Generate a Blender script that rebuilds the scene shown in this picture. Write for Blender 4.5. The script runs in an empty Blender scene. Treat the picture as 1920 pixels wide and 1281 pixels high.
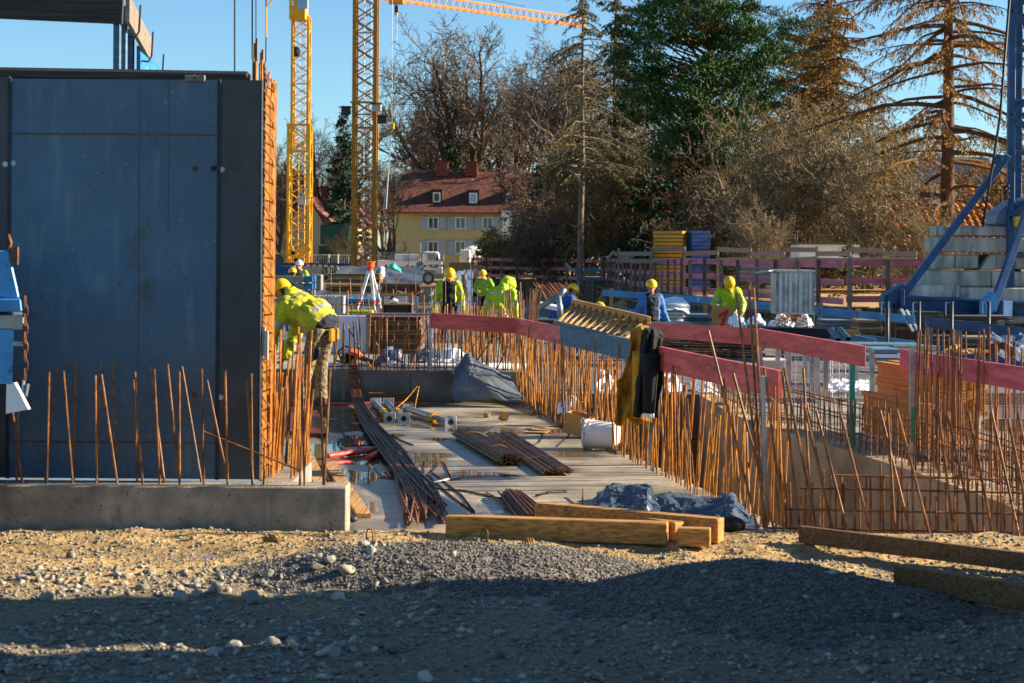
import bpy, math, random
import numpy as np
from mathutils import Vector, Matrix, Quaternion, noise

random.seed(7); rng = np.random.default_rng(7)
R = math.radians
scene = bpy.context.scene
col = scene.collection

# ------------------------------------------------------------------ camera
FPX, HZ, CAMH, ROLL = 3200.0, 485.0, 1.75, R(0.4)
cam_d = bpy.data.cameras.new('camera'); cam = bpy.data.objects.new('camera', cam_d); col.objects.link(cam)
cam_d.sensor_width = 36.0; cam_d.lens = 36.0 * FPX / 1920.0
cam_d.shift_y = -(640.5 - HZ) / 1920.0
cam_d.clip_start = 0.1; cam_d.clip_end = 6000
cam.location = (0, 0, CAMH); cam.rotation_euler = (R(90), -ROLL, 0)
cam_d.dof.use_dof = True; cam_d.dof.focus_distance = 19.0; cam_d.dof.aperture_fstop = 5.6
scene.camera = cam

# ------------------------------------------------------------------ sky, sun, exposure
SUN_AZ, SUN_EL = R(7), R(23)          # azimuth measured from +X towards +Y
world = bpy.data.worlds.new('World'); scene.world = world; world.use_nodes = True
wn = world.node_tree; bgn = wn.nodes['Background']
sky = wn.nodes.new('ShaderNodeTexSky'); sky.sky_type = 'NISHITA'; sky.sun_disc = False
sky.sun_elevation = SUN_EL; sky.sun_rotation = R(90) - SUN_AZ
sky.air_density = 1.0; sky.dust_density = 0.1; sky.ozone_density = 2.2; sky.altitude = 500
tint = wn.nodes.new('ShaderNodeMix'); tint.data_type = 'RGBA'; tint.blend_type = 'MULTIPLY'; tint.inputs[0].default_value = 1.0; tint.inputs[7].default_value = (.74, 1.0, 1.14, 1)   # cold clear winter air
wn.links.new(sky.outputs[0], tint.inputs[6]); wn.links.new(tint.outputs[2], bgn.inputs[0]); bgn.inputs[1].default_value = 0.056
sun_d = bpy.data.lights.new('sun', 'SUN'); sun_d.energy = 5.0; sun_d.angle = R(0.53); sun_d.color = (1.0, 0.86, 0.66)
sun = bpy.data.objects.new('sun', sun_d); col.objects.link(sun)
sdir = Vector((math.cos(SUN_EL) * math.cos(SUN_AZ), math.cos(SUN_EL) * math.sin(SUN_AZ), math.sin(SUN_EL)))
sun.rotation_euler = sdir.to_track_quat('Z', 'Y').to_euler(); sun.location = sdir * 60
vs = scene.view_settings
vs.view_transform = 'Standard'; vs.look = 'None'; vs.gamma = 1.0; vs.use_curve_mapping = False; vs.exposure = 1.47
scene.cycles.max_bounces = 6; scene.cycles.transparent_max_bounces = 6

# ------------------------------------------------------------------ measuring from the photograph (1920 x 1281)
def ray(px, py):
    dx, dy = px - 960.0, py - HZ
    c, s = math.cos(ROLL), math.sin(ROLL)
    return (dx * c + dy * s) / FPX, (-dx * s + dy * c) / FPX
def P(px, py, Y):                      # point seen at a pixel, Y metres away
    a, b = ray(px, py); return Vector((a * Y, Y, CAMH - b * Y))
def G(px, py, z=0.0):                  # point seen at a pixel, on the level z
    a, b = ray(px, py); Y = (CAMH - z) / b; return Vector((a * Y, Y, z))

# ------------------------------------------------------------------ mesh helpers
V3 = Vector
class MB:
    def __init__(s): s.v = []; s.f = []; s.m = []
    def add(s, vs, fs, mi=0):
        o = len(s.v); s.v.extend(tuple(p) for p in vs)
        for f in fs: s.f.append(tuple(i + o for i in f)); s.m.append(mi)
        return s
    def box(s, c, size, rot=None, mi=0):
        x, y, z = size[0] / 2, size[1] / 2, size[2] / 2; c = V3(c)
        p = [V3((a, b, d)) for d in (-z, z) for b in (-y, y) for a in (-x, x)]
        if rot is not None: p = [rot @ q for q in p]
        return s.add([q + c for q in p], [(0, 2, 3, 1), (4, 5, 7, 6), (0, 1, 5, 4), (2, 6, 7, 3), (0, 4, 6, 2), (1, 3, 7, 5)], mi)
    def bar(s, a, b, w, h, up=(0, 0, 1), mi=0):      # squared beam from a to b
        a, b = V3(a), V3(b); d = (b - a).normalized(); u = V3(up)
        side = d.cross(u)
        if side.length < 1e-4: side = d.cross(V3((0, 1, 0)))
        side.normalize(); u = side.cross(d)
        q = []
        for e in (a, b):
            for i, j in ((-1, -1), (1, -1), (1, 1), (-1, 1)): q.append(e + side * (i * w / 2) + u * (j * h / 2))
        return s.add(q, [(0, 1, 2, 3), (7, 6, 5, 4), (0, 4, 5, 1), (1, 5, 6, 2), (2, 6, 7, 3), (3, 7, 4, 0)], mi)
    def tube(s, pts, r, n=8, cap=True, mi=0):
        pts = [V3(p) for p in pts]; k = len(pts)
        rs = r if isinstance(r, (list, tuple)) else [r] * k
        vs = []; ref = None
        for i, p in enumerate(pts):
            d = (pts[min(i + 1, k - 1)] - pts[max(i - 1, 0)]).normalized()
            if ref is None:
                ref = d.cross(V3((0, 0, 1)) if abs(d.z) < .9 else V3((1, 0, 0))).normalized()
            ref = (ref - d * ref.dot(d)).normalized(); o = d.cross(ref)
            for j in range(n):
                t = 2 * math.pi * j / n; vs.append(p + (ref * math.cos(t) + o * math.sin(t)) * rs[i])
        fs = [(i * n + j, i * n + (j + 1) % n, (i + 1) * n + (j + 1) % n, (i + 1) * n + j) for i in range(k - 1) for j in range(n)]
        if cap: fs += [tuple(range(n - 1, -1, -1)), tuple((k - 1) * n + j for j in range(n))]
        return s.add(vs, fs, mi)
    def lathe(s, c, prof, n=20, rot=None, mi=0):     # profile of (radius, height) round local z
        c = V3(c); vs = []
        for r, z in prof:
            for j in range(n):
                t = 2 * math.pi * j / n; q = V3((r * math.cos(t), r * math.sin(t), z)); vs.append((rot @ q if rot is not None else q) + c)
        k = len(prof)
        fs = [(i * n + j, i * n + (j + 1) % n, (i + 1) * n + (j + 1) % n, (i + 1) * n + j) for i in range(k - 1) for j in range(n)]
        if prof[0][0] > 1e-4: fs.append(tuple(range(n - 1, -1, -1)))
        if prof[-1][0] > 1e-4: fs.append(tuple((k - 1) * n + j for j in range(n)))
        return s.add(vs, fs, mi)
    def ball(s, c, rad, nu=14, nv=9, rot=None, mi=0):
        if not isinstance(rad, (tuple, list, Vector)): rad = (rad,) * 3
        c = V3(c); vs = []
        def put(x, y, z):
            q = V3((x * rad[0], y * rad[1], z * rad[2])); vs.append((rot @ q if rot is not None else q) + c)
        put(0, 0, -1)
        for i in range(1, nv):
            t = math.pi * i / nv
            for j in range(nu):
                a = 2 * math.pi * j / nu; put(math.sin(t) * math.cos(a), math.sin(t) * math.sin(a), -math.cos(t))
        put(0, 0, 1)
        fs = [(0, 1 + (j + 1) % nu, 1 + j) for j in range(nu)]
        for i in range(nv - 2):
            for j in range(nu):
                a = 1 + i * nu + j; b = 1 + i * nu + (j + 1) % nu; fs.append((a, b, b + nu, a + nu))
        l = len(vs) - 1; o = 1 + (nv - 2) * nu
        fs += [(o + j, o + (j + 1) % nu, l) for j in range(nu)]
        return s.add(vs, fs, mi)
    def cap(s, a, ra, b, rb, n=12):                  # tapered capsule
        a, b = V3(a), V3(b); d = b - a; L = max(d.length, 1e-5); q = d.to_track_quat('Z', 'Y').to_matrix()
        prof = [(1e-5, -ra)] + [(ra * math.cos(t), ra * math.sin(t)) for t in (-1.1, -.6, -.15)] + [(rb * math.cos(t), L + rb * math.sin(t)) for t in (.15, .6, 1.1)] + [(1e-5, L + rb)]
        return s.lathe(a, prof, n, q)
    def prism(s, pts, vec, mi=0):                    # planar outline swept along vec
        k = len(pts); v = V3(vec); a = [V3(p) for p in pts]
        return s.add(a + [p + v for p in a], [tuple(range(k - 1, -1, -1)), tuple(range(k, 2 * k))] + [(i, (i + 1) % k, k + (i + 1) % k, k + i) for i in range(k)], mi)
    def grid(s, pts, nu, nv, mi=0):                  # pts[u][v] flattened
        return s.add(pts, [(i * nv + j, i * nv + j + 1, (i + 1) * nv + j + 1, (i + 1) * nv + j) for i in range(nu - 1) for j in range(nv - 1)], mi)
    def mesh(s, name, mats, off=None, smooth=False):
        me = bpy.data.meshes.new(name)
        vs = s.v if off is None else [(p[0] - off[0], p[1] - off[1], p[2] - off[2]) for p in s.v]
        me.from_pydata(vs, [], s.f)
        for m in (mats if isinstance(mats, (list, tuple)) else [mats]): me.materials.append(m)
        if any(s.m): me.polygons.foreach_set('material_index', s.m)
        if smooth: me.polygons.foreach_set('use_smooth', [True] * len(s.f))
        me.update(); return me
W = {}                                               # world position of every parent
def tag(o, label=None, cat=None, group=None, kind=None):
    if label: o['label'] = label
    if cat: o['category'] = cat
    if group: o['group'] = group
    if kind: o['kind'] = kind
    return o
def thing(name, label, cat, loc=(0, 0, 0), group=None, rz=0):
    o = bpy.data.objects.new(name, None); col.objects.link(o); o.location = loc; o.rotation_euler = (0, 0, rz)
    o.empty_display_size = .1; W[o.name] = V3(loc); return tag(o, label, cat, group)
def part(name, mb, mat, parent, smooth=False, kind=None, bevel=0, solid=0):
    off = W[parent.name]; me = mb if isinstance(mb, bpy.types.Mesh) else mb.mesh(name, mat, off, smooth)
    o = bpy.data.objects.new(name, me); col.objects.link(o); o.parent = parent; W[o.name] = off
    mods(o, bevel, solid)
    if kind: o['kind'] = kind
    return o
def mods(o, bevel, solid):
    if solid: m = o.modifiers.new('solid', 'SOLIDIFY'); m.thickness = solid; m.offset = 0
    if bevel:
        m = o.modifiers.new('bevel', 'BEVEL'); m.width = bevel; m.segments = 1; m.limit_method = 'ANGLE'
def single(name, mb, mat, label=None, cat=None, group=None, kind=None, smooth=False, bevel=0, solid=0):
    a = np.array(mb.v); off = V3(((a[:, 0].min() + a[:, 0].max()) / 2, (a[:, 1].min() + a[:, 1].max()) / 2, a[:, 2].min()))
    me = mb.mesh(name, mat, off, smooth); o = bpy.data.objects.new(name, me); col.objects.link(o); o.location = off; W[o.name] = off
    mods(o, bevel, solid)
    return tag(o, label, cat, group, kind)
def struct(name, mb, mat, smooth=False):
    return single(name, mb, mat, kind='structure', smooth=smooth)
def copy_tree(o, parent=None):
    c = o.copy(); col.objects.link(c); c.parent = parent
    for ch in list(o.children): copy_tree(ch, c)
    return c
_unit = {}
def unit(mat, n=6):
    k = (mat.name, n)
    if k not in _unit: _unit[k] = MB().tube([(0, 0, 0), (0, 0, 1)], 1.0, n).mesh('rod', mat, smooth=False)
    return _unit[k]
def stick(name, a, b, r, parent, mat, n=6):          # a straight bar sharing one mesh
    a, b = V3(a), V3(b); o = bpy.data.objects.new(name, unit(mat, n)); col.objects.link(o); o.parent = parent
    d = b - a; o.location = a - W[parent.name]; o.rotation_mode = 'QUATERNION'; o.rotation_quaternion = d.to_track_quat('Z', 'Y'); o.scale = (r, r, d.length)
    return o
def rawmesh(name, verts, tris, mat, quads=False, smooth=False):
    me = bpy.data.meshes.new(name); k = tris.shape[1]; nf = len(tris)
    me.vertices.add(len(verts)); me.vertices.foreach_set('co', np.ascontiguousarray(verts, dtype=np.float32).ravel())
    me.loops.add(nf * k); me.loops.foreach_set('vertex_index', np.ascontiguousarray(tris, dtype=np.int32).ravel())
    me.polygons.add(nf); me.polygons.foreach_set('loop_start', np.arange(0, nf * k, k, dtype=np.int32)); me.polygons.foreach_set('loop_total', np.full(nf, k, dtype=np.int32))
    if smooth: me.polygons.foreach_set('use_smooth', np.ones(nf, dtype=bool))
    me.materials.append(mat); me.update(calc_edges=True); me.validate(); return me
def segs_mesh(name, segs, mat, n=4, smooth=True):    # segs: rows p0 p1 r0 r1 -> open prisms, vectorised
    S = np.asarray(segs, dtype=np.float64); a, b, r0, r1 = S[:, :3], S[:, 3:6], S[:, 6], S[:, 7]
    d = b - a; d /= np.maximum(np.linalg.norm(d, axis=1, keepdims=True), 1e-9)
    ref = np.where(np.abs(d[:, 2:3]) < .9, np.array([[0, 0, 1.]]), np.array([[1., 0, 0]]))
    u = np.cross(d, ref); u /= np.linalg.norm(u, axis=1, keepdims=True); w = np.cross(d, u)
    t = 2 * np.pi * np.arange(n) / n; c, s = np.cos(t), np.sin(t)
    ring = u[:, None, :] * c[None, :, None] + w[:, None, :] * s[None, :, None]
    v = np.concatenate([a[:, None, :] + ring * r0[:, None, None], b[:, None, :] + ring * r1[:, None, None]], axis=1)
    i = np.arange(n); f = np.stack([i, (i + 1) % n, n + (i + 1) % n, n + i], axis=1)
    F = (f[None] + (np.arange(len(S)) * 2 * n)[:, None, None]).reshape(-1, 4)
    return rawmesh(name, v.reshape(-1, 3), F, mat, smooth=smooth)
def leaf_mesh(name, pos, direc, length, width, mat, rs):   # one diamond per needle clump or leaf
    n = len(pos); d = direc / np.maximum(np.linalg.norm(direc, axis=1, keepdims=True), 1e-9)
    q = rs.normal(size=(n, 3)); s = np.cross(d, q); s /= np.maximum(np.linalg.norm(s, axis=1, keepdims=True), 1e-9)
    L = length[:, None]; w = width[:, None]
    v = np.stack([pos, pos + d * L * .45 + s * w, pos + d * L, pos + d * L * .45 - s * w], axis=1).reshape(-1, 3)
    return rawmesh(name, v, np.arange(n * 4).reshape(n, 4), mat)

# ------------------------------------------------------------------ materials
def c(h):
    h = h.lstrip('#'); f = lambda u: u / 12.92 if u <= .04045 else ((u + .055) / 1.055) ** 2.4
    return tuple(f(int(h[i:i + 2], 16) / 255) for i in (0, 2, 4))
MAT = {}
def M(name, base, rough=.75, var=.3, scale=6.0, col2=None, c2=.5, c2scale=3.0, bump=0.0, bscale=60.0, metal=0.0, objvar=.12, stretch=None, spec=.4, sss=0, rvar=0, detail=5):
    m = bpy.data.materials.new(name); m.use_nodes = True; nt = m.node_tree; N = nt.nodes; L = nt.links; b = N['Principled BSDF']
    b.inputs['Roughness'].default_value = rough; b.inputs['Metallic'].default_value = metal; b.inputs['Specular IOR Level'].default_value = spec
    geo = N.new('ShaderNodeNewGeometry'); src = geo.outputs['Position']
    if stretch:
        mp = N.new('ShaderNodeMapping'); mp.inputs['Scale'].default_value = stretch; L.new(src, mp.inputs[0]); src = mp.outputs[0]
    def nz(sc, det=detail, rg=.6):
        n = N.new('ShaderNodeTexNoise'); n.inputs['Scale'].default_value = sc; n.inputs['Detail'].default_value = det; n.inputs['Roughness'].default_value = rg; L.new(src, n.inputs['Vector']); return n.outputs[0]
    def mixrgb(fac, a, bb, mode='MIX'):
        x = N.new('ShaderNodeMix'); x.data_type = 'RGBA'; x.blend_type = mode
        for v, k in ((fac, 0), (a, 6), (bb, 7)):
            if isinstance(v, (int, float)): x.inputs[k].default_value = v
            elif isinstance(v, tuple): x.inputs[k].default_value = (*v, 1)
            else: L.new(v, x.inputs[k])
        return x.outputs[2]
    def rng_(v, a, bb, lo=.3, hi=.7):
        r = N.new('ShaderNodeMapRange'); L.new(v, r.inputs[0]); r.inputs[1].default_value = lo; r.inputs[2].default_value = hi; r.inputs[3].default_value = a; r.inputs[4].default_value = bb; return r.outputs[0]
    colr = base
    if col2: colr = mixrgb(rng_(nz(c2scale), 0, 1, c2 - .1, c2 + .1), base, col2)
    f = rng_(nz(scale), 1 - var, 1 + var)
    if objvar:
        oi = N.new('ShaderNodeObjectInfo'); o = rng_(oi.outputs['Random'], 1 - objvar, 1 + objvar, 0, 1)
        mm = N.new('ShaderNodeMath'); mm.operation = 'MULTIPLY'; L.new(f, mm.inputs[0]); L.new(o, mm.inputs[1]); f = mm.outputs[0]
    vec = N.new('ShaderNodeCombineColor'); [L.new(f, vec.inputs[i]) for i in range(3)]
    L.new(mixrgb(1.0, colr, vec.outputs[0], 'MULTIPLY'), b.inputs['Base Color'])
    if rvar: L.new(rng_(nz(c2scale * 1.3), max(rough - rvar, .03), min(rough + rvar, 1)), b.inputs['Roughness'])
    if bump:
        bp = N.new('ShaderNodeBump'); bp.inputs['Strength'].default_value = 1; bp.inputs['Distance'].default_value = bump; L.new(nz(bscale), bp.inputs['Height']); L.new(bp.outputs[0], b.inputs['Normal'])
    MAT[name] = m; return m
def wood(name, base, dark, rough=.75, axis='x', **k):
    st = {'x': (1.1, 42, 42), 'y': (42, 1.1, 42), 'z': (42, 42, 1.1)}[axis]
    return M(name, base, rough, .25, 2.0, col2=dark, c2=.52, c2scale=1.6, stretch=st, bump=.002, bscale=5, **k)

rust = M('rust', c('#96602a'), .5, .45, 30, col2=c('#613c20'), c2=.5, c2scale=9, objvar=.3, bump=.002, bscale=150)
rust_dark = M('rust_dark', c('#5e3a26'), .6, .4, 30, col2=c('#86502a'), c2=.55, c2scale=12, objvar=.35, metal=.3)
rust_bright = M('rust_bright', c('#b8741f'), .45, .4, 25, col2=c('#7d4d1c'), c2=.55, c2scale=8, objvar=.2)
concrete = M('concrete', c('#a09686'), .85, .4, 14, col2=c('#80776a'), c2=.5, c2scale=3.5, bump=.012, bscale=45, detail=9)
concrete_warm = M('concrete_warm', c('#c2a680'), .85, .18, 2, col2=c('#98805f'), c2=.55, c2scale=1.5, bump=.004, bscale=40)
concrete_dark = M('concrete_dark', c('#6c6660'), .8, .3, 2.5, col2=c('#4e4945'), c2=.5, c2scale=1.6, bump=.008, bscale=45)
concrete_stain = M('concrete_stain', c('#b3b0a6'), .9, .35, 2, col2=c('#6b675c'), c2=.6, c2scale=1.4, stretch=(2, 2, .45), bump=.008, bscale=30)
block_light = M('block_light', c('#b9b3a6'), .9, .12, 4, bump=.003, bscale=60)
steel = M('steel', c('#8f9498'), .45, .2, 8, metal=.7, col2=c('#6d6a66'), c2=.56)
galv = M('galvanised', c('#b4b8bc'), .4, .18, 5, metal=.55, col2=c('#8e9296'), c2=.5)
dark_steel = M('dark_steel', c('#3b4046'), .5, .3, 8, metal=.4)
black = M('black', c('#17181b'), .6, .3, 8)
white_paint = M('white_paint', c('#e6e6e2'), .4, .06, 4)
grey_light = M('grey_light', c('#bfc2c2'), .55, .12, 5)
board_red = M('board_red', c('#d2605a'), .65, .25, 3, col2=c('#b64c48'), c2=.52, c2scale=1.2, stretch=(1, 1, 6), bump=.002, bscale=12)
board_pink = M('board_pink', c('#cf6f78'), .75, .22, 3, col2=c('#ad5660'), c2=.52, c2scale=1.4, stretch=(1, 1, 5), bump=.002, bscale=12)
board_blue = M('board_blue', c('#2f86bf'), .6, .25, 3, col2=c('#236a9e'), c2=.5, c2scale=1.5, stretch=(1, 1, 5))
board_bluegrey = M('board_bluegrey', c('#4d6f86'), .75, .3, 6, col2=c('#8a7658'), c2=.66, c2scale=9, stretch=(1, 1, 4))
paint_blue = M('paint_blue', c('#184a7a'), .45, .3, 7, col2=c('#143c62'), c2=.5, c2scale=3, objvar=.1)
paint_blue_light = M('paint_blue_light', c('#3f95cf'), .4, .25, 8, col2=c('#7d6a4e'), c2=.7, c2scale=10)
paint_yellow = M('paint_yellow', c('#e8ab18'), .45, .12, 3, objvar=.06)
paint_ochre = M('paint_ochre', c('#b87d16'), .5, .2, 3, col2=c('#8d5d14'), c2=.56, c2scale=3, objvar=.08)
paint_orange = M('paint_orange', c('#f0642c'), .45, .1, 5)
green_post = M('green_post', c('#1c8f76'), .45, .15, 9)
green_dark = M('green_dark', c('#0c4a34'), .5, .2, 3)
wood_raw = wood('wood_raw', c('#b98a4c'), c('#94662f'), axis='x')
wood_rawy = wood('wood_rawy', c('#c2945a'), c('#946a36'), axis='y')
wood_beam = wood('wood_beam', c('#c08d4a'), c('#8f622c'), axis='x')
wood_grey = wood('wood_grey', c('#8b7f70'), c('#665b50'), axis='x')
wood_old = wood('wood_old', c('#70604f'), c('#4c4036'), axis='z')
wood_dark = wood('wood_dark', c('#3f3b38'), c('#2a2725'), axis='x')
wood_brown = wood('wood_brown', c('#7d5a34'), c('#54391f'), axis='x')
wood_yellow = wood('wood_yellow', c('#d9a32c'), c('#ad7a1e'), axis='x')
wood_red = M('wood_red', c('#6e2a20'), .35, .3, 3, col2=c('#3f1a15'), c2=.5, c2scale=2)
cardboard = M('cardboard', c('#b98d55'), .9, .15, 6)
plastic_white = M('plastic_white', c('#e9dfd6'), .45, .06, 4, spec=.5)
plastic_bag = M('plastic_bag', c('#dfe3e8'), .3, .1, 6)
foam = M('foam', c('#c9cfe0'), .9, .08, 5)
tarp_grey = M('tarp_grey', c('#565c60'), .3, .2, 5, spec=.5)
tarp_blue = M('tarp_blue', c('#46525f'), .2, .25, 6, spec=.6)
tarp_slope = M('tarp_slope', c('#4d5c70'), .4, .25, 3, spec=.5)
teal = M('teal', c('#2fb5a4'), .5, .2, 4)
hivis = M('hivis', c('#aac01c'), .75, .25, 7, col2=c('#8fa818'), c2=.55, c2scale=5, objvar=.08)
hivis_dirty = M('hivis_dirty', c('#bebc22'), .75, .22, 9, col2=c('#857a26'), c2=.56, c2scale=6.5, objvar=0)
hivis_green = M('hivis_green', c('#86a82a'), .75, .2, 7, objvar=0)
reflect = M('reflect', c('#a8a6a2'), .4, .1, 8, metal=.2)
navy = M('navy', c('#1d2533'), .85, .3, 9)
workblue = M('workblue', c('#2a5596'), .85, .22, 8, objvar=.05)
denim = M('denim', c('#4a74ae'), .85, .25, 14, objvar=.05)
jeans = M('jeans', c('#6f94c2'), .85, .2, 12)
cloth_grey = M('cloth_grey', c('#5b5a55'), .9, .3, 9)
cloth_black = M('cloth_black', c('#141518'), .85, .4, 9)
cloth_mustard = M('cloth_mustard', c('#b88410'), .85, .25, 6, col2=c('#7d5510'), c2=.56, c2scale=5)
camo = M('camo', c('#9a8a66'), .9, .2, 20, col2=c('#554936'), c2=.5, c2scale=30)
skin = M('skin', c('#b87a5c'), .55, .1, 12, objvar=.1)
hair = M('hair', c('#33241a'), .8, .3, 40)
helmet_y = M('helmet_yellow', c('#f2b90c'), .35, .05, 6, objvar=.04)
helmet_w = M('helmet_white', c('#dfe4ea'), .35, .05, 6)
boot = M('boot', c('#4a3c2e'), .8, .3, 12)
glove = M('glove', c('#c9a227'), .85, .2, 12)
glass = M('glass', c('#26303a'), .08, .1, 2, spec=.9)
glass_sky = M('glass_sky', c('#7fa9c4'), .08, .1, 2, spec=.9)
facade = M('facade', c('#c9ba85'), .9, .1, .8, bump=.01, bscale=8)
facade_pale = M('facade_pale', c('#c7a887'), .9, .1, .8)
shutter = M('shutter', c('#9fb0b8'), .6, .08, 3)
brick = M('brick', c('#7d3a2c'), .85, .3, 5)
bark = M('bark', c('#5b4a3c'), .95, .35, 3, col2=c('#3d3128'), c2=.5, c2scale=4, stretch=(4, 4, .8), bump=.03, bscale=6)
bark_pale = M('bark_pale', c('#8a7460'), .95, .3, 3, col2=c('#5d4d40'), c2=.5, c2scale=4, stretch=(4, 4, .8), bump=.03, bscale=6)
bark_larch = M('bark_larch', c('#6f4e32'), .95, .4, 3, col2=c('#4d3120'), c2=.5, c2scale=5, stretch=(4, 4, .8), bump=.04, bscale=6)
twig = M('twig', c('#5c5044'), .9, .25, 2, objvar=.2)
twig_brown = M('twig_brown', c('#7d6444'), .9, .3, 1.2, objvar=.2)
twig_red = M('twig_red', c('#66544a'), .9, .3, 1.2, objvar=.2)
twig_pale = M('twig_pale', c('#857356'), .9, .3, 1.2, objvar=.15)
def foliage(name, a, b2, tr=.25, sc=1.2):
    m = M(name, a, .7, .35, sc * 3, col2=b2, c2=.5, c2scale=sc, objvar=.15, spec=.25)
    return m
def speckle(m, scale, st, lo, hi, colr, amt):          # one more layer of stains, splashes or pits on a material
    nt = m.node_tree; N = nt.nodes; L = nt.links; b = N['Principled BSDF']; src = b.inputs['Base Color'].links[0].from_socket; geo = N['Geometry'].outputs['Position']
    mp = N.new('ShaderNodeMapping'); mp.inputs['Scale'].default_value = st; L.new(geo, mp.inputs[0]); n = N.new('ShaderNodeTexNoise'); n.inputs['Scale'].default_value = scale; n.inputs['Detail'].default_value = 6; L.new(mp.outputs[0], n.inputs['Vector'])
    r = N.new('ShaderNodeMapRange'); L.new(n.outputs[0], r.inputs[0]); r.inputs[1].default_value = lo; r.inputs[2].default_value = hi; r.inputs[3].default_value = 0; r.inputs[4].default_value = amt
    x = N.new('ShaderNodeMix'); x.data_type = 'RGBA'; L.new(r.outputs[0], x.inputs[0]); L.new(src, x.inputs[6]); x.inputs[7].default_value = (*colr, 1); L.new(x.outputs[2], b.inputs['Base Color'])
for m_ in (concrete, concrete_dark, concrete_warm): speckle(m_, 34, (1, 1, 1), .66, .7, c('#2f2b27'), .8); speckle(m_, 2.6, (1, 1, .5), .52, .72, c('#4f4a44'), .6); speckle(m_, 5, (2.5, 2.5, .4), .6, .75, c('#b5ad9f'), .4)
for m_ in (board_red, board_pink, board_blue): speckle(m_, 20, (.5, .5, 1.5), .63, .7, c('#b7a9a0'), .55); speckle(m_, 3, (1, 1, 5), .58, .7, c('#4a2a28'), .45); speckle(m_, 55, (1, 1, 1), .68, .72, c('#2a1c1a'), .7)
for m_ in (wood_beam, wood_raw, wood_brown): speckle(m_, 4, (.6, 2, 2), .55, .75, c('#5a4630'), .5); speckle(m_, 24, (.5, 1, 1), .68, .72, c('#2e2216'), .7)
for m_ in (paint_blue, paint_ochre, paint_blue_light): speckle(m_, 14, (1, 1, .6), .62, .68, c('#5a3a24'), .7)
for m_ in (rust, rust_bright): speckle(m_, 12, (1, 1, .5), .63, .72, c('#9a8c78'), .4)
leaf_dead = foliage('leaf_dead', c('#8a6434'), c('#66502c'))
leaf_brown = foliage('leaf_brown', c('#7d6b3c'), c('#5d522e'))
needle = foliage('needle', c('#27492a'), c('#19351f'))
needle_pine = foliage('needle_pine', c('#3d5a26'), c('#22401f'), sc=.8)
needle_dry = foliage('needle_dry', c('#5f5a2c'), c('#3f4a26'), sc=.9)
needle_larch = foliage('needle_larch', c('#b27e1e'), c('#7d621c'), sc=.9)
leaf_green = foliage('leaf_green', c('#4f6424'), c('#2f4a22'))
leaf_yellow = foliage('leaf_yellow', c('#8f7a2a'), c('#5d5a26'))
# ------------------------------------------------------------------ ground
def fbm(x, y, s, o=4, seed=0.0):
    return noise.fractal(V3((x * s, y * s, seed)), 1.0, 2.0, o)
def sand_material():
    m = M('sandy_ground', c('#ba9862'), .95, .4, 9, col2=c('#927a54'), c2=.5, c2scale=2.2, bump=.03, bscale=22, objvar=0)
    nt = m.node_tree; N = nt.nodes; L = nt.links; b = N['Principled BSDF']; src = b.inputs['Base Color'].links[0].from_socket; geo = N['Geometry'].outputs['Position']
    n = N.new('ShaderNodeTexNoise'); n.inputs['Scale'].default_value = 1.6; n.inputs['Detail'].default_value = 5; L.new(geo, n.inputs['Vector'])       # foreground shade painted in as darker grey gravelly soil, yellow sand near the upstand
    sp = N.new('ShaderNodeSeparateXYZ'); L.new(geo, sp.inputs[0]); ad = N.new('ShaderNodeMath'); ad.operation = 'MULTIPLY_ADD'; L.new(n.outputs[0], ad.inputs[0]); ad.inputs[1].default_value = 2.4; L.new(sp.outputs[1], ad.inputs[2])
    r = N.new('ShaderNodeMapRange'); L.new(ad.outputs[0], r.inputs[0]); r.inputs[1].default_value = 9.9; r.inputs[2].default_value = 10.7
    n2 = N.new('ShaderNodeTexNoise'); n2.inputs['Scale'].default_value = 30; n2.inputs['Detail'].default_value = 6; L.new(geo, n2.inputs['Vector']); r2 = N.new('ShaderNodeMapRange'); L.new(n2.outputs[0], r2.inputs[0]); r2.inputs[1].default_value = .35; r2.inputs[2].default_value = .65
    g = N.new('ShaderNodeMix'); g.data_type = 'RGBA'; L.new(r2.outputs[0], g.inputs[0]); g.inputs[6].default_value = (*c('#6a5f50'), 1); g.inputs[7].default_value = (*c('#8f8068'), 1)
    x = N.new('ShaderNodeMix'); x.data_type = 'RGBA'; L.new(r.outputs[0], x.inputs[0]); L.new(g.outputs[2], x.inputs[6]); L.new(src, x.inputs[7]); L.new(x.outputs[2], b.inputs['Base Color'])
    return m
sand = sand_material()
gravel_mat = M('gravel', c('#77706a'), .9, .45, 22, col2=c('#94887a'), c2=.55, c2scale=14, bump=.02, bscale=60, objvar=0)
stone_mat = M('stone', c('#9d9688'), .85, .3, 9, col2=c('#7d7468'), c2=.5, c2scale=5, bump=.004, bscale=50, objvar=.35)

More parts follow.
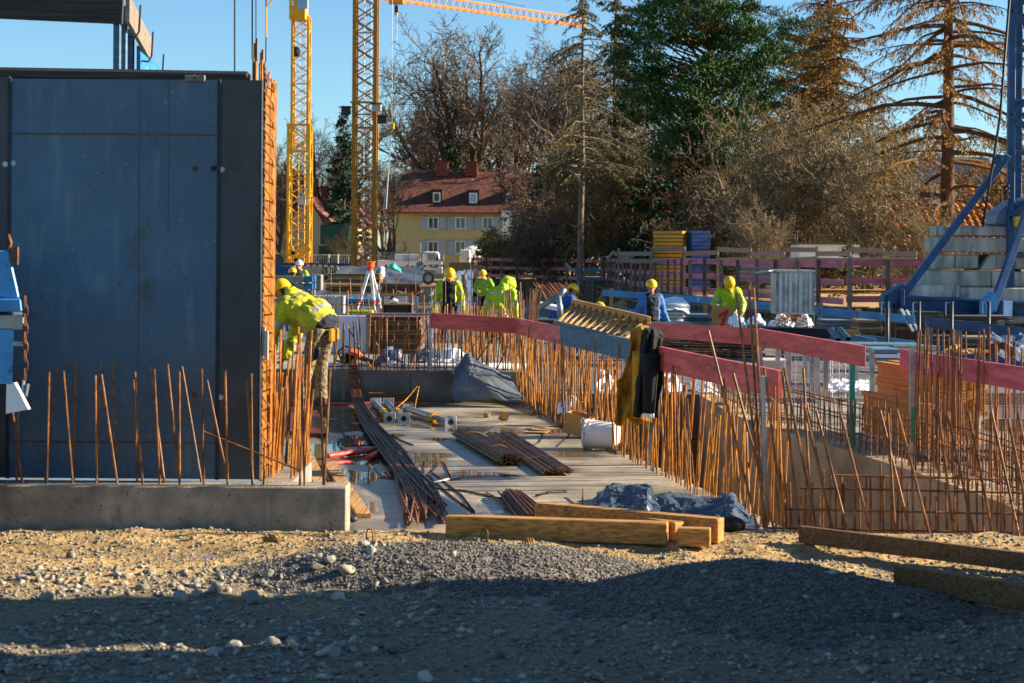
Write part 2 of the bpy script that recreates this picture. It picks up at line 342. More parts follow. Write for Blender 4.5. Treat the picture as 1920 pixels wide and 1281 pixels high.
FENCE = [V3((-2.3, 100, 0)), V3((4.7, 88, 0)), V3((5.9, 56, 0)), V3((8.4, 43, 0)), V3((12.5, 43.5, 0)), V3((30, 44, 0))]
def beyond_fence(x, y):
    for a, b in zip(FENCE, FENCE[1:]):
        d = b - a
        if a.x <= x <= b.x or (b is FENCE[-1] and x > b.x):
            t = (x - a.x) / (b.x - a.x); return y - (a.y + d.y * t)
    return y - 100
def ground_z(x, y):
    if y < 10.86:
        w = max(0, 1 - abs(y - 8) / 6)
        return (-.03 + .03 * fbm(x, y, .9) + .024 * fbm(x, y, 3.5, 5) + .03 * math.exp(-((x + .2) / .6) ** 2 - ((y - 7.1) / .35) ** 2)) * (1 if y > 0 else max(0, 1 + y / 4)) + .045 * max(0, min(1, (y - 10.25) / .4))
    if y < 22.9 and -9 < x < 14: return -2.7
    if y < 11.5: return 0
    f = beyond_fence(x, y)
    if x > 10 and f > 2.5: return .5
    if x <= -2.3: return max(-.45, min(0, -.45 + (y - 90) * .03))
    return -.45 if f < 2.5 else .5
def lines(parts):
    out = []
    for a, b, n in parts: out += list(np.linspace(a, b, n, endpoint=False))
    return out
gx = [-3000, -1500, -700, -300, -150, -80, -40, -20, -12] + lines([(-9.0, -4, 12), (-4, 4, 120), (4, 14, 24)]) + [14, 14.02, 17, 20, 25, 32, 45, 80, 150, 300, 700, 1500, 3000]
gy = [-60, -20, -6, -2] + lines([(0, 6, 16), (6, 10.85, 82)]) + [10.85, 10.87, 14, 18, 22.88, 22.9] + list(np.arange(24, 110, 1.5)) + [115, 130, 160, 220, 320, 500, 900, 2000, 5000]
mb = MB()
mb.grid([(x, y, ground_z(x, y)) for x in gx for y in gy], len(gx), len(gy))
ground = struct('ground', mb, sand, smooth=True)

def gravel_stones(n, place, smin, smax, rs, flat=.6):      # many small low-poly stones in one mesh
    base = np.array([(0, 0, 1), (.9, 0, .1), (.25, .85, 0), (-.75, .5, .1), (-.7, -.55, 0), (.3, -.9, .1), (0, 0, -.7)])
    fc = np.array([(0, 1, 2), (0, 2, 3), (0, 3, 4), (0, 4, 5), (0, 5, 1), (6, 2, 1), (6, 3, 2), (6, 4, 3), (6, 5, 4), (6, 1, 5)])
    pos = place(n); n = len(pos); s = smin + (smax - smin) * rs.random(n) ** 3
    jit = 1 + .35 * rs.normal(size=(n, 7, 3)).clip(-1.2, 1.2); v = base[None] * jit
    a = rs.random(n) * 6.283; ca, sa = np.cos(a)[:, None], np.sin(a)[:, None]
    x = v[:, :, 0] * ca - v[:, :, 1] * sa; y = v[:, :, 0] * sa + v[:, :, 1] * ca; z = v[:, :, 2] * flat
    tl = rs.normal(size=(n, 1)) * .35; x, z = x * np.cos(tl) - z * np.sin(tl), x * np.sin(tl) + z * np.cos(tl)
    v = np.stack([x, y, z], 2) * s[:, None, None] + pos[:, None, :]
    return v.reshape(-1, 3), (fc[None] + (np.arange(n) * 7)[:, None, None]).reshape(-1, 3)
def place_ground(n):
    Y = 6.3 + (10.8 - 6.3) * rng.random(n) ** .8; X = (rng.random(n) * 2 - 1) * (Y * .32 + .25)
    return np.array([(x, y, ground_z(x, y) + .001) for x, y in zip(X, Y)])
v, f = gravel_stones(30000, place_ground, .003, .021, rng)
me = rawmesh('loose_gravel', v, f, M('pebble', c('#958a76'), .9, .6, 35, col2=c('#6f6a62'), c2=.5, c2scale=25, objvar=0))
o = bpy.data.objects.new('loose_gravel', me); col.objects.link(o); tag(o, 'small pebbles scattered over the sandy ground', 'gravel', kind='stuff')

def place_front(n):
    Y = 6.4 + 3.3 * rng.random(n); X = (rng.random(n) * 2 - 1) * (Y * .32 + .2); k = np.array([fbm(x, y, 1.4, 3, 8.1) for x, y in zip(X, Y)]) > -.05
    return np.array([(x, y, ground_z(x, y) + .003) for x, y in zip(X[k], Y[k])])
v, f = gravel_stones(5200, place_front, .012, .038, rng, .55)
me = rawmesh('coarse_gravel', v, f, M('coarse_pebble', c('#a39a8a'), .85, .6, 14, col2=c('#6e685e'), c2=.5, c2scale=16, objvar=0))
o = bpy.data.objects.new('coarse_gravel', me); col.objects.link(o); tag(o, 'coarser grey stones strewn in patches over the front ground', 'gravel', kind='stuff')
HEAPS = [(-.38, 9.62, 1.05, .55, .175, 'low heap of grey crushed gravel in front of the big timber'),
         (1.3, 8.85, .85, .8, .195, 'broad heap of grey crushed gravel beside the shaded timber end')]
def heap_z(h, x, y):
    cx, cy, rx, ry, hh, _ = h
    d = math.sqrt(((x - cx) / rx) ** 2 + ((y - cy) / ry) ** 2) * (1 + .18 * fbm(x, y, 1.3, 2, 3.3))
    k = max(0, 1 - d * d * .55)
    return hh * k ** 1.3 * (1 + .12 * fbm(x, y, 2.6)) + .008 * fbm(x, y, 12) - .045
for i, h in enumerate(HEAPS):
    cx, cy, rx, ry, hh, lab = h; n = 60; mb = MB(); k = 1.45
    mb.grid([(cx + rx * k * (2 * a / (n - 1) - 1), cy + ry * k * (2 * b / (n - 1) - 1), heap_z(h, cx + rx * k * (2 * a / (n - 1) - 1), cy + ry * k * (2 * b / (n - 1) - 1))) for a in range(n) for b in range(n)], n, n)
    t = thing('gravel_heap', lab, 'gravel heap', (cx, cy, 0)); part('mound', mb, gravel_mat, t, smooth=True)
    def place(n_, h=h):
        a = rng.random(n_) * 6.283; r = np.sqrt(rng.random(n_)) * 1.3
        X, Y = h[0] + np.cos(a) * r * h[2], h[1] + np.sin(a) * r * h[3]
        return np.array([(x, y, heap_z(h, x, y) + .004) for x, y in zip(X, Y)])
    v, f = gravel_stones(20000, place, .004, .016, rng)
    v = v - np.array([[cx, cy, 0]])
    o = part('crushed_stone', rawmesh('crushed_stone', v, f, M('crushed_stone', c('#7d776f'), .85, .55, 40, col2=c('#58534e'), c2=.5, c2scale=30, objvar=0)), None, t, kind='stuff')

def stone_mesh(seed):
    m = MB().ball((0, 0, 0), 1, 12, 8)
    m.v = [tuple(V3(p) * (1 + .45 * noise.noise(V3(p) * 1.4 + V3((seed * 7.1, 0, 0))) - .3 * abs(noise.noise(V3(p) * 2.3 + V3((0, seed * 3.3, 0)))) + .05 * noise.noise(V3(p) * 6 + V3((0, seed, 0))))) for p in m.v]
    return m.mesh('stone', stone_mat, smooth=True)
SM = [stone_mesh(i) for i in range(5)]
STONES = [(134, 1038, 11, 'pale upright egg-shaped stone standing alone on sunlit sand'), (90, 1112, 24, 'wide grey domed stone half sunk at the shadow edge'), (208, 1100, 17, 'brownish rounded stone next to the pebbles'),
          (452, 1060, 17, 'pale angular stone at the foot of the low gravel heap'), (470, 1110, 27, 'large grey slab-like stone on the pebble ridge'), (702, 1098, 17, 'white flat stone lying in the shaded gravel'),
          (735, 1205, 27, 'big pale rounded boulder in the front strip of sun'), (160, 1158, 18, 'flat white stone in deep shade'), (660, 1196, 16, 'dark grey smooth stone beside the pale boulder'),
          (798, 1270, 20, 'grey stone at the front edge of the ground'), (340, 1120, 22, 'brown lump of stone on the pebble ridge'), (405, 1105, 22, 'grey-blue stone on top of the pebble ridge'), (288, 1062, 8, 'small dark upright stone on the sunlit sand')]
for i, (px, py, w, lab) in enumerate(STONES):
    p = G(px, py, 0); r = w * p.y / FPX * .8
    o = bpy.data.objects.new('stone', SM[i % 5]); col.objects.link(o); p.z = ground_z(p.x, p.y); o.location = p + V3((0, 0, r * .25)); o.scale = (r * 1.1, r * .8, r * (.62 if i else 1.2)); o.rotation_euler = (.1 * i, .07 * i, i * 1.3)
    tag(o, lab, 'stone')
for i in range(110):
    a = random.random()
    if i < 60: px, py = random.gauss(420, 190), random.gauss(1085, 22)
    elif i < 85: px, py = random.gauss(560, 180), random.gauss(1200, 16)
    else: px, py = random.uniform(0, 1900), random.uniform(1020, 1270)
    if not (0 < px < 1900 and 1012 < py < 1275): continue
    p = G(px, py, 0); r = random.uniform(.013, .036) * (1.3 if i % 9 == 0 else 1); zz = max([ground_z(p.x, p.y)] + [heap_z(h, p.x, p.y) for h in HEAPS])
    o = bpy.data.objects.new('stone', SM[i % 5]); col.objects.link(o); o.location = (p.x, p.y, zz + r * .3); o.scale = (r * random.uniform(.8, 1.4), r, r * random.uniform(.5, .8)); o.rotation_euler = (random.random(), random.random() * .5, random.random() * 6)
    tag(o, 'small rounded field stone lying on the ground before the concrete', 'stone', 'small loose stones')

# ------------------------------------------------------------------ slabs and walls of the shell
def slab_material():
    m = bpy.data.materials.new('wet_slab'); m.use_nodes = True; nt = m.node_tree; N = nt.nodes; L = nt.links; b = N['Principled BSDF']
    geo = N.new('ShaderNodeNewGeometry')
    def nz(sc, det, st=None):
        src = geo.outputs['Position']
        if st: mp = N.new('ShaderNodeMapping'); mp.inputs['Scale'].default_value = st; L.new(src, mp.inputs[0]); src = mp.outputs[0]
        n = N.new('ShaderNodeTexNoise'); n.inputs['Scale'].default_value = sc; n.inputs['Detail'].default_value = det; L.new(src, n.inputs['Vector']); return n.outputs[0]
    def ramp(v, lo, hi, a=0., bb=1.):
        r = N.new('ShaderNodeMapRange'); L.new(v, r.inputs[0]); r.inputs[1].default_value = lo; r.inputs[2].default_value = hi; r.inputs[3].default_value = a; r.inputs[4].default_value = bb; return r.outputs[0]
    def mx(f, a, bb):
        x = N.new('ShaderNodeMix'); x.data_type = 'RGBA'; L.new(f, x.inputs[0])
        for v, k in ((a, 6), (bb, 7)):
            if isinstance(v, tuple): x.inputs[k].default_value = (*v, 1)
            else: L.new(v, x.inputs[k])
        return x.outputs[2]
    sep = N.new('ShaderNodeSeparateXYZ'); L.new(geo.outputs['Position'], sep.inputs[0])
    left = ramp(sep.outputs[0], -1.5, .9, .14, -.08)               # the rain stands in the low left of the deck
    ad = N.new('ShaderNodeMath'); ad.operation = 'ADD'; L.new(nz(.9, 4), ad.inputs[0]); L.new(left, ad.inputs[1]); wet = ad.outputs[0]
    wetm = ramp(wet, .46, .60); pud = ramp(wet, .57, .6)
    dry = mx(ramp(nz(5, 6), .3, .7), c('#a3967f'), c('#bdb097'))
    dry = mx(ramp(nz(1.2, 5), .45, .7), dry, c('#7a6c58'))
    colr = mx(wetm, dry, c('#6b604b')); colr = mx(ramp(nz(14, 4), .58, .7), colr, c('#8c7a58'))
    L.new(colr, b.inputs['Base Color'])
    ro = N.new('ShaderNodeMath'); ro.operation = 'MULTIPLY'; L.new(ramp(wet, .42, .58, .6, .25), ro.inputs[0]); L.new(ramp(wet, .57, .6, 1, .08), ro.inputs[1]); L.new(ro.outputs[0], b.inputs['Roughness'])
    hh = N.new('ShaderNodeMath'); hh.operation = 'MULTIPLY'; L.new(nz(6, 3, (.6, 9, 1)), hh.inputs[0]); L.new(ramp(wet, .54, .59, 1, 0), hh.inputs[1])
    bp = N.new('ShaderNodeBump'); bp.inputs['Distance'].default_value = .008; bp.inputs['Strength'].default_value = .9; L.new(hh.outputs[0], bp.inputs['Height']); L.new(bp.outputs[0], b.inputs['Normal'])
    return m
slab_mat = slab_material()
E0, E1 = V3((1.87, 10.72, 0)), V3((.16, 20.72, 0))                  # right edge of the near deck
def edge(y): t = (y - E0.y) / (E1.y - E0.y); return E0.lerp(E1, t)
mb = MB().prism([(-8, 10.72, -.3), (E0.x, 10.72, -.3), (E1.x, 20.72, -.3), (-8, 20.72, -.3)], (0, 0, .3))
deck = struct('concrete_deck', mb, slab_mat)
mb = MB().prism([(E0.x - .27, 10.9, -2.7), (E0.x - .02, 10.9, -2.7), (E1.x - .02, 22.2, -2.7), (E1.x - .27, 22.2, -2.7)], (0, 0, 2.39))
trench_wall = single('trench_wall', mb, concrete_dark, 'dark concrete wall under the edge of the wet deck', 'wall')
RW = [V3((2.45, 22.2, 0)), V3((2.5, 19.6, 0)), V3((2.68, 18.1, 0)), V3((2.9, 16.8, 0)), V3((3.13, 15.6, 0)), V3((3.36, 14.2, 0)), V3((3.55, 12.6, 0)), V3((3.66, 10.95, 0))]
mb = MB(); k = len(RW); vs_ = []
for p in RW:
    for dx, z in ((0, -2.7), (0, 0), (.28, 0), (.28, -2.7)): vs_.append((p.x + dx, p.y, z))
mb.add(vs_, [(i * 4 + j, i * 4 + (j + 1) % 4, i * 4 + 4 + (j + 1) % 4, i * 4 + 4 + j) for i in range(k - 1) for j in range(4)] + [(0, 1, 2, 3), (k * 4 - 1, k * 4 - 2, k * 4 - 3, k * 4 - 4)])
pit_wall = thing('pit_wall', 'curved pale concrete wall lining the pit, rusty reinforcement standing on top', 'wall', (3.1, 16, 0))
part('wall_body', mb, concrete_warm, pit_wall)
def rw(y):
    for a, b in zip(RW, RW[1:]):
        if b.y <= y <= a.y: return a.lerp(b, (a.y - y) / (a.y - b.y))
    return RW[0].copy() if y > RW[0].y else RW[-1].copy()
mb = MB().prism([(p.x + .285, p.y, -.28) for p in reversed(RW)] + [(14, 22.2, -.28), (14, 10.95, -.28)], (0, 0, .25))
struct('right_deck', mb, M('grey_deck', c('#a09685'), .7, .3, 2, col2=c('#6a675f'), c2=.52, c2scale=1.2, rvar=.35, bump=.005, bscale=30))
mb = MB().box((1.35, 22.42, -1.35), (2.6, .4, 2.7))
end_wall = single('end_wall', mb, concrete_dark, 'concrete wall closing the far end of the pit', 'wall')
t = thing('pit_shoring', 'brown formwork panels and yellow beam shoring the far end of the pit', 'formwork', (1.3, 22.1, -2.7))
for i in range(5): part('panel', MB().box((.42 + i * .46, 22.16, -.72), (.44, .05, .62)), wood_brown, t)
part('beam', MB().box((1.3, 22.1, -1.08), (2.3, .1, .09)), wood_yellow, t); part('beam', MB().box((1.3, 22.1, -1.75), (2.3, .1, .09)), paint_blue, t)
for i in range(4): part('panel', MB().box((.5 + i * .57, 22.16, -1.45), (.55, .05, .6)), dark_steel, t)
# near upstand on the left, with its return
zt = .29
near_up = thing('near_upstand', 'low concrete upstand in front of the blue-grey formwork, rusty starter bars along its top', 'wall', (-3, 11, 0))
xr = G(647, 1003).x
part('wall_body', MB().box(((-8 + xr) / 2, 10.965, .095), (xr + 8, .27, .39)), concrete, near_up, bevel=.008)
part('return_wall', MB().box((-1.52, 11.65, .14), (.2, 1.096, .298)), concrete, near_up)
# far upstand and raised deck behind it
far_up = thing('far_upstand', 'stained concrete upstand across the far end of the wet deck, rusty bars on top', 'wall', (-1.5, 20.8, 0))
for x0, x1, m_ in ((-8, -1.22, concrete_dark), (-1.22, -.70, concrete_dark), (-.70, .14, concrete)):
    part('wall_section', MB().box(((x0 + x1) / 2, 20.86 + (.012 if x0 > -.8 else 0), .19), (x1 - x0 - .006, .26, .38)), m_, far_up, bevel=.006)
struct('raised_deck', MB().box((-3.4, 24.6, .16), (7.3, 7.2, .36)), concrete)
struct('back_deck', MB().box((5.8, 27, -.28), (11, 8.7, .3)), concrete_dark)
mud = M('site_mud', c('#6a6156'), .8, .4, 2, col2=c('#4d4943'), c2=.5, c2scale=.9, rvar=.3, bump=.02, bscale=12)
mb = MB().add([(-14, 28.3, -.44), (.3, 28.3, -.44), (.3, 31.4, -.44), (14, 31.4, -.44), (14, 43.2, -.44), (8.4, 42.7, -.44), (5.8, 55.6, -.44), (4.6, 87.4, -.44), (-2.3, 88.5, -.44), (-14, 88.5, -.44)], [tuple(range(10))]); struct('site_floor', mb, mud)
# ------------------------------------------------------------------ reinforcement
def J(s): return random.uniform(-s, s)
# starter bars on the near upstand: (foot x, foot y, tip x, tip y, distance)
front = [(88, 905, 92, 698), (137, 905, 119, 696), (181, 905, 179, 704), (221, 905, 190, 702), (268, 905, 250, 712), (300, 905, 289, 692), (337, 905, 336, 697), (382, 905, 378, 692), (430, 907, 388, 713), (427, 907, 422, 695), (475, 907, 463, 714), (473, 907, 471, 700), (43, 905, 22, 760),
         (571, 908, 566, 719), (607, 908, 601, 734), (608, 908, 619, 692), (562, 912, 564, 838), (494, 912, 496, 830)]
back = [(84, 904, 108, 690), (138, 904, 142, 682), (182, 904, 189, 680), (220, 904, 211, 678), (257, 904, 253, 697), (309, 904, 282, 685), (337, 904, 314, 683), (379, 904, 341, 687), (31, 904, 36, 700)]
for lst, Y in ((front, 10.92), (back, 11.02)):
    for x0, y0, x1, y1 in lst:
        a = P(x0, y0, Y); a.z = zt - .02; b = P(x1, y1, Y + J(.03)); stick('rebar', a, b, .0075, near_up, rust, 7)
stick('rebar', P(378, 808, 10.97), P(562, 882, 10.97), .006, near_up, rust, 6)
for i in range(36):                                       # bars on the return wall
    y = 11.22 + .95 * random.random() ** .8; x = -1.52 + random.choice((-.07, .07)) + J(.02)
    h = random.uniform(.55, 1.0); a = V3((x, y, zt - .02)); stick('rebar', a, a + V3((J(.05) + .02, J(.05), h)), .0075, near_up, rust_bright if i % 3 else rust, 6)
# tall cage standing behind the formwork
cage = thing('rebar_cage', 'tall rusty reinforcement cage rising past the edge of the formwork', 'rebar cage', (-1.65, 11.4, zt))
for i in range(30):
    u = i / 29; y = 11.18 + u * .5; px = 492 + 19 * u + J(2.5); top = 3.02 - .12 * u + J(.06) if i > 4 else 3.0
    x = (px - 960) / FPX * y; stick('upright_bar', (x, y, zt - .1), (x + .012, y, top - (0 if u > .75 else random.uniform(0, .25))), .008, cage, rust_bright if i % 4 else rust, 7)
for i in range(16):
    px = 474 + i * 1.15; y = 11.5 + .2 * random.random(); x = (px - 960) / FPX * y; stick('upright_bar', (x, y, .3), (x + J(.02), y, 3.03 + random.uniform(0, .2)), .0075, cage, rust_bright if i % 2 else rust, 6)
for i in range(21):
    z = .42 + i * .125; x0, x1 = (495 - 960) / FPX * 11.2, (511 - 960) / FPX * 11.66
    part('tie_bar', MB().tube([(x0 - .005, 11.17, z + .05), (x0 + .02, 11.165, z + .01), (x0 + .05, 11.2, z - .035), (x1 + .012, 11.6, z - .06)], .0055, 5), rust_bright, cage)
for k_ in (0, 1): part('spacer', MB().box(P(494.5 + 5 * k_, 640 + 8 * k_, 11.15 - .02 * k_), (.022, .03, .19)), block_light, cage)

# starter bars along the edge of the wet deck
edge_row = thing('deck_edge_bars', 'dense double row of rusty starter bars along the edge of the wet deck', 'rebar', (1, 15.7, 0))
n = 0
while n < 206:
    y = 10.95 + 9.9 * (n / 206) + J(.03); e = edge(y); row = n % 2
    h = random.uniform(.74, 1.02) if y > 13.2 else random.uniform(.55, .95)
    if y < 12.8 and n % 3 == 0: n += 1; continue
    a = V3((e.x - .03 - .09 * row + J(.012), y, -.01)); t_ = V3((J(.07), J(.12), h)); stick('rebar', a, a + t_, .0075, edge_row, rust_bright if n % 3 else rust, 6); n += 1
for x0, y0, x1, y1 in ((1420, 990, 1328, 620), (1432, 990, 1404, 535), (1440, 985, 1413, 541), (1436, 992, 1380, 548), (1452, 995, 1375, 700), (1470, 995, 1433, 690), (1500, 1000, 1466, 695), (1522, 1000, 1506, 690)):
    stick('rebar', P(x0, y0, 10.95), P(x1, y1, 11.05), .0085, edge_row, rust, 7)
stick('post', P(1436, 1000, 10.98), P(1430, 705, 10.98), .016, edge_row, galv, 8)
# leaning bars along the near edge of the pit
pit_row = thing('pit_edge_bars', 'rusty bars leaning over the near edge of the pit, tied to a grid', 'rebar', (2.6, 11.0, -1))
for x0, y0, x1, y1 in ((1545, 1002, 1470, 690), (1574, 1008, 1512, 755), (1578, 1005, 1508, 758), (1607, 1005, 1530, 770), (1650, 1008, 1575, 772), (1683, 1010, 1664, 775), (1725, 1012, 1650, 770), (1762, 1015, 1682, 770), (1798, 1018, 1760, 772), (1843, 1020, 1776, 772), (1878, 1024, 1815, 770), (1925, 1010, 1858, 768), (1945, 990, 1890, 785), (1960, 960, 1908, 772)):
    stick('rebar', P(x0, y0 + 60, 11.0), P(x1, y1, 11.0 + J(.08)), .009, pit_row, rust, 7)
for i in range(44):
    px = 1452 + i * 11.5 + J(4); top = random.choice((870, 890, 905, 930, 880)); a = P(px, 1075, 11.1 + J(.1)); b = P(px + J(5), top, 11.1); stick('rebar', a, b, .007, pit_row, rust, 6)
for y, x0 in ((917, 1500), (957, 1470), (992, 1440), (1030, 1500), (893, 1560)):
    stick('cross_bar', P(x0, y - 2, 11.06), P(1990, y + 9, 11.12), .007, pit_row, rust, 6)
# far rows
for i in range(58):
    px = 612 + i * 6.6 + J(5); a = G(px, 697, .36); a.y = 20.86 + J(.06); a.x = (px - 960) / FPX * a.y
    stick('rebar', a, a + V3((J(.05), J(.05), random.uniform(.48, .72))), .0085, far_up, rust, 6)
for x0, x1, yt in ((700, 650, 610), (732, 690, 612), (760, 735, 640), (765, 800, 612), (860, 905, 620), (880, 930, 625), (930, 960, 630)):
    stick('rebar', P(x0, 697, 20.86), P(x1, yt, 20.9), .008, far_up, rust, 6)
mid_row = thing('middle_bars', 'scattered tall rusty bars standing on the raised deck behind the far upstand', 'rebar', (-1, 24, .34))
for i in range(78):
    y = random.uniform(21.6, 27.5); px = random.uniform(800, 1000) if i % 3 else random.uniform(880, 1000); x = (px - 960) / FPX * y
    stick('rebar', (x, y, .33), (x + J(.06), y + J(.06), random.uniform(.9, 1.12)), .008, mid_row, rust_bright if i % 2 else rust, 5)
for i in range(40):
    y = random.uniform(29.5, 30); px = 590 + i * 8 + J(4); x = (px - 960) / FPX * y; stick('rebar', (x, y, -.4), (x + J(.03), y, random.uniform(.85, 1.25)), .0095, mid_row, rust, 5)
for i in range(3): stick('cross_bar', P(585, 571 + 22 * i, 29.6), P(800, 573 + 22 * i, 29.6), .009, mid_row, rust, 5)
for i in range(20):
    px = random.uniform(945, 1000); y = 24 + J(.8); x = (px - 960) / FPX * y; stick('rebar', (x, y, .3), P(px + J(22), random.uniform(524, 560), y), .009, mid_row, rust, 5)
for i in range(14):
    px = 615 + i * 22 + J(8); y = 34 + J(.5); x = (px - 960) / FPX * y; stick('rebar', (x, y, -.4), P(px + J(8), random.uniform(500, 545), y), .009, mid_row, rust, 5)
# dense low cage on top of the pit wall
cnt = 0
for i in range(150):
    y = 11.2 + 10.6 * (i / 150) ** 1.15; q = rw(y); lay = i % 2
    a = V3((q.x + .06 + .16 * lay, y + J(.02), -.01)); stick('rebar', a, a + V3((J(.02), 0, random.uniform(.42, .52) if y > 13 else random.uniform(.5, .62))), .0065, pit_wall, rust, 5)
for z in (.12, .27, .41):
    for lay in (0, 1):
        for a, b in zip(RW, RW[1:]): stick('cross_bar', (a.x + .06 + .16 * lay, a.y, z + J(.01)), (b.x + .06 + .16 * lay, b.y, z + J(.01)), .006, pit_wall, rust, 5)
for i in range(38):
    px = 1712 + i * 6 + J(5); y = 14.6 + J(.5); x = (px - 960) / FPX * y
    stick('rebar', (x, y, -.03), P(px + J(9), random.uniform(612, 655), y), .0075, pit_wall, rust, 6)
right_bars = thing('right_deck_bars', 'thicket of rusty bars standing on the right deck behind the pit wall', 'rebar', (4.2, 13, 0))
for i in range(110):
    y = random.uniform(11.6, 15.5); x = rw(y).x + random.uniform(.35, 1.1); a = V3((x, y, -.03)); stick('rebar', a, a + V3((J(.03), J(.03), random.uniform(.35, .6))), .0065, right_bars, rust, 5)
for i in range(8): stick('cross_bar', (rw(15 - i * .4).x + .3, 15 - i * .4, .12 + .04 * (i % 4)), (rw(15 - i * .4).x + 1.2, 14.2 - i * .4, .12 + .05 * (i % 3)), .006, right_bars, rust, 5)
# ------------------------------------------------------------------ wall formwork on the left
def panel_material():
    m = M('panel_sheet', c('#4a6072'), .55, .14, 2.2, col2=c('#4a4237'), c2=.70, c2scale=3.2, bump=.0015, bscale=25, objvar=.04, rvar=.15)
    nt = m.node_tree; N = nt.nodes; L = nt.links; b = N['Principled BSDF']; src = b.inputs['Base Color'].links[0].from_socket; geo = N['Geometry'].outputs['Position']
    def layer(scale, st, lo, hi, colr, amt):
        nonlocal src
        mp = N.new('ShaderNodeMapping'); mp.inputs['Scale'].default_value = st; L.new(geo, mp.inputs[0]); n = N.new('ShaderNodeTexNoise'); n.inputs['Scale'].default_value = scale; n.inputs['Detail'].default_value = 7; L.new(mp.outputs[0], n.inputs['Vector'])
        r = N.new('ShaderNodeMapRange'); L.new(n.outputs[0], r.inputs[0]); r.inputs[1].default_value = lo; r.inputs[2].default_value = hi; r.inputs[3].default_value = 0; r.inputs[4].default_value = amt
        x = N.new('ShaderNodeMix'); x.data_type = 'RGBA'; L.new(r.outputs[0], x.inputs[0]); L.new(src, x.inputs[6]); x.inputs[7].default_value = (*colr, 1); src = x.outputs[2]
    layer(3.0, (3, 1, .5), .58, .72, c('#7d8b95'), .3)      # lime wash running down
    layer(55, (1, 1, .7), .67, .7, c('#93999a'), .5)       # dried cement splashes
    layer(2.2, (1, 1, .6), .62, .7, c('#7f8b92'), .45)
    layer(26, (1, 1, 1), .66, .72, c('#3a2a1c'), .8)        # rust specks
    layer(9, (5, 1, .35), .66, .7, c('#39464f'), .35)        # drag marks
    layer(1.3, (1, 1, 1), .5, .75, c('#46525b'), .7)
    L.new(src, b.inputs['Base Color']); return m
panel_mat = panel_material()
panel_dark = M('panel_dark', c('#47494a'), .7, .18, 2.0, col2=c('#3c372f'), c2=.62, c2scale=2.5, objvar=.04)
seam_mat = M('seam', c('#5b4632'), .8, .3, 8)
PY, PZ0, PZ1 = 11.115, .295, 2.905
def X_at(px, Y): return (px - 960) / FPX * Y
def panel(label, px0, px1, mat, seams=(), holes=(), ztop=PZ1, lines_=()):
    x0, x1 = X_at(px0, PY), X_at(px1, PY); t = thing('formwork_panel', label, 'formwork', ((x0 + x1) / 2, PY, PZ0), 'wall formwork panels')
    sh = part('facing_sheet', MB().box(((x0 + x1) / 2, PY + .011, (PZ0 + ztop) / 2), (x1 - x0 - .024, .022, ztop - PZ0 - .01)), mat, t)
    for x in (x0 + .005, x1 - .005): part('frame_rail', MB().box((x, PY + .055, (PZ0 + ztop) / 2), (.009, .125, ztop - PZ0)), dark_steel, t, bevel=.002)
    for z in (PZ0 + .012, ztop - .012, 1.2, 2.0): part('frame_rib', MB().box(((x0 + x1) / 2, PY + .075, z), (x1 - x0 - .03, .09, .02)), dark_steel, t)
    for z, a, b in seams: part('seam_line', MB().box((x0 + (x1 - x0) * (a + b) / 2, PY - .0012, z), ((x1 - x0) * (b - a) - .03, .0018, .012)), seam_mat, sh)
    for u, z0_, z1_ in lines_: part('joint_line', MB().box((x0 + (x1 - x0) * u, PY - .0008, (z0_ + z1_) / 2), (.003, .0014, z1_ - z0_)), panel_dark, sh)
    for px, py, mt in holes:
        q = P(px, py, PY); part('tie_hole', MB().lathe((q.x, PY + .003, q.z), [(.019, 0), (.019, .006), (.014, .008), (.011, .004)], 14, Matrix.Rotation(R(90), 3, 'X')), mt, sh)
    return t
zz = lambda py: P(200, py, PY).z
panel('broad blue-grey formwork panel with a brown horizontal seam near its top', 17, 409, panel_mat, ((zz(252), 0, 1), (zz(829), 0, 1)), ((25, 306, galv), (401, 316, black), (366, 316, seam_mat), (365, 741, seam_mat)), lines_=((.62, 1.0, 2.9), (.76, 1.9, 2.9)))
panel('narrow grey-brown formwork panel at the end of the wall, beside the rusty cage', 409.6, 490, panel_dark, (), ((416, 318, galv), (414, 745, galv)))
panel('grey-brown formwork panel behind the blue skip corner', -260, 16.4, panel_dark, (), ((10, 308, galv),), ztop=PZ1 + .01)
mb = MB(); a, b = P(-120, 137, 11.2), P(470, 147, 11.2); mb.bar(a, b, .1, .085)
single('capping_timber', mb, wood_dark, 'long dark timber lying along the top of the formwork', 'timber', bevel=.02)
q = P(366, 147, 11.11); t = thing('wooden_block', 'small split wooden block stuck on top of the broad formwork panel', 'wood block', (q.x, q.y, q.z - .02))
for k_ in (-1, 1): part('half', MB().box((q.x + k_ * .033, 11.11, q.z), (.06, .05, .04)), wood_grey, t)
# guard rail of the working platform behind the formwork
gr = thing('platform_guard_rail', 'dark timber guard rail of the platform above the formwork, iron hooks holding its boards', 'guard rail', (-3.1, 13, 2.9))
a, b = P(-260, -2, 12.5), P(231, 20, 12.5); part('board', MB().bar(a, b, .035, .2), wood_dark, gr, bevel=.004)
for px, Y in ((217, 12.55), (229, 13.0), (243, 14.3)): x = X_at(px, Y); part('post', MB().box((x, Y, 3.0), (.045, .06, 1.3)), board_bluegrey, gr)
a, b = V3((-2.84, 12.55, 3.57)), V3((-3.2, 15.0, 3.57)); part('board', MB().bar(a, b, .03, .2), wood_grey, gr)
a, b = V3((-3.12, 14.2, 3.40)), V3((-3.42, 17.2, 3.37)); part('board', MB().bar(a, b, .03, .2), board_blue, gr)
part('toe_board', MB().bar((-2.88, 12.6, 3.0), (-3.2, 15.0, 3.0), .03, .26), wood_brown, gr)
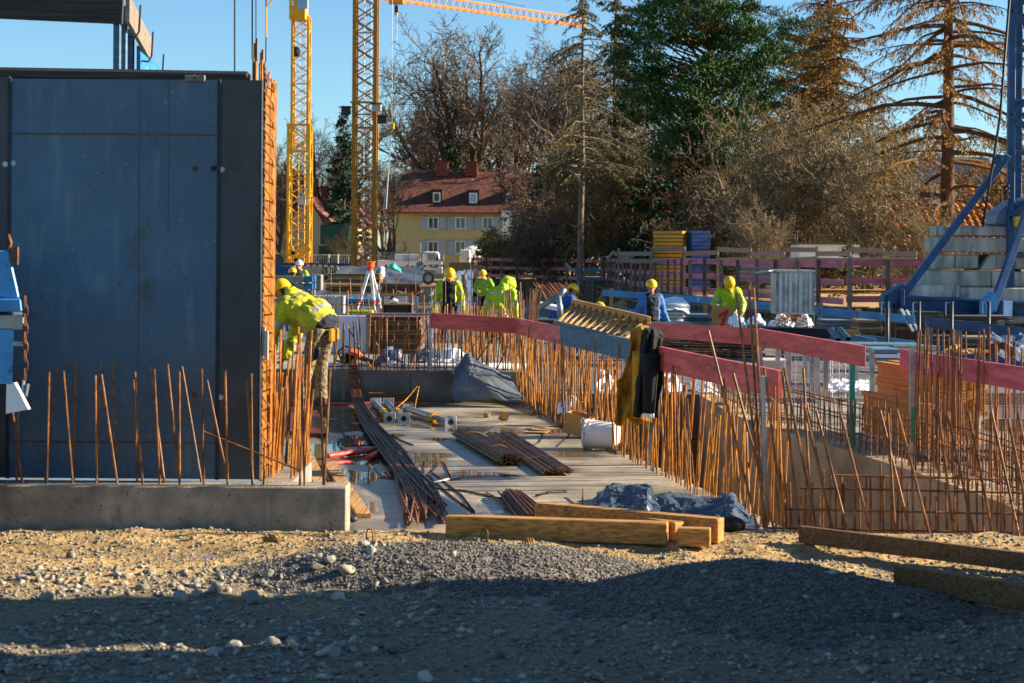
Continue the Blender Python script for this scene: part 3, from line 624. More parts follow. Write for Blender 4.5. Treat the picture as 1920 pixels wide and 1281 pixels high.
for i in range(4):
    u = V3((-2.84, 12.55, 3.57)).lerp(V3((-3.42, 17.0, 3.4)), .12 + .27 * i); part('hook', MB().tube([u + V3((-.06, 0, -.12)), u + V3((.02, -.03, -.13)), u + V3((.045, -.03, -.08)), u + V3((.055, -.03, .12))], .008, 6), dark_steel, gr)

# corner of the blue skip at the left edge, with its chain
sk = thing('blue_skip', 'corner of a blue steel skip with a hanging rusty chain', 'skip', P(-130, 985, 9.6))
S = lambda px, py, Y=9.6: P(px + 9, py, Y)
part('side_wall', MB().prism([S(-400, 470), S(8, 470), S(24, 540), S(28, 560), S(-400, 560)], (-0.310, 1.0, 0)), paint_blue_light, sk, bevel=.01)
part('top_rim', MB().prism([S(-400, 560, 9.57), S(30, 560, 9.57), S(33, 585, 9.57), S(-400, 585, 9.57)], (-0.329, 1.06, 0)), paint_blue_light, sk, bevel=.008)
part('cross_beam', MB().prism([S(-400, 588), S(36, 590), S(36, 618), S(-400, 618)], (-0.279, .9, 0)), steel, sk, bevel=.006)
part('corner_post', MB().prism([S(-60, 618), S(17, 618), S(14, 720), S(-60, 720)], (-0.037, .12, 0)), paint_blue_light, sk)
part('foot_plate', MB().prism([S(3, 720), S(18, 718), S(44, 768), S(2, 776)], (0, .05, 0)), white_paint, sk)
part('body', MB().prism([S(-420, 618), S(-40, 618), S(-60, 965), S(-420, 965)], (-0.294, .95, 0)), paint_blue, sk)
part('skid', MB().prism([S(-420, 965), S(-60, 965), S(-60, 1075), S(-420, 1075)], (0, .3, 0)), dark_steel, sk)
part('rim_hook', MB().tube([S(8, 470), S(12, 455), S(7, 440)], .008, 6), rust, sk)
part('lug', MB().box(S(20, 480), (.03, .03, .1)), rust, sk)
for i in range(9):
    q = S(38 + (i % 2) * .6, 566 + i * 17); e = [];
    for j in range(11):
        t_ = 2 * math.pi * j / 10; u = math.cos(t_) * .013; w = math.sin(t_) * .034
        e.append(q + (V3((u, 0, w)) if i % 2 else V3((0, u, w))))
    part('chain_link', MB().tube(e, .0045, 5, cap=False), rust_dark, sk)
part('shackle', MB().tube([S(36, 712), S(34, 735), S(40, 742), S(44, 720)], .008, 6), galv, sk)
part('latch', MB().box(S(25, 645), (.055, .03, .022)), steel, sk)

# ------------------------------------------------------------------ timbers in the foreground
def timber(label, a, b, w, h, mat=wood_beam, name='timber', group=None):
    return single(name, MB().bar(a, b, w, h), mat, label, 'timber', group, bevel=.006)
def seat(px0, py0, px1, py1, h, z=0):
    a, b = G(px0, py0, z), G(px1, py1, z); a.z += h / 2 + .002; b.z += h / 2 + .002; return a, b
a, b = seat(838, 1006, 1252, 1021, .135); timber('long squared timber lying at the deck edge, front one of the pile', a, b, .1, .135)
a, b = seat(842, 1001, 1274, 1017.5, .13); a.x += 1.2; timber('short squared timber wedged in the middle of the timber pile', a, b, .09, .12)
a, b = seat(1008, 985, 1352, 1018, .15); timber('squared timber lying behind the long front timber', a, b, .1, .15)
a, b = seat(1272, 1023, 1333, 1026, .11); b.y += .02; timber('stubby square offcut at the end of the timber pile', a, b, .09, .11)
a, b = G(1500, 1020, 0), G(1990, 1082, 0); a.z = b.z = .06; timber('long weathered plank set along the near edge of the pit', a, b, .05, .105, wood_brown)
a, b = G(1682, 1105, 0), G(2010, 1160, 0); a.z = b.z = .07; timber('dark timber end poking out of the shade by the gravel heap', a, b, .08, .125, wood_brown)
for px, py, r, lab in ((693, 1016, 24, 'rusty rebar loop standing in the sand by the upstand corner'), (908, 1017, 26, 'rusty rebar loop standing before the long front timber'), (990, 1040, 30, 'bent bundle of rusty wire loops on the crest of the gravel heap')):
    p = G(px, py, .03); s = p.y / FPX; mb = MB()
    for k_ in range(3 if px > 950 else 1):
        o_ = V3(((k_ - 1) * .014 if px > 950 else 0, .01 * k_, 0)); w = 6 * s
        mb.tube([p + o_ + V3((-w, 0, -.05)), p + o_ + V3((-w, 0, r * s * .7)), p + o_ + V3((-w * .6, .01, r * s * .95)), p + o_ + V3((w * .6, .01, r * s * .95)), p + o_ + V3((w, 0, r * s * .7)), p + o_ + V3((w, .01, -.05))], .0055, 6)
    single('rebar_loop', mb, rust, lab, 'rebar loop', smooth=True)
# dry twig and leaves at the foot of the upstand
mb = MB().tube([G(618, 1002), P(622, 985, 10.7), P(616, 978, 10.7)], .004, 5); single('dry_twig', mb, twig, 'small dry twig sprouting by the corner of the near upstand', 'twig')
mb = MB()
for i in range(9):
    q = G(505 + J(14), 1013 + J(3)); mb.add([q, q + V3((.03 + J(.02), J(.02), .02 + abs(J(.03)))), q + V3((.05, J(.03), .01)), q + V3((.02, -.03, .0))], [(0, 1, 2, 3)])
single('dead_leaves', mb, leaf_dead, 'handful of dry brown leaves lying by the near upstand', 'leaves', solid=.002)

# ------------------------------------------------------------------ things on the wet deck
rb = thing('long_rebar_sheaf', 'long sheaf of bent dark bars drooping over the far upstand and across the wet deck', 'rebar sheaf', G(745, 880))
for i in range(46):
    s = (i - 22.5) / 22.5; s1 = max(-1, min(1, s + J(.55))); s2 = max(-1, min(1, s + J(.7))); s = max(-1, min(1, s + J(.3))); lift = abs(J(.06)) + .01
    pts = [P(662 + s * 7, 672 + J(5), 21.2), P(663 + s * 8, 698, 20.72 - .01), P(668 + 9 * s, 742, 20.45)]
    g1 = G(690 + 13 * s1 + J(4), 795); g2 = G(738 + 20 * s2 + J(7), 860); g3 = G(780 + 27 * s + J(9), 925); g4 = G(802 + 42 * s1 + J(8), 970 + J(22))
    for g_, z_ in ((g1, .07), (g2, .045), (g3, .04), (g4, .03)): g_.z = .012 + z_ * random.random() + lift * .3
    pts += [g1, g2, g3, g4]; fine = []
    for k_ in range(len(pts) - 1):
        p0, p1, p2, p3 = pts[max(k_ - 1, 0)], pts[k_], pts[k_ + 1], pts[min(k_ + 2, len(pts) - 1)]
        for t_ in (0, .33, .66): fine.append(.5 * ((2 * p1) + (p2 - p0) * t_ + (2 * p0 - 5 * p1 + 4 * p2 - p3) * t_ * t_ + (3 * p1 - p0 - 3 * p2 + p3) * t_ ** 3))
    fine.append(pts[-1]); part('bar', MB().tube(fine, .0075, 5), rust_dark, rb, smooth=True)
for a_, b_, c_ in (((640, 790), (655, 830), (830, 870)), ((735, 800), (770, 822), (775, 836)), ((640, 838), (690, 836), (720, 834)), ((860, 930), (930, 975), (980, 990)), ((820, 870), (900, 950), (935, 968)), ((560, 870), (600, 800), (640, 790))):
    pass
def loose(label, pts, r=.006, mat=rust_dark, name='loose_rebar'):
    pp = []
    for q in pts:
        g_ = G(q[0], q[1], 0); g_.z = (q[2] if len(q) > 2 else 0) + r + .001; pp.append(g_)
    return single(name, MB().tube(pp, r, 6), mat, label, 'rebar', smooth=True)
loose('thin looped bar curling left of the long sheaf', [(636, 770), (634, 795), (650, 825), (690, 850), (745, 872)])
loose('straight short bar lying across the deck left of the sheaf', [(646, 838), (706, 835)])
loose('pair-ended bar poking out right of the sheaf', [(735, 815), (750, 826), (775, 836)])
loose('long bar fanning out from the sheaf towards the front timber', [(800, 890), (850, 935), (885, 960)])
loose('second long bar fanning out nearer the wet streak', [(806, 884), (866, 930), (890, 962)])
loose('bent bar snaking from the sheaf to the small fan bundle', [(812, 918), (870, 922), (930, 935), (945, 936)], .007)
loose('thin bar resting on the small fan bundle', [(912, 925), (965, 962, .03)])
loose('crooked bar with a raised end in the puddle', [(690, 908), (692, 885, .06), (715, 895), (770, 902)])
loose('short bar stub angled up by the puddle', [(795, 888), (813, 866, .03)])
loose('crossed short bar stub behind the sheaf', [(808, 890), (838, 868, .03)])
loose('short bar stub leaning right behind the sheaf', [(832, 866), (845, 897)])
loose('pale cut pipe lying right of the sheaf', [(812, 908), (862, 897)], .012, galv)
loose('dark electric cable lying along the deck by the cardboard box', [(980, 845), (1012, 830), (1020, 812), (985, 805), (1050, 800), (1070, 815), (1045, 838)], .005, black, 'cable')
loose('cable stub by the blue tarpaulin', [(1005, 932), (1030, 925), (1062, 924)], .008, black, 'cable')
loose('rusty nail-like stub beside the blue tarpaulin', [(1092, 955), (1093, 932, .05)], .006)
def bundle(label, pL, pR, hw, hh, n, r, mat, twist=0, ties=True):
    a, b = G(*pL), G(*pR); t = thing('rebar_bundle', label, 'rebar bundle', (a + b) / 2); d = (b - a).normalized(); s = V3((0, 0, 1)).cross(d).normalized()
    k_ = 0; offs = []
    while len(offs) < n:
        u, w = J(1), random.random()
        if u * u + (2 * w - 1) ** 2 * .9 <= 1: offs.append((u, w))
    for u, w in offs:
        o1 = s * (u * hw) + V3((0, 0, .008 + w * hh)); o2 = s * (u * hw * (1 + twist) + J(.012)) + V3((0, 0, .008 + w * hh * (1 - .3 * abs(twist)))); stick('bar', a + o1 + d * J(.06), b + o2 + d * J(.035), r, t, mat, 6)
    for f_ in (.22, .74) if ties else ():
        m = a.lerp(b, f_); part('tie_wire', MB().tube([m + s * (math.cos(x) * (hw + .002)) + V3((0, 0, .008 + hh / 2 + math.sin(x) * (hh / 2 + .004))) for x in np.linspace(0, 6.28, 15)], .003, 4), rust_bright, t)
    return t
bundle('thick tied bundle of short rusty bars showing its cut ends', (868, 822), (957, 873), .115, .1, 95, .008, rust)
bundle('flatter tied bundle of rusty bars beside the thick bundle', (938, 820), (1046, 892), .14, .05, 60, .007, rust)
bundle('small spread fan of rusty bars behind the front timber', (960, 935), (1012, 985), .1, .07, 40, .007, rust_dark, .5, False)
# bucket, box, scraps
bk = thing('white_bucket', 'white plastic bucket lying on its side by the starter bars', 'bucket', G(1138, 848))
q = G(1131, 846, 0); ax = V3((.9, -.32, -.02)).normalized(); rt = ax.to_track_quat('Z', 'Y').to_matrix(); cen = q + V3((0, .12, .135))
part('body', MB().lathe(cen, [(.125, -.15), (.128, -.14), (.132, -.12), (.135, -.118), (.135, -.10), (.131, -.098), (.12, .13), (.117, .142), (.05, .146), (.0001, .146)], 40, rt), plastic_white, bk)
part('rim', MB().lathe(cen, [(.129, -.165), (.141, -.163), (.141, -.142), (.13, -.14)], 40, rt), plastic_white, bk)
part('handle', MB().tube([cen + rt @ V3((math.cos(x) * .14, math.sin(x) * .14, -.13 - .07 * abs(math.sin(x)))) for x in np.linspace(0, 3.14, 12)], .004, 5), galv, bk)
bx_ = thing('cardboard_box', 'torn cardboard box lying open with a white bag', 'box', G(1085, 825)); q = G(1085, 822)
rot = Matrix.Rotation(R(-18), 3, 'Z') @ Matrix.Rotation(R(12), 3, 'Y')
for c_, s_ in (((0, -.1, .1), (.27, .006, .2)), ((0, .1, .1), (.27, .006, .2)), ((-.135, 0, .1), (.006, .2, .2)), ((.135, 0, .1), (.006, .2, .2)), ((0, 0, .012), (.26, .19, .006))):
    part('side', MB().box(q + V3((0, .1, .03)) + rot @ V3(c_), s_, rot), cardboard, bx_)
part('flap', MB().box(q + V3((.16, .05, .26)), (.12, .2, .005), Matrix.Rotation(R(-60), 3, 'Y')), cardboard, bx_)
def crumple(label, name, outline, mat, amp, freq, n=34, thick=.004, cat='tarpaulin', zmin=None, seed=0, sx=1.0):
    # outline: four corners (world) of a bilinear sheet and a bulge function
    A, B, C_, D, bulge = outline; mb = MB(); pts = []
    for i in range(n):
        for j in range(n):
            u, w = i / (n - 1), j / (n - 1); p = A.lerp(B, u).lerp(D.lerp(C_, u), w); p = p + bulge(u, w)
            q = p * freq + V3((seed, seed * 2, 0)); q = q + V3((noise.noise(q * .6), noise.noise(q * .6 + V3((3, 3, 3))), 0)) * 1.2
            r1 = .5 - abs(noise.noise(V3((q.x * sx, q.y, q.z)))) * 2; r2 = .5 - abs(noise.noise(q * 1.9 + V3((5, 1, 2)))) * 2; tri = abs(((q.x * sx + q.y * .6) * 1.3) % 1 - .5) * 2 - .5
            dv = V3((noise.noise(q + V3((9, 0, 0))) * .7, r2 * .35, r1 * .8 + r2 * .3 + tri * .35)); p = p + dv * amp + V3((0, 0, (.5 - abs(noise.noise(q * 4.5)) * 2) * amp * .18))
            if zmin is not None: p.z = max(p.z, zmin + .004 + .003 * random.random())
            pts.append(p)
    mb.grid(pts, n, n); return single(name, mb, mat, label, cat, solid=thick)
q = G(1068, 800); crumple('crumpled white plastic bag on the cardboard box', 'plastic_bag', (q + V3((-.1, 0, .1)), q + V3((.18, -.02, .12)), q + V3((.15, .2, .25)), q + V3((-.12, .2, .22)), lambda u, w: V3((0, 0, .12 * math.sin(3.14 * u) * math.sin(3.14 * w)))), plastic_bag, .05, 9, 22, .003, 'bag')
for px, py, s, lab in ((913, 783, .05, 'small pale wood offcut lying behind the thick bundle'),): single('wood_offcut', MB().box(G(px, py) + V3((0, 0, s / 2)), (s, s * 1.4, s), Matrix.Rotation(.5, 3, 'Z')), wood_raw, lab, 'wood offcut', bevel=.003)
single('paper_scrap', MB().box(G(945, 790) + V3((0, 0, .05)), (.1, .006, .12), Matrix.Rotation(.4, 3, 'Y') @ Matrix.Rotation(.5, 3, 'X')), cardboard, 'tilted beige paper scrap behind the bundles', 'scrap')
mb = MB()
for i in range(3): mb.box(G(1005 + i * 9, 812 - i * 2) + V3((0, 0, .012 + .012 * i)), (.24 - .06 * i, .16, .008), Matrix.Rotation(.4 * i - .3, 3, 'Z') @ Matrix.Rotation(.08 * i, 3, 'Y'))
single('flat_cardboard', mb, cardboard, 'torn flat cardboard pieces lying before the box', 'cardboard')
# steel props
def prop(label, pa, pb, z=.045):
    a, b = G(*pa), G(*pb); a.z = b.z = z; d = (b - a).normalized(); t = thing('steel_prop', label, 'prop', (a + b) / 2, 'steel props on the deck')
    t.location.z = 0; W[t.name].z = 0; rt = d.to_track_quat('Z', 'Y').to_matrix()
    part('outer_tube', MB().tube([a, a.lerp(b, .62)], .036, 14), galv, t, smooth=False); part('inner_tube', MB().tube([a.lerp(b, .6), b], .027, 12), steel, t)
    part('collar', MB().tube([a.lerp(b, .58), a.lerp(b, .64)], .043, 14), paint_yellow, t)
    for e in (a, b):
        pl = MB(); pl.box(e, (.13, .13, .008), rt); part('end_plate', pl, galv, t, bevel=.01)
        part('plate_hole', MB().lathe(e - d * .006 if e is a else e - d * .0, [(.03, -.0055), (.03, .0055)], 12, rt), black, t)
prop('galvanised prop lying diagonally with a yellow collar', (765, 775), (845, 800)); prop('galvanised prop lying next to the brown beam', (704, 764), (730, 793)); prop('galvanised prop between the two other props', (728, 764), (757, 793))
loose('rope hoop arching over the props', [(715, 790), (760, 772, .12), (786, 758, .22), (775, 782, .02)], .008, cloth_mustard, 'rope')
single('red_rail', MB().bar(G(598, 761) + V3((0, 0, .02)), G(775, 759) + V3((0, 0, .02)), .06, .035), board_red, 'long thin red rail lying at the foot of the far upstand', 'rail', bevel=.003)
single('brown_beam', MB().bar(G(690, 757) + V3((0, .04, .065)), G(784, 757) + V3((0, .04, .065)), .12, .13), wood_brown, 'short brown steel-edged beam standing before the far upstand', 'beam', bevel=.004)
for i, (p0, p1, w, lab) in enumerate((((557, 777), (552, 816), .2, 'left dark red formwork plank under the bent worker'), ((578, 776), (597, 820), .2, 'right dark red formwork plank under the bent worker'))):
    a, b = G(*p0), G(*p1); a.z = b.z = .022; single('red_plank', MB().bar(a, b, w, .04), wood_red, lab, 'plank', bevel=.003)
for p0, p1, w, lab in (((578, 862), (612, 940), .1, 'shorter wooden plank half behind the upstand corner'), ((616, 872), (682, 972), .1, 'long wooden plank reaching past the upstand corner')):
    a, b = G(*p0), G(*p1); a.z = b.z = .018; single('wooden_plank', MB().bar(a, b, w, .03), wood_rawy, lab, 'plank', bevel=.002)
for p0, p1, lab in (((613, 862), (706, 849), 'long red corrugated plastic tube lying by the sheaf'), ((690, 866), (708, 856), 'short red plastic tube stub beside the long red tube')):
    a, b = G(*p0), G(*p1); a.z = b.z = .03; mb = MB(); k_ = 24; mb.tube([a.lerp(b, i / k_) for i in range(k_ + 1)], [.024 + (.004 if (i // 2) % 2 else 0) for i in range(k_ + 1)], 12); single('red_tube', mb, paint_orange if 0 else M('red_plastic', c('#d8412c'), .45, .1, 5), lab, 'tube', smooth=True)
single('blue_stone', stone_like := MB().ball(G(661, 979) + V3((0, 0, .02)), (.035, .03, .022), 10, 7), dark_steel, 'small dark lump of stone on the deck by the upstand end', 'stone', smooth=True)
# tarpaulins
crumple('stiff dark grey tarpaulin thrown against the far upstand', 'grey_tarpaulin', (P(850, 752, 20.05), P(985, 755, 20.0), P(950, 700, 20.68), P(876, 660, 20.7), lambda u, w: V3((-.1 * math.sin(3.14 * w) * (1 - u), -.2 * math.sin(3.14 * w) * math.sin(3.14 * u), .05 * math.sin(3.14 * u) * math.sin(3.14 * w)))), tarp_grey, .075, 2.6, 36, zmin=0)
A, B, C_, D = G(1112, 968), G(1425, 995), G(1400, 945), G(1122, 935)
crumple('crumpled blue-grey plastic tarpaulin lying behind the timbers', 'blue_tarpaulin', (A, B, C_, D, lambda u, w: V3((0, 0, (.14 if u < .35 else .07 + .06 * math.exp(-((u - .85) / .1) ** 2)) * math.sin(3.14 * w) ** .6 * min(1, u * 9 + .25) * min(1, (1 - u) * 8)))), tarp_blue, .065, 5.5, 56, zmin=0, seed=3, sx=.6)
single('black_bag_end', MB().ball(G(1372, 1000) + V3((0, 0, .05)), (.09, .06, .06), 14, 9), black, 'black plastic tarp roll peeking out beside the timber ends', 'roll', smooth=True)

# ------------------------------------------------------------------ guard rails round the pit
def rail_thing(name, label, loc): return thing(name, label, 'guard rail', loc)
fr = rail_thing('front_guard_rail', 'red timber guard rail along the deck edge, on green posts', (1, 16, 0))
def bd(a, b, mat, t, w=.03, h=.188, name='board'): return part(name, MB().bar(a, b, w, h), mat, t, bevel=.003)
b1a, b1b = P(1216, 667, 14.0), P(1463, 721, 11.5); bd(b1a, b1b, board_red, fr, .04)
b2a, b2b = P(967, 611, 20.45), P(1222, 664, 14.2); m1 = b2a.lerp(b2b, .42)
bd(b2a, m1 + (m1 - b2a).normalized() * -.003, board_red, fr); bd(m1, b2b, board_bluegrey, fr)
b3a, b3b = P(807, 601, 20.62), P(970, 611, 20.5); bd(b3a, b3b, board_red, fr, .03)
for px, y0, y1, Y in ((1001, 752, 640, 20.5), (1089, 772, 645, 18.6)):
    q = edge(Y if px == 1001 else 17.5); Y = q.y; a = V3((X_at(px, Y), Y, 0)); part('post', MB().bar(a, a + V3((0, 0, .95)), .035, .035, (0, 1, 0)), green_post, fr)
a = G(1217, 872); gp_ = part('post', MB().bar(a + V3((0, 0, .2)), a + V3((0, 0, .98)), .04, .04, (0, 1, 0)), green_post, fr); part('socket', MB().bar(a, a + V3((0, 0, .26)), .055, .055, (0, 1, 0)), galv, gp_)
q = P(807, 600, 20.75); part('post', MB().bar((q.x, q.y, .36), (q.x, q.y, 1.1), .035, .035, (0, 1, 0)), galv, fr)
br = rail_thing('rear_guard_rail', 'red timber guard rail along the pit wall, ending at a green post', (3, 18, 0))
r1, r2, r3 = P(1203, 617, 22.3), P(1424, 632, 18.7), P(1619, 668, 15.55); bd(r1, r2, board_red, br); bd(r2, r3, board_red, br, .04)
a = G(1597, 838); part('post', MB().bar(a, a + V3((0, 0, .95)), .045, .045, (0, 1, 0)), green_post, br); q = P(1427, 640, 18.9); part('post', MB().bar((q.x, q.y, 0), (q.x, q.y, 1.0), .035, .035, (0, 1, 0)), galv, br)
sr = rail_thing('short_guard_rail', 'faded red guard board behind tall bars on the right deck', (4.2, 14.5, 0))
bd(P(1690, 674, 15.6), P(1990, 722, 13.2), board_pink, sr, .035, .19); a = G(1708, 872); part('post', MB().bar(a, a + V3((0, 0, 1.0)), .035, .035, (0, 1, 0)), galv, sr); part('post_foot', MB().bar(a + V3((.005, -.02, .2)), a + V3((.005, -.02, .5)), .02, .02, (0, 1, 0)), green_post, sr)
# wooden ladder lying on the front rail
ld = thing('wooden_ladder', 'pale wooden ladder tilted along the top of the front guard rail', 'ladder', P(1130, 610, 17))
la, lb_ = P(1040, 607, 18.4), P(1172, 641, 15.5); off = V3((.22, .42, .2)); ra, rb_ = P(1074, 567, 18.75), P(1217, 601, 15.85)
part('side_rail', MB().bar(la, lb_, .035, .075), wood_grey, ld, bevel=.003); part('side_rail', MB().bar(ra, rb_, .035, .075), wood_raw, ld, bevel=.003)
for i in range(12):
    t_ = .03 + .94 * i / 11; stick('rung', la.lerp(lb_, t_), ra.lerp(rb_, t_), .018, ld, wood_raw, 8)
# jackets hung over the rail
def garment(label, name, mat, px0, px1, pyt, pyb, Y, seed, trim=None, taper=.25, lean=0):
    nu, nv = 26, 30; pts = []
    for i in range(nu):
        for j in range(nv):
            u, w = i / (nu - 1), j / (nv - 1); w_ = 1 - taper * (1 - w) if w < .5 else 1 - .1 * (w - .5)
            cx = (px0 + px1) / 2 + lean * (1 - w); px = cx + (u - .5) * (px1 - px0) * w_ + 5 * noise.noise(V3((w * 3, seed, u)))
            py = pyt + (pyb - pyt) * w - 10 * math.sin(3.14 * u) * (1 - w) + (14 * noise.noise(V3((u * 4, seed, 0))) if w > .9 else 0)
            fold = .04 * math.sin(u * 15 + seed + 1.8 * w) * (.35 + w) + .035 * noise.noise(V3((u * 5, w * 4, seed)))
            p = P(px, py, Y - .05 - fold - .05 * math.sin(3.14 * u) * (1 - w * .4)); pts.append(p)
    for i in range(nu):                                    # the back half hanging behind the board
        pass
    mb = MB().grid(pts, nu, nv); t = thing(name, label, 'jacket', P((px0 + px1) / 2, pyb, Y)); part('front', mb, mat, t, smooth=True, solid=.012)
    pb = []
    for i in range(nu):
        for j in range(8):
            u, w = i / (nu - 1), j / 7; p = pts[i * nv].copy(); p.y += .17 * min(1, w * 3); p.z += .035 * math.sin(3.14 * min(1, w * 1.5)) - .3 * max(0, w - .3); p.x += .03 * noise.noise(V3((u * 5, w * 3, seed))); pb.append(p)
    part('back', MB().grid(pb, nu, 8), mat, t, smooth=True, solid=.012)
    # a sleeve
    s0 = P(px0 + (px1 - px0) * .7, pyt + 30, Y - .12); s1 = P(px0 + (px1 - px0) * .66, (pyt + pyb) / 2, Y - .15); s2 = P(px0 + (px1 - px0) * .6, pyb - 8, Y - .13)
    part('sleeve', MB().tube([s0, s0.lerp(s1, .5), s1, s1.lerp(s2, .5), s2], [.07, .066, .06, .055, .05], 12), mat, t, smooth=True)
    if trim: part('lining', MB().tube([s2 + V3((0, 0, .02)), s2 - V3((0, 0, .04))], .046, 12), trim, t, smooth=True)
    return t
garment('mustard work jacket hanging over the rail next to the black one', 'mustard_jacket', cloth_mustard, 1150, 1224, 630, 792, 13.95, 1.0, None, .45, 18)
garment('black jacket with grey lining hanging over the rail', 'black_jacket', cloth_black, 1186, 1236, 634, 782, 13.8, 4.0, plastic_bag, .2, 12)
# ------------------------------------------------------------------ things on the raised deck and the middle ground
def pbox(px0, py0, px1, py1, Y, depth, mat, t=None, name='box', bevel=0, rz=0):
    a, b = P(px0, py0, Y), P(px1, py1, Y); x0, x1 = X_at(px0, Y), X_at(px1, Y)
    zc, h = (a.z + b.z) / 2, abs(a.z - b.z); mb = MB().box(((x0 + x1) / 2, Y + depth / 2, zc), (abs(x1 - x0), depth, h), Matrix.Rotation(rz, 3, 'Z') if rz else None)
    return part(name, mb, mat, t, bevel=bevel) if t else mb
single('foam_board', pbox(608, 592, 688, 662, 25, .12, foam), foam, 'pale white foam board leaning behind the bars', 'foam board', bevel=.004)
single('foam_edge_post', pbox(687, 588, 694, 664, 24.9, .1, wood_grey), wood_grey, 'grey timber upright at the end of the foam board', 'timber')
st = thing('form_board_stack', 'tall stack of brown formwork boards behind the row of bars', 'board stack', P(742, 664, 25))
for i in range(12): pbox(695 + J(1.5), 594 + i * 5.9, 790 + J(3), 599.6 + i * 5.9, 25, .6, wood_brown if i % 3 else wood_red, st, 'board', .002)
single('white_plank', pbox(690, 587, 806, 592, 24.7, .12, wood_grey), wood_grey, 'long pale plank lying on top of the brown board stack', 'plank', bevel=.003)
# rubble and tarps on the raised deck
for (x0, y0, x1, y1, Y, m_, lab, s) in ((700, 668, 765, 640, 22.3, tarp_slope, 'grey plastic sheet bunched before the brown board stack', 2), (765, 662, 830, 645, 22.8, tarp_blue, 'dark plastic sheet lying among the bars', 5), (815, 668, 880, 640, 22.4, plastic_bag, 'pale rubble sacks heaped on the raised deck', 8)):
    a, b = P(x0, y0, Y), P(x1, y0, Y); a.z = b.z = .36; crumple(lab, 'plastic_sheet', (a, b, b + V3((0, .5, 0)), a + V3((0, .5, 0)), lambda u, w: V3((0, 0, .2 * math.sin(3.14 * u) * math.sin(3.14 * w)))), m_, .06, 6, 24, zmin=.345, seed=s)
mb = MB()
for i in range(16):
    q = P(random.uniform(800, 870), 668, 22.1 + random.random() * .5); mb.box((q.x, q.y, .37 + .03 * random.random()), (random.uniform(.05, .14), .08, random.uniform(.03, .09)), Matrix.Rotation(J(1.5), 3, 'Z') @ Matrix.Rotation(J(.5), 3, 'Y'))
single('concrete_rubble', mb, block_light, 'broken pale concrete rubble on the raised deck', 'rubble', kind='stuff')
single('white_pipe', MB().tube([(X_at(610, 21.3), 21.3, .39), (X_at(985, 21.3), 21.3, .39)], .045, 12), grey_light, 'long white pipe lying along the top of the far upstand', 'pipe', smooth=True)
single('white_pipe', MB().tube([(X_at(800, 21.9), 21.9, .385), (X_at(990, 21.6), 21.6, .385)], .035, 12), plastic_white, 'shorter white pipe behind the grey tarpaulin', 'pipe', smooth=True)
single('black_cable', MB().tube([P(605, 688, 21.05), P(680, 686, 21.0), P(760, 690, 21.05), P(880, 688, 21.0)], .008, 5), black, 'black cable trailing along the far upstand', 'cable', smooth=True)
# chainsaw
cs = thing('petrol_saw', 'orange and black petrol cut-off saw on the raised deck', 'saw', P(655, 690, 21.15)); q = P(655, 672, 21.15)
part('engine', MB().box(q + V3((.0, 0, .0)), (.2, .14, .13)), cloth_black, cs, bevel=.03); part('cover', MB().box(q + V3((.07, -.01, .06)), (.19, .15, .1), Matrix.Rotation(.3, 3, 'Y')), paint_orange, cs, bevel=.035)
part('handle', MB().tube([q + V3((-.09, 0, -.05)), q + V3((-.14, 0, .08)), q + V3((-.06, 0, .15)), q + V3((.05, 0, .13))], .012, 8), black, cs, smooth=True); part('guide_bar', MB().box(q + V3((.24, 0, -.03)), (.3, .012, .06), Matrix.Rotation(.35, 3, 'Y')), dark_steel, cs)
part('rear_grip', MB().tube([q + V3((-.05, .03, -.06)), q + V3((-.17, .03, -.03)), q + V3((-.16, .03, .05))], .014, 8), black, cs)
# stacks between the decks and the far hoarding
def stack(label, px0, py0, px1, py1, Y, n, depth, mats, cat='board stack', name='board_stack', gap=.12):
    t = thing(name, label, cat, P((px0 + px1) / 2, py1, Y)); h = (py1 - py0) / n
    for i in range(n): pbox(px0 + J(2), py0 + i * h, px1 + J(2), py0 + (i + 1 - gap) * h, Y, depth, mats[i % len(mats)], t, 'board', .003)
    return t
t = thing('beam_stack', 'stack of grey concrete beams with blue painted ends', 'beam stack', P(550, 556, 36))
for y0, y1 in ((518, 530), (531.5, 543), (544.5, 556)): pbox(470, y0, 571, y1, 36, .6, concrete, t, 'beam', .01)
for y0, y1 in ((518, 530), (531.5, 543)): pbox(571.4, y0, 587, y1, 35.99, .61, board_blue, t, 'blue_end', .01)
pbox(571.4, 544.5, 586, 556, 36, .6, concrete, t, 'beam_end', .01)
t = thing('block_wall', 'low wall of pale building blocks behind the bars', 'wall', P(615, 588, 31))
for i in range(2):
    for j in range(4): pbox(586 + j * 15, 555 + i * 17, 600.4 + j * 15, 571.4 + i * 17, 31 + .01 * (j % 2), .25, block_light, t, 'block', .004)
stack('upper stack of brown formwork boards with pale edges', 616, 513, 712, 531, 40, 3, 1.0, (wood_brown, wood_raw), gap=.08)
stack('lower stack of brown formwork boards behind the tripod legs', 612, 533, 705, 552, 37, 3, 1.0, (wood_raw, wood_brown), gap=.08)
stack('dark board pile strapped with green bands', 715, 532, 789, 556, 36, 4, .8, (wood_brown, wood_red), gap=.05)
stack('blue board pile low behind the tripod', 648, 560, 712, 575, 33, 2, .6, (board_blue, board_bluegrey))
single('yellow_bag', pbox(652, 582, 700, 589, 32, .3, hivis), hivis, 'flat yellow-green cover lying behind the bars', 'cover', bevel=.02)
t = thing('tool_crate', 'open timber crate with a black panel and tools', 'crate', P(745, 590, 29))
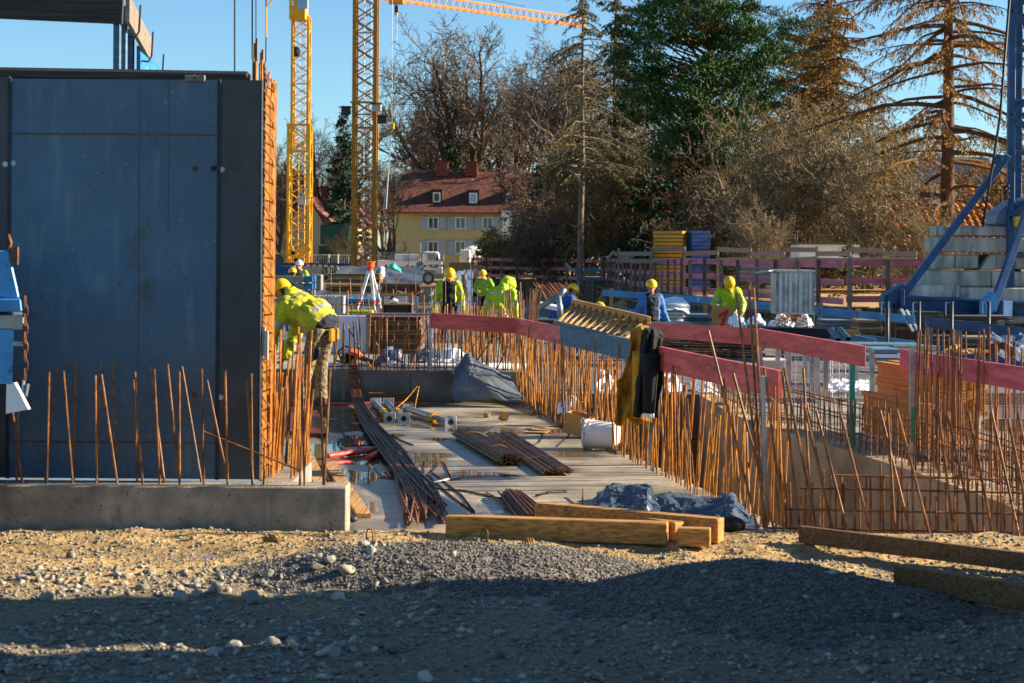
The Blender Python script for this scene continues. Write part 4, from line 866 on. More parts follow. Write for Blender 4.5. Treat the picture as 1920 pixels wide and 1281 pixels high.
pbox(720, 572, 771, 589, 29, .04, black, t, 'panel'); pbox(716, 552, 722, 590, 29, .06, wood_grey, t, 'post'); pbox(768, 552, 774, 590, 29, .06, wood_grey, t, 'post'); pbox(716, 550, 774, 555, 28.96, .07, wood_raw, t, 'rail'); pbox(718, 569, 772, 572.5, 28.9, .5, wood_raw, t, 'shelf')
part('tool', MB().ball(P(739, 565, 29.1), (.07, .06, .05), 12, 8), white_paint, t, smooth=True); part('tool', MB().tube([P(732, 562, 29.1), P(744, 546, 29.2), P(760, 552, 29.3)], .022, 8), black, t, smooth=True); part('brace', MB().bar(P(775, 555, 29.1), P(790, 546, 29.1), .05, .03), wood_raw, t)
# surveying tripod
tp = thing('survey_tripod', 'red and white surveying tripod standing between the board stacks', 'tripod', P(692, 590, 33)); top = P(694, 493, 33)
part('head', MB().lathe(top + V3((0, 0, -.03)), [(.06, -.06), (.085, -.05), (.085, .03), (.1, .035), (.1, .055), (.03, .06)], 16), M('tripod_orange', c('#ef5a1e'), .4, .1, 5), tp)
red_plastic = MAT['red_plastic']
for ex, ey, dy in ((668, 588, -.1), (704, 592, -.35), (717, 588, .1)):
    e = P(ex, ey, 33 + dy); a = top + V3((0, 0, -.06)); s = (e - a).cross(V3((0, 1, 0))).normalized() * .018
    lg = part('leg', MB().tube([a + s, a.lerp(e, .72) + s], .014, 8).tube([a - s, a.lerp(e, .72) - s], .014, 8).tube([a.lerp(e, .5), e], .016, 8), white_paint, tp)
    for f_ in (.04, .7, .9): part('red_band', MB().tube([a.lerp(e, f_), a.lerp(e, f_ + .06)], .036, 8), red_plastic, tp)
part('tool_box', MB().box(P(706, 592, 32.4), (.1, .08, .08)), teal, tp)
# spoil slope under a blue-grey tarpaulin
a, b = P(790, 565, 46), P(884, 562, 46); crumple('blue-grey tarpaulin stretched over a spoil slope with battens', 'slope_tarpaulin', (V3((a.x, 44, -.45)), V3((b.x, 45, -.45)), P(888, 506, 50), P(835, 512, 49), lambda u, w: V3((0, 0, .12 * math.sin(3.14 * w)))), tarp_slope, .06, 2.0, 34, .01, seed=2)
for i in range(5): single('slope_batten', MB().bar(P(806 + i * 11, 556, 45.2), P(838 + i * 9, 516, 48.2), .05, .04), wood_grey, 'thin batten holding down the slope tarpaulin', 'batten', 'battens on the slope tarpaulin')
single('tall_board', MB().bar(P(868, 515, 44), P(874, 560, 44), .1, .04, (0, 1, 0)), wood_grey, 'upright grey board beside the slope tarpaulin', 'board')
a, b = P(575, 522, 60), P(790, 522, 60); crumple('long dark grey tarpaulin covering a bank beyond the board stacks', 'bank_tarpaulin', (V3((a.x, 56, -.4)), V3((b.x, 56, -.4)), P(795, 503, 62), P(640, 503, 62), lambda u, w: V3((0, 0, .05))), tarp_grey, .08, 1.2, 30, .01, seed=6)
crumple('pale net sack heaped beside the teal cover', 'net_sack', (P(708, 517, 58), P(722, 518, 58), P(720, 502, 58.5), P(714, 500, 58.5), lambda u, w: V3((0, -.3 * math.sin(3.14 * u) * math.sin(3.14 * w), 0))), grey_light, .08, 3, 14, .01, 'sack')
crumple('teal plastic cover domed over a pile', 'teal_cover', (P(722, 512, 60), P(754, 513, 60), P(750, 503, 60.6), P(728, 503, 60.6), lambda u, w: V3((0, -.2 * math.sin(3.14 * u), .28 * math.sin(3.14 * u) * math.sin(3.14 * min(w + .2, 1))))), teal, .06, 2, 20, .01, 'cover')
# scaffold tubes leaning by the bent workers
single('grey_tube', MB().tube([P(960, 590, 33), P(1012, 577, 33), P(1052, 552, 33), P(1058, 541, 33)], .06, 10), steel, 'bent grey steel tube propped by the bent workers', 'tube', smooth=True)
single('grey_post', MB().tube([P(1053, 605, 32.8), P(1047, 555, 32.8)], .055, 10), galv, 'short galvanised post under the bent grey tube', 'post', smooth=True)
single('plastic_sheet', MB().box(P(1032, 575, 36), (.5, .4, .12), Matrix.Rotation(.2, 3, 'Y')), plastic_bag, 'white plastic sheet behind the bent grey tube', 'sheet', bevel=.03)
t = thing('leaning_rebar', 'sheaf of rusty bars leaning by the pile wall', 'rebar', P(1020, 580, 48))
for i in range(26): stick('bar', P(1000 + i * 2.4, 532 + J(3), 50), P(1030 + i * 2.6, 575 + J(5), 47), .012, t, rust_bright, 5)
# bags under plastic
t = thing('bag_pallet', 'pallet of grey bags wrapped in clear plastic', 'pallet', P(1268, 606, 37))
for i in range(5): part('bag', MB().ball(P(1268 + J(1), 601 - i * 7, 37), (.27, .26, .055), 16, 8), grey_light, t, smooth=True)
crumple('loose clear plastic wrap draped on the pallet of bags', 'plastic_wrap', (P(1242, 590, 36.7), P(1292, 590, 36.7), P(1292, 566, 37.3), P(1244, 564, 37.3), lambda u, w: V3((0, 0, .1 * math.sin(3.14 * u)))), plastic_bag, .07, 3.5, 20, .008, 'plastic wrap')
# plywood sheet with the numeral 1, held by the worker behind it
ps = thing('plywood_sign', 'plywood sheet painted with a red numeral one', 'sign', P(1352, 608, 37))
A = P(1336, 571, 37); B = P(1376, 577, 37); C_ = P(1366, 615, 36.9); D = P(1328, 613, 36.9)
part('sheet', MB().prism([A, B, C_, D], (0, .03, 0)), wood_raw, ps)
def on(u, w): return A.lerp(B, u).lerp(D.lerp(C_, u), w) + V3((0, -.004, 0))
part('numeral', MB().prism([on(.37, .40), on(.70, .14), on(.80, .16), on(.74, 1.0), on(.55, 1.0), on(.62, .42), on(.40, .56)], (0, -.003, 0)), M('sign_red', c('#c01f2c'), .6, .1, 5), ps)
# ribbed metal container
mc = thing('metal_container', 'ribbed grey metal container box on short legs', 'container', P(1492, 590, 33))
pbox(1457, 509, 1527, 590, 33, .8, galv, mc, 'body')
for i in range(7): pbox(1461 + i * 9.4 + (i % 2), 512, 1466.5 + i * 9.4 + (i % 2), 586, 32.975, .03, galv if i % 2 else grey_light, mc, 'rib', .004)
for x in (1456, 1526): pbox(x, 509, x + 2.5, 604, 32.97, .05, steel, mc, 'corner_post')
pbox(1455, 506, 1529, 510, 32.95, .9, grey_light, mc, 'lid'); pbox(1457, 586, 1528, 590, 32.96, .05, grey_light, mc, 'bottom_rail'); part('lifting_eye', MB().tube([P(1496, 507, 32.95), P(1498, 503, 32.95), P(1500, 507, 32.95)], .012, 6), dark_steel, mc); part('open_flap', MB().bar(P(1434, 511, 33.4), P(1459, 508, 33.1), .5, .02), grey_light, mc)
# debris: sacks, wire, black pipes
for px, py, w, s, m_, lab in ((1385, 606, 34, 1, plastic_bag, 'white sack of debris spilling left of the metal container'), (1420, 604, 30, 4, plastic_bag, 'white and blue torn sack before the metal container'), (1470, 607, 44, 7, plastic_bag, 'torn white sheeting heaped under the metal container'), (1512, 607, 30, 9, plastic_bag, 'white sheeting scraps right of the wire tangle')):
    a, b = P(px - w / 2, py + 6, 31), P(px + w / 2, py + 6, 31); crumple(lab, 'debris_sack', (a, b, b + V3((0, .4, .05)), a + V3((0, .4, .05)), lambda u, w_: V3((0, 0, .18 * math.sin(3.14 * u) * math.sin(3.14 * w_)))), m_, .09, 6, 18, .006, 'sack', seed=s)
mb = MB()
for i in range(60):
    q = P(1485 + J(22), 600 + J(6), 30.8); mb.tube([q, q + V3((J(.12), J(.1), J(.1))), q + V3((J(.2), J(.1), J(.12)))], .005, 4)
single('wire_tangle', mb, rust_bright, 'tangle of rusty tie wire on the white sheeting', 'wire', kind='stuff')
t = thing('dark_bar_stack', 'low stack of dark bars beyond the rear guard rail', 'bar stack', P(1320, 660, 26))
for i in range(7):
    for j_ in range(3): stick('bar', P(1222 + J(8), 634 + i * 5, 26 + j_ * .15), P(1425 + J(10), 640 + i * 5, 26 + j_ * .15), .02, t, rust_dark if (i + j_) % 3 else black, 5)
t = thing('black_pipe_stack', 'stack of long black bars lying behind the rear guard rail', 'pipe stack', P(1480, 640, 28))
for i in range(5):
    for j in range(4): stick('pipe', P(1405 + J(10) + 8 * i, 614 + i * 5.5, 28 + j * .12), P(1560 + J(8), 618 + i * 5.5, 28 + j * .12), .022, t, black, 6)
t = thing('grey_formwork_pile', 'pile of grey-blue formwork pieces beside the black bars', 'formwork', P(1590, 640, 27))
for a_, b_ in (((1556, 616), (1572, 640)), ((1572, 616), (1592, 638)), ((1548, 640), (1600, 636)), ((1600, 632), (1640, 640))): part('piece', MB().bar(P(*a_, 27), P(*b_, 27), .14, .08), board_bluegrey, t, bevel=.005)
pbox(1580, 618, 1612, 634, 27.3, .03, wood_raw, t, 'plywood')
single('scaffold_deck', MB().bar(P(1560, 646, 26), P(1725, 648, 26), .8, .06), board_bluegrey, 'grey-blue scaffold deck sheet right of the formwork pile', 'deck', bevel=.01)
t = thing('grey_panel_box', 'grey slatted panel box beyond the faded red guard board', 'panel', P(1720, 690, 22))
for i in range(5): pbox(1676, 648 + i * 11, 1760, 658 + i * 11, 22, .06, grey_light if i % 2 else concrete, t, 'slat', .003)
crumple('blue sheeting draped over bent bars on the right', 'blue_sheet', (P(1850, 668, 24), P(1925, 690, 24), P(1935, 635, 24.6), P(1860, 632, 24.6), lambda u, w: V3((0, 0, .05))), tarp_slope, .05, 4, 20, .008)
t = thing('bent_bar_coil', 'coil of bent dark bars lying by the blue sheeting', 'rebar', P(1870, 668, 23))
for i in range(14): part('bar', MB().tube([P(1845 + i * 1.5, 668, 23), P(1856 + i * 2, 646 - i * .3, 23), P(1875 + i * 2, 645 + i * .6, 23), P(1893 + i, 668, 23)], .012, 5), rust_dark, t)
t = thing('scrap_timber', 'scrap timber and offcuts heaped by the coil of bars', 'timber', P(1800, 670, 22))
for i in range(9): part('offcut', MB().bar(P(1760 + i * 9 + J(6), 664 + J(6), 22 + J(.3)), P(1790 + i * 8 + J(10), 655 + J(9), 22 + J(.3)), .09, .03), wood_raw if i % 2 else wood_brown, t)
# wire mesh pallet cages
def mesh_cage(label, px0, py0, px1, py1, Y, D):
    t = thing('mesh_cage', label, 'mesh cage', P((px0 + px1) / 2, py1, Y), 'galvanised mesh cages'); a = P(px0, py1, Y); b = P(px1, py0, Y); x0, x1, z0, z1 = a.x, b.x, a.z, b.z
    for x in (x0, x1):
        for y in (Y, Y + D): part('corner_post', MB().box((x, y, (z0 + z1) / 2), (.05, .05, z1 - z0)), galv, t)
    for z in (z0, z1):
        for y in (Y, Y + D): part('rim', MB().box(((x0 + x1) / 2, y, z), (x1 - x0, .04, .04)), galv, t)
    n_ = int((x1 - x0) / .07)
    for y in (Y, Y + D):
        for i in range(1, n_): stick('wire', (x0 + (x1 - x0) * i / n_, y, z0), (x0 + (x1 - x0) * i / n_, y, z1), .0035, t, grey_light, 4)
        for i in range(1, 6): stick('wire', (x0, y, z0 + (z1 - z0) * i / 6), (x1, y, z0 + (z1 - z0) * i / 6), .0035, t, grey_light, 4)
    return t
mesh_cage('galvanised mesh cage under the rear guard rail', 1478, 660, 1532, 735, 19.5, .8)
mesh_cage('taller galvanised mesh cage near the end of the rear guard rail', 1548, 655, 1635, 750, 18.8, .9)
crumple('white plastic sheeting stuffed inside the taller mesh cage', 'cage_sheeting', (P(1552, 745, 19.0), P(1630, 745, 19.0), P(1628, 725, 19.5), P(1556, 722, 19.5), lambda u, w: V3((0, 0, .05))), plastic_bag, .06, 5, 18, .005, 'sheet')
single('concrete_block', pbox(1432, 675, 1480, 712, 20.6, .5, block_light), block_light, 'pale concrete block beside the mesh cage', 'block', bevel=.01)
for px, py, w, lab in ((1330, 725, 40, 'pale debris behind the end wall of the pit'), (1130, 690, 60, 'white rubble beyond the starter bars'), (1260, 700, 60, 'white plastic scraps beyond the end wall of the pit')):
    a, b = P(px - w / 2, py, 23.5), P(px + w / 2, py, 23.5); a.z = b.z = -.1; crumple(lab, 'rubble_sheet', (a, b, b + V3((0, 1.2, .05)), a + V3((0, 1.2, .05)), lambda u, w_: V3((0, 0, .22 * math.sin(3.14 * u) * math.sin(3.14 * w_)))), plastic_bag, .1, 4, 22, .008, 'sheet', zmin=-.12, seed=px)
# stack of yellow formwork beams on the right deck
hb = thing('beam_pile', 'pile of orange-brown formwork beams stacked on the right deck', 'beam pile', G(1740, 800))
def hbeam(a, b, t):
    u = V3((0, 0, 1)); m = MB().bar(a + u * .08, b + u * .08, .08, .04).bar(a - u * .08, b - u * .08, .08, .04).bar(a, b, .03, .121); return part('beam', m, wood_beam, t)
for j in range(3):
    for i in range(3 - (j > 1)):
        a = P(1648 - i * -24, 722 + j * 32 - 6 * i, 17.6 + i * .17); b = P(1808 + i * 18, 752 + j * 30 - 5 * i, 15.6 + i * .17); a.z = .52 - j * .205 + .1; b.z = a.z; hbeam(a, b, hb)
for i in range(2):
    a = P(1622, 770 + i * 34, 17.0); b = P(1745, 800 + i * 34, 15.4); a.z = b.z = .36 - i * .205; hbeam(a, b, hb)
for i in range(2): part('bearer', MB().bar((X_at(1700 + 60 * i, 17 - i), 17.4 - i * 1.2, .03), (X_at(1800 + 60 * i, 17 - i), 17.6 - i * 1.2, .03), .08, .07), wood_raw, hb)
t = thing('grey_box_wall', 'grey formwork panel box behind the pile of beams', 'formwork', G(1880, 790))
for i in range(4): pbox(1852, 715 + i * 24, 1960, 737 + i * 24, 16.6, .1, concrete if i % 2 else grey_light, t, 'panel', .005)
single('blue_tarp_sheet', MB().box(G(1790, 850) + V3((0, 0, .02)), (.9, .8, .03), Matrix.Rotation(.2, 3, 'Z')), tarp_slope, 'blue-grey sheet lying flat on the right deck', 'sheet', bevel=.01)
single('floor_board', MB().bar((1.72, 12.7, -.55), (2.7, 11.85, -.62), .12, .04), wood_raw, 'narrow board bridging the pit between the bars', 'board')
# ------------------------------------------------------------------ people
def remesh(mb, vox, smooth_it, name):
    me = mb.mesh('tmp', [skin]); o = bpy.data.objects.new('tmp', me); col.objects.link(o)
    m = o.modifiers.new('r', 'REMESH'); m.mode = 'VOXEL'; m.voxel_size = vox; m.use_smooth_shade = True
    if smooth_it: s = o.modifiers.new('s', 'SMOOTH'); s.factor = .5; s.iterations = smooth_it
    dg = bpy.context.evaluated_depsgraph_get(); out = bpy.data.meshes.new_from_object(o.evaluated_get(dg)); out.name = name
    bpy.data.objects.remove(o); bpy.data.meshes.remove(me); out.polygons.foreach_set('use_smooth', [True] * len(out.polygons)); return out
def setmats(me, mats, fn=None):
    me.materials.clear()
    for m in mats: me.materials.append(m)
    if fn:
        n = len(me.polygons); ce = np.empty(n * 3, dtype=np.float32); me.polygons.foreach_get('center', ce); idx = fn(ce.reshape(-1, 3)).astype(np.int32)
        me.polygons.foreach_set('material_index', idx)
    return me
def wrinkle(me, amp, freq, seed):
    n = len(me.vertices); co = np.empty(n * 3, dtype=np.float32); me.vertices.foreach_get('co', co); no = np.empty(n * 3, dtype=np.float32); me.vertices.foreach_get('normal', no)
    co = co.reshape(-1, 3); no = no.reshape(-1, 3); d = np.array([noise.noise(V3((p[0] * freq + seed, p[1] * freq, p[2] * freq * .6))) + .5 * noise.noise(V3((p[0] * freq * 2.3, p[1] * freq * 2.3 + seed, p[2] * freq * 1.5))) for p in co], dtype=np.float32)
    d2 = np.array([.35 - abs(noise.noise(V3((p[0] * freq * .9 + seed * 2, p[1] * freq * .9, p[2] * freq * 2.1 + p[0] * 6)))) * 2.2 for p in co], dtype=np.float32)
    me.vertices.foreach_set('co', (co + no * (d + d2 * .8)[:, None] * amp).ravel()); me.update()
def person(label, loc, rz=0, bend=0, lean=0, arms=None, legs=None, head=(0, 0), jacket=None, jmats=(hivis, reflect), trousers=navy, shirt=None, helmet=helmet_y, boots=boot, gloves=None, bands=True, hood=False, vox=.014, hmat=hair, scale=1.0, group='site workers', open_front=False, bulk=1.0, sag=0):
    J_ = dict(pel=V3((0, 0, .95)), bel=V3((0, .01, 1.1)), che=V3((0, 0, 1.32)), neck=V3((0, 0, 1.47)), head=V3((0, .025, 1.615)), Ls=V3((-.19, 0, 1.41)), Rs=V3((.19, 0, 1.41)), Le=V3((-.265, -.03, 1.13)), Re=V3((.265, -.03, 1.13)), Lw=V3((-.275, .07, .89)), Rw=V3((.275, .07, .89)),
              Lh=V3((-.1, 0, .92)), Rh=V3((.1, 0, .92)), Lk=V3((-.115, .03, .5)), Rk=V3((.115, .03, .5)), La=V3((-.12, -.02, .1)), Ra=V3((.12, -.02, .1)), Lt=V3((-.135, .15, .045)), Rt=V3((.135, .15, .045)))
    if legs: J_.update({k: V3(v) for k, v in legs.items()})
    Bm = Matrix.Rotation(R(lean), 3, 'Y') @ Matrix.Rotation(R(-bend), 3, 'X'); pv = J_['pel']
    half = Matrix.Rotation(R(lean * .6), 3, 'Y') @ Matrix.Rotation(R(-bend * .6), 3, 'X')
    for k in ('che', 'neck', 'head', 'Ls', 'Rs', 'Le', 'Re', 'Lw', 'Rw'): J_[k] = pv + Bm @ (J_[k] - pv)
    J_['bel'] = pv + half @ (J_['bel'] - pv)
    if arms: J_.update({k: V3(v) for k, v in arms.items()})
    Hm = Bm @ Matrix.Rotation(R(head[1]), 3, 'Z') @ Matrix.Rotation(R(-head[0]), 3, 'X'); J_['head'] = J_['neck'] + Hm @ V3((0, .03, .145))
    H = lambda x, y, z: J_['head'] + Hm @ V3((x, y, z))
    b = MB()                                            # the body, one continuous surface
    b.ball(H(0, -.005, .02), (.076, .096, .105), rot=Hm).ball(H(0, .02, -.06), (.056, .072, .06), rot=Hm).cap(H(0, .094, .0), .010, H(0, .104, -.028), .016, 8).ball(H(0, .086, -.085), (.026, .02, .02), rot=Hm).ball(H(0, .09, -.055), (.026, .012, .009), rot=Hm)
    for s in (-1, 1): b.ball(H(s * .078, -.005, -.01), (.011, .02, .031), rot=Hm); b.ball(H(s * .034, .08, .022), (.022, .014, .008), rot=Hm)
    b.cap(J_['neck'] - Bm @ V3((0, 0, .06)), .062, H(0, -.01, -.06), .054)
    b.ball(J_['che'], (.165, .105, .17), rot=Bm).ball(J_['bel'], (.15, .1, .17), rot=half).ball(pv, (.155, .11, .12))
    for s in 'LR':
        b.cap(J_[s + 's'], .055, J_[s + 'e'], .043).cap(J_[s + 'e'], .043, J_[s + 'w'], .03).cap(J_[s + 'h'], .085, J_[s + 'k'], .058).cap(J_[s + 'k'], .056, J_[s + 'a'], .042).cap(J_[s + 'a'], .04, J_[s + 't'], .03)
        d = (J_[s + 'w'] - J_[s + 'e']).normalized(); side = d.cross(V3((0, 1, 0))); side = (side if side.length > .1 else d.cross(V3((1, 0, 0)))).normalized(); nrm = side.cross(d); w = J_[s + 'w']
        pm = w + d * .055; b.cap(w, .028, pm, .03); b.ball(pm, (.038, .018, .045), rot=Matrix((side, nrm, d)).transposed())
        for k in range(4):
            f0 = pm + side * (-.028 + .019 * k) + d * .03; L = (.06, .072, .068, .052)[k]; f1 = f0 + (d * .8 + nrm * .35).normalized() * L * .55; f2 = f1 + (d * .45 + nrm * .9).normalized() * L * .5; b.cap(f0, .0095, f1, .009, 7).cap(f1, .009, f2, .008, 7)
        th = pm - side * .03 - d * .02; t1 = th - side * .03 + d * .025 + nrm * .012; b.cap(th, .011, t1, .01, 7).cap(t1, .01, t1 + d * .028 + nrm * .012, .009, 7)
    root_me = remesh(b, min(vox, .0125), 2, 'person')
    hc = np.array(J_['head']); Hi = np.array(Hm.transposed())
    def fm(ce):
        q = (ce - hc) @ Hi.T; idx = np.zeros(len(ce)); near = (np.linalg.norm(q, axis=1) < .17)
        idx[near & (((q[:, 2] > .055)) | ((q[:, 1] < -.03) & (q[:, 2] > -.05)))] = 1
        for s in (-1, 1): idx[near & (q[:, 1] > .06) & (np.abs(q[:, 0] - s * .034) < .017) & (np.abs(q[:, 2] - .008) < .008)] = 1
        idx[near & (q[:, 1] > .07) & (np.abs(q[:, 0]) < .024) & (np.abs(q[:, 2] + .058) < .005)] = 2
        if gloves is not None:
            for s in 'LR':
                w = np.array(J_[s + 'w']); idx[np.linalg.norm(ce - w, axis=1) < .17] = 3
        return idx
    setmats(root_me, [skin, hmat, M_lip, gloves or skin], fm)
    root = bpy.data.objects.new('person', root_me); col.objects.link(root); root.location = loc; root.rotation_euler = (0, 0, rz); root.scale = (scale,) * 3; tag(root, label, 'person', group); W[root.name] = V3((0, 0, 0))
    def child(name, me): o = bpy.data.objects.new(name, me); col.objects.link(o); o.parent = root; return o
    # trousers
    t = MB().ball(pv, (.172, .128, .13)).ball(pv + half @ V3((0, 0, .1)), (.165, .12, .08), rot=half)
    for s in 'LR': t.cap(J_[s + 'h'], .108, J_[s + 'k'], .083).cap(J_[s + 'k'], .083, J_[s + 'a'] + V3((0, 0, .03)), .074).ball(J_[s + 'a'] + V3((0, .0, .02)), (.082, .088, .045))
    me = remesh(t, vox, 3, 'trousers'); wrinkle(me, .006, 7, 1.7); child('trousers', setmats(me, [trousers]))
    t = MB()
    for s in 'LR': t.ball(J_[s + 'a'] + V3((0, -.01, -.03)), (.05, .065, .065)).cap(J_[s + 'a'] + V3((0, .01, -.045)), .05, J_[s + 't'], .04)
    child('boots', setmats(remesh(t, .012, 2, 'boots'), [boots]))
    # jacket
    if jacket is not False:
        t = MB().ball(J_['che'], (.205 * bulk, .145 * bulk ** 1.6, .2), rot=Bm).ball(J_['bel'], (.195 * bulk, .15 * bulk ** 1.6, .21), rot=half).ball(pv + half @ V3((0, .0, .05)), (.198 * bulk, .152 * bulk ** 1.3, .14), rot=half)
        t.cap(J_['neck'] - Bm @ V3((0, 0, .05)), .09, J_['neck'] + Bm @ V3((0, -.01, .025)), .078)
        if sag: t.ball(J_['che'].lerp(J_['bel'], .5) + V3((0, .02, -sag)), (.19, .2, .15)).ball(J_['bel'] + V3((0, .06, -sag * .8)), (.2, .17, .15))
        if hood == 'up': t.ball(J_['head'] + Hm @ V3((0, -.02, .02)), (.13, .145, .155), rot=Hm)
        elif hood: t.ball(J_['neck'] + Bm @ V3((0, -.11, .0)), (.15, .075, .11), rot=Bm)
        for s in 'LR': t.cap(J_[s + 's'] + Bm @ V3((.02 if s == 'L' else -.02, 0, 0)), .092 * bulk, J_[s + 'e'], .074 * bulk).cap(J_[s + 'e'], .074 * bulk, J_[s + 'w'], .058 * bulk)
        me = remesh(t, vox, 3, 'jacket'); wrinkle(me, .016, 8, loc[0] * 3.1)
        ax = np.array(Bm @ V3((0, 0, 1))); p0 = np.array(pv); fw = np.array(Bm @ V3((0, 1, 0))); sd = np.array(Bm @ V3((1, 0, 0)))
        def fj(ce):
            h = (ce - p0) @ ax; x = (ce - p0) @ sd; y = (ce - p0) @ fw; idx = np.zeros(len(ce)); arm = np.abs(x) > .25
            tors = np.abs(x) < .21
            if bands:
                idx[tors & (((h > .07) & (h < .12)))] = 1; idx[tors & (h < (-.035 if bend < 60 else -.06))] = 3; idx[tors & (y < 0) & (h > .4) & (h < .435)] = 1
                for s in 'LR':
                    a, e = np.array(J_[s + 's']), np.array(J_[s + 'e']); w = np.array(J_[s + 'w'])
                    for u, v_, lo, hi in ((a, e, .55, .72), (e, w, .45, .62)):
                        dd = v_ - u; t_ = ((ce - u) @ dd) / (dd @ dd); dist = np.linalg.norm(ce - u - t_[:, None] * dd, axis=1); idx[(dist < .105) & (t_ > lo) & (t_ < hi) & ((np.abs(x) > .19) | (np.abs(h - (a - p0) @ ax) > .5))] = 1
            if shirt is not None: idx[(y > .03) & (np.abs(x) < (.075 if not open_front else .13)) & (h > -.1)] = 2
            return idx
        child('jacket', setmats(me, [jmats[0], jmats[1], shirt or jmats[0], navy], fj))
    if helmet is not None:
        hm = MB(); base = H(0, -.005, .045)
        hm.lathe((0, 0, 0), [(.128, -.012), (.125, .0), (.122, .03), (.112, .065), (.09, .098), (.055, .12), (.0001, .128)], 24)
        hm.v = [tuple(base + Hm @ V3((p[0] * .93, p[1] * 1.1, p[2]))) for p in hm.v]
        pk = MB(); pk.grid([(.105 * (-1 + 2 * i / 8), .09 + .085 * math.cos((-1 + 2 * i / 8) * 1.45) * j / 3, -.004 - .012 * j / 3) for i in range(9) for j in range(4)], 9, 4)
        hm.add([base + Hm @ V3(p) for p in pk.v], pk.f)
        rg = MB().tube([(0, .1, .05), (0, .06, .105), (0, 0, .129), (0, -.06, .108), (0, -.1, .055)], .012, 6); hm.add([base + Hm @ V3((p[0], p[1] * 1.1, p[2])) for p in rg.v], rg.f)
        child('helmet', hm.mesh('helmet', helmet, smooth=True))
    return root, J_
M_lip = M('lip', c('#8a4a40'), .5, .1, 12)
def at(px, Y, z): return V3((X_at(px, Y), Y, z))
ZF = -.45
# bent worker by the cage
pr, j_ = person('bent worker in a stained yellow-green jacket and camouflage trousers, working at the tall cage', at(604, 19.3, .045), R(64), 57, 0, arms=dict(Le=(-.27, .52, .86), Re=(.26, .52, .86), Lw=(-.2, .6, .6), Rw=(.18, .62, .6)), legs=dict(Lk=(-.11, .12, .5), Rk=(.12, .08, .5), La=(-.12, .2, .1), Ra=(.13, .08, .1), Lt=(-.13, .37, .045), Rt=(.14, .25, .045)), head=(-20, 0), jmats=(hivis_dirty, reflect), trousers=camo, hood=True, vox=.0095, boots=boot, gloves=cloth_black, scale=.97, bulk=1.27, sag=.1)
for nm, mb, m_ in (('tool_pouch', MB().box((.12, -.13, .86), (.1, .06, .15), Matrix.Rotation(.5, 3, 'Z')).box((-.02, -.15, .85), (.12, .05, .16)), cloth_mustard), ('belt', MB().lathe((0, 0, .955), [(.182, -.02), (.186, 0), (.182, .02)], 24), cloth_black), ('knee_pad', MB().ball((-.13, .02, .66), (.03, .085, .1)), navy)):
    if nm == 'belt': mb.v = [(p[0], p[1] * .78, p[2]) for p in mb.v]
    o = bpy.data.objects.new(nm, mb.mesh(nm, m_, smooth=nm != 'tool_pouch')); col.objects.link(o); o.parent = pr
    if nm == 'tool_pouch': mods(o, .02, 0)
person('worker in an open yellow-green jacket over a black shirt, looking down', at(842, 35.5, -.2), R(184), 6, 0, head=(24, 6), arms=dict(Lw=(-.3, .2, .86), Rw=(.3, .2, .86)), shirt=cloth_black, open_front=True, vox=.013)
person('worker in a dirty yellow-green jacket by the pile wall, hands at his belt', at(908, 53, -.36), R(168), 4, 0, head=(20, -8), arms=dict(Le=(-.31, -.04, 1.14), Re=(.31, .0, 1.14), Lw=(-.22, .2, 1.03), Rw=(.12, .24, 1.06)), jmats=(hivis_green, hivis), bands=False, gloves=glove, vox=.015)
person('worker bending away with his back turned in a clean yellow-green jacket, arms hanging', at(934, 31, -.4), R(-24), 14, 4, head=(46, -14), hood='up', arms=dict(Le=(-.26, .1, 1.1), Re=(.27, .1, 1.1), Lw=(-.25, .2, .84), Rw=(.25, .18, .84)), helmet=None, vox=.013, scale=1.1)
person('worker in a blue work suit stooping over the bent grey tube', at(1040, 38, -.4), R(-62), 46, 0, head=(-20, 0), arms=dict(Le=(-.2, .52, 1.05), Re=(.2, .5, 1.02), Lw=(-.16, .66, .84), Rw=(.16, .66, .82)), jmats=(workblue, reflect), bands=False, trousers=workblue, vox=.015)
person('worker in a grey shirt crouching low beside the stooping blue worker', at(1072, 37, -.44), R(-70), 84, 0, head=(-42, 0), arms=dict(Le=(-.2, .6, .8), Re=(.2, .6, .8), Lw=(-.15, .66, .55), Rw=(.15, .66, .55)), legs=dict(Lk=(-.14, .22, .55), Rk=(.14, .22, .55)), jmats=(cloth_grey, reflect), bands=False, trousers=denim, vox=.016)
person('worker in an open denim jacket over a dark shirt, standing behind the rear rail', at(1221, 34.5, -.43), R(196), 0, 0, head=(6, -12), arms=dict(Lw=(-.35, .06, .92), Rw=(.34, .0, .86)), jmats=(denim, denim), bands=False, shirt=navy, open_front=True, trousers=navy, vox=.013)
person('worker in a bright green-yellow jacket holding the plywood sign', at(1366, 38.2, -.48), R(178), 10, 0, head=(34, 0), arms=dict(Le=(-.3, .08, 1.16), Re=(.3, .1, 1.16), Lw=(-.25, .32, .98), Rw=(.22, .34, 1.0)), jmats=(hivis, reflect), shirt=None, vox=.013, scale=1.09)
person('worker in a blue shirt seen from behind beside the white-helmeted one', at(549, 47, -.32), R(10), 4, 0, jmats=(workblue, workblue), bands=False, trousers=workblue, vox=.016)
person('worker in a white helmet and yellow-green vest facing his blue-shirted colleague', at(562, 49, -.12), R(170), 0, 0, jmats=(hivis, cloth_grey), shirt=cloth_grey, open_front=True, helmet=helmet_w, bands=False, vox=.016)
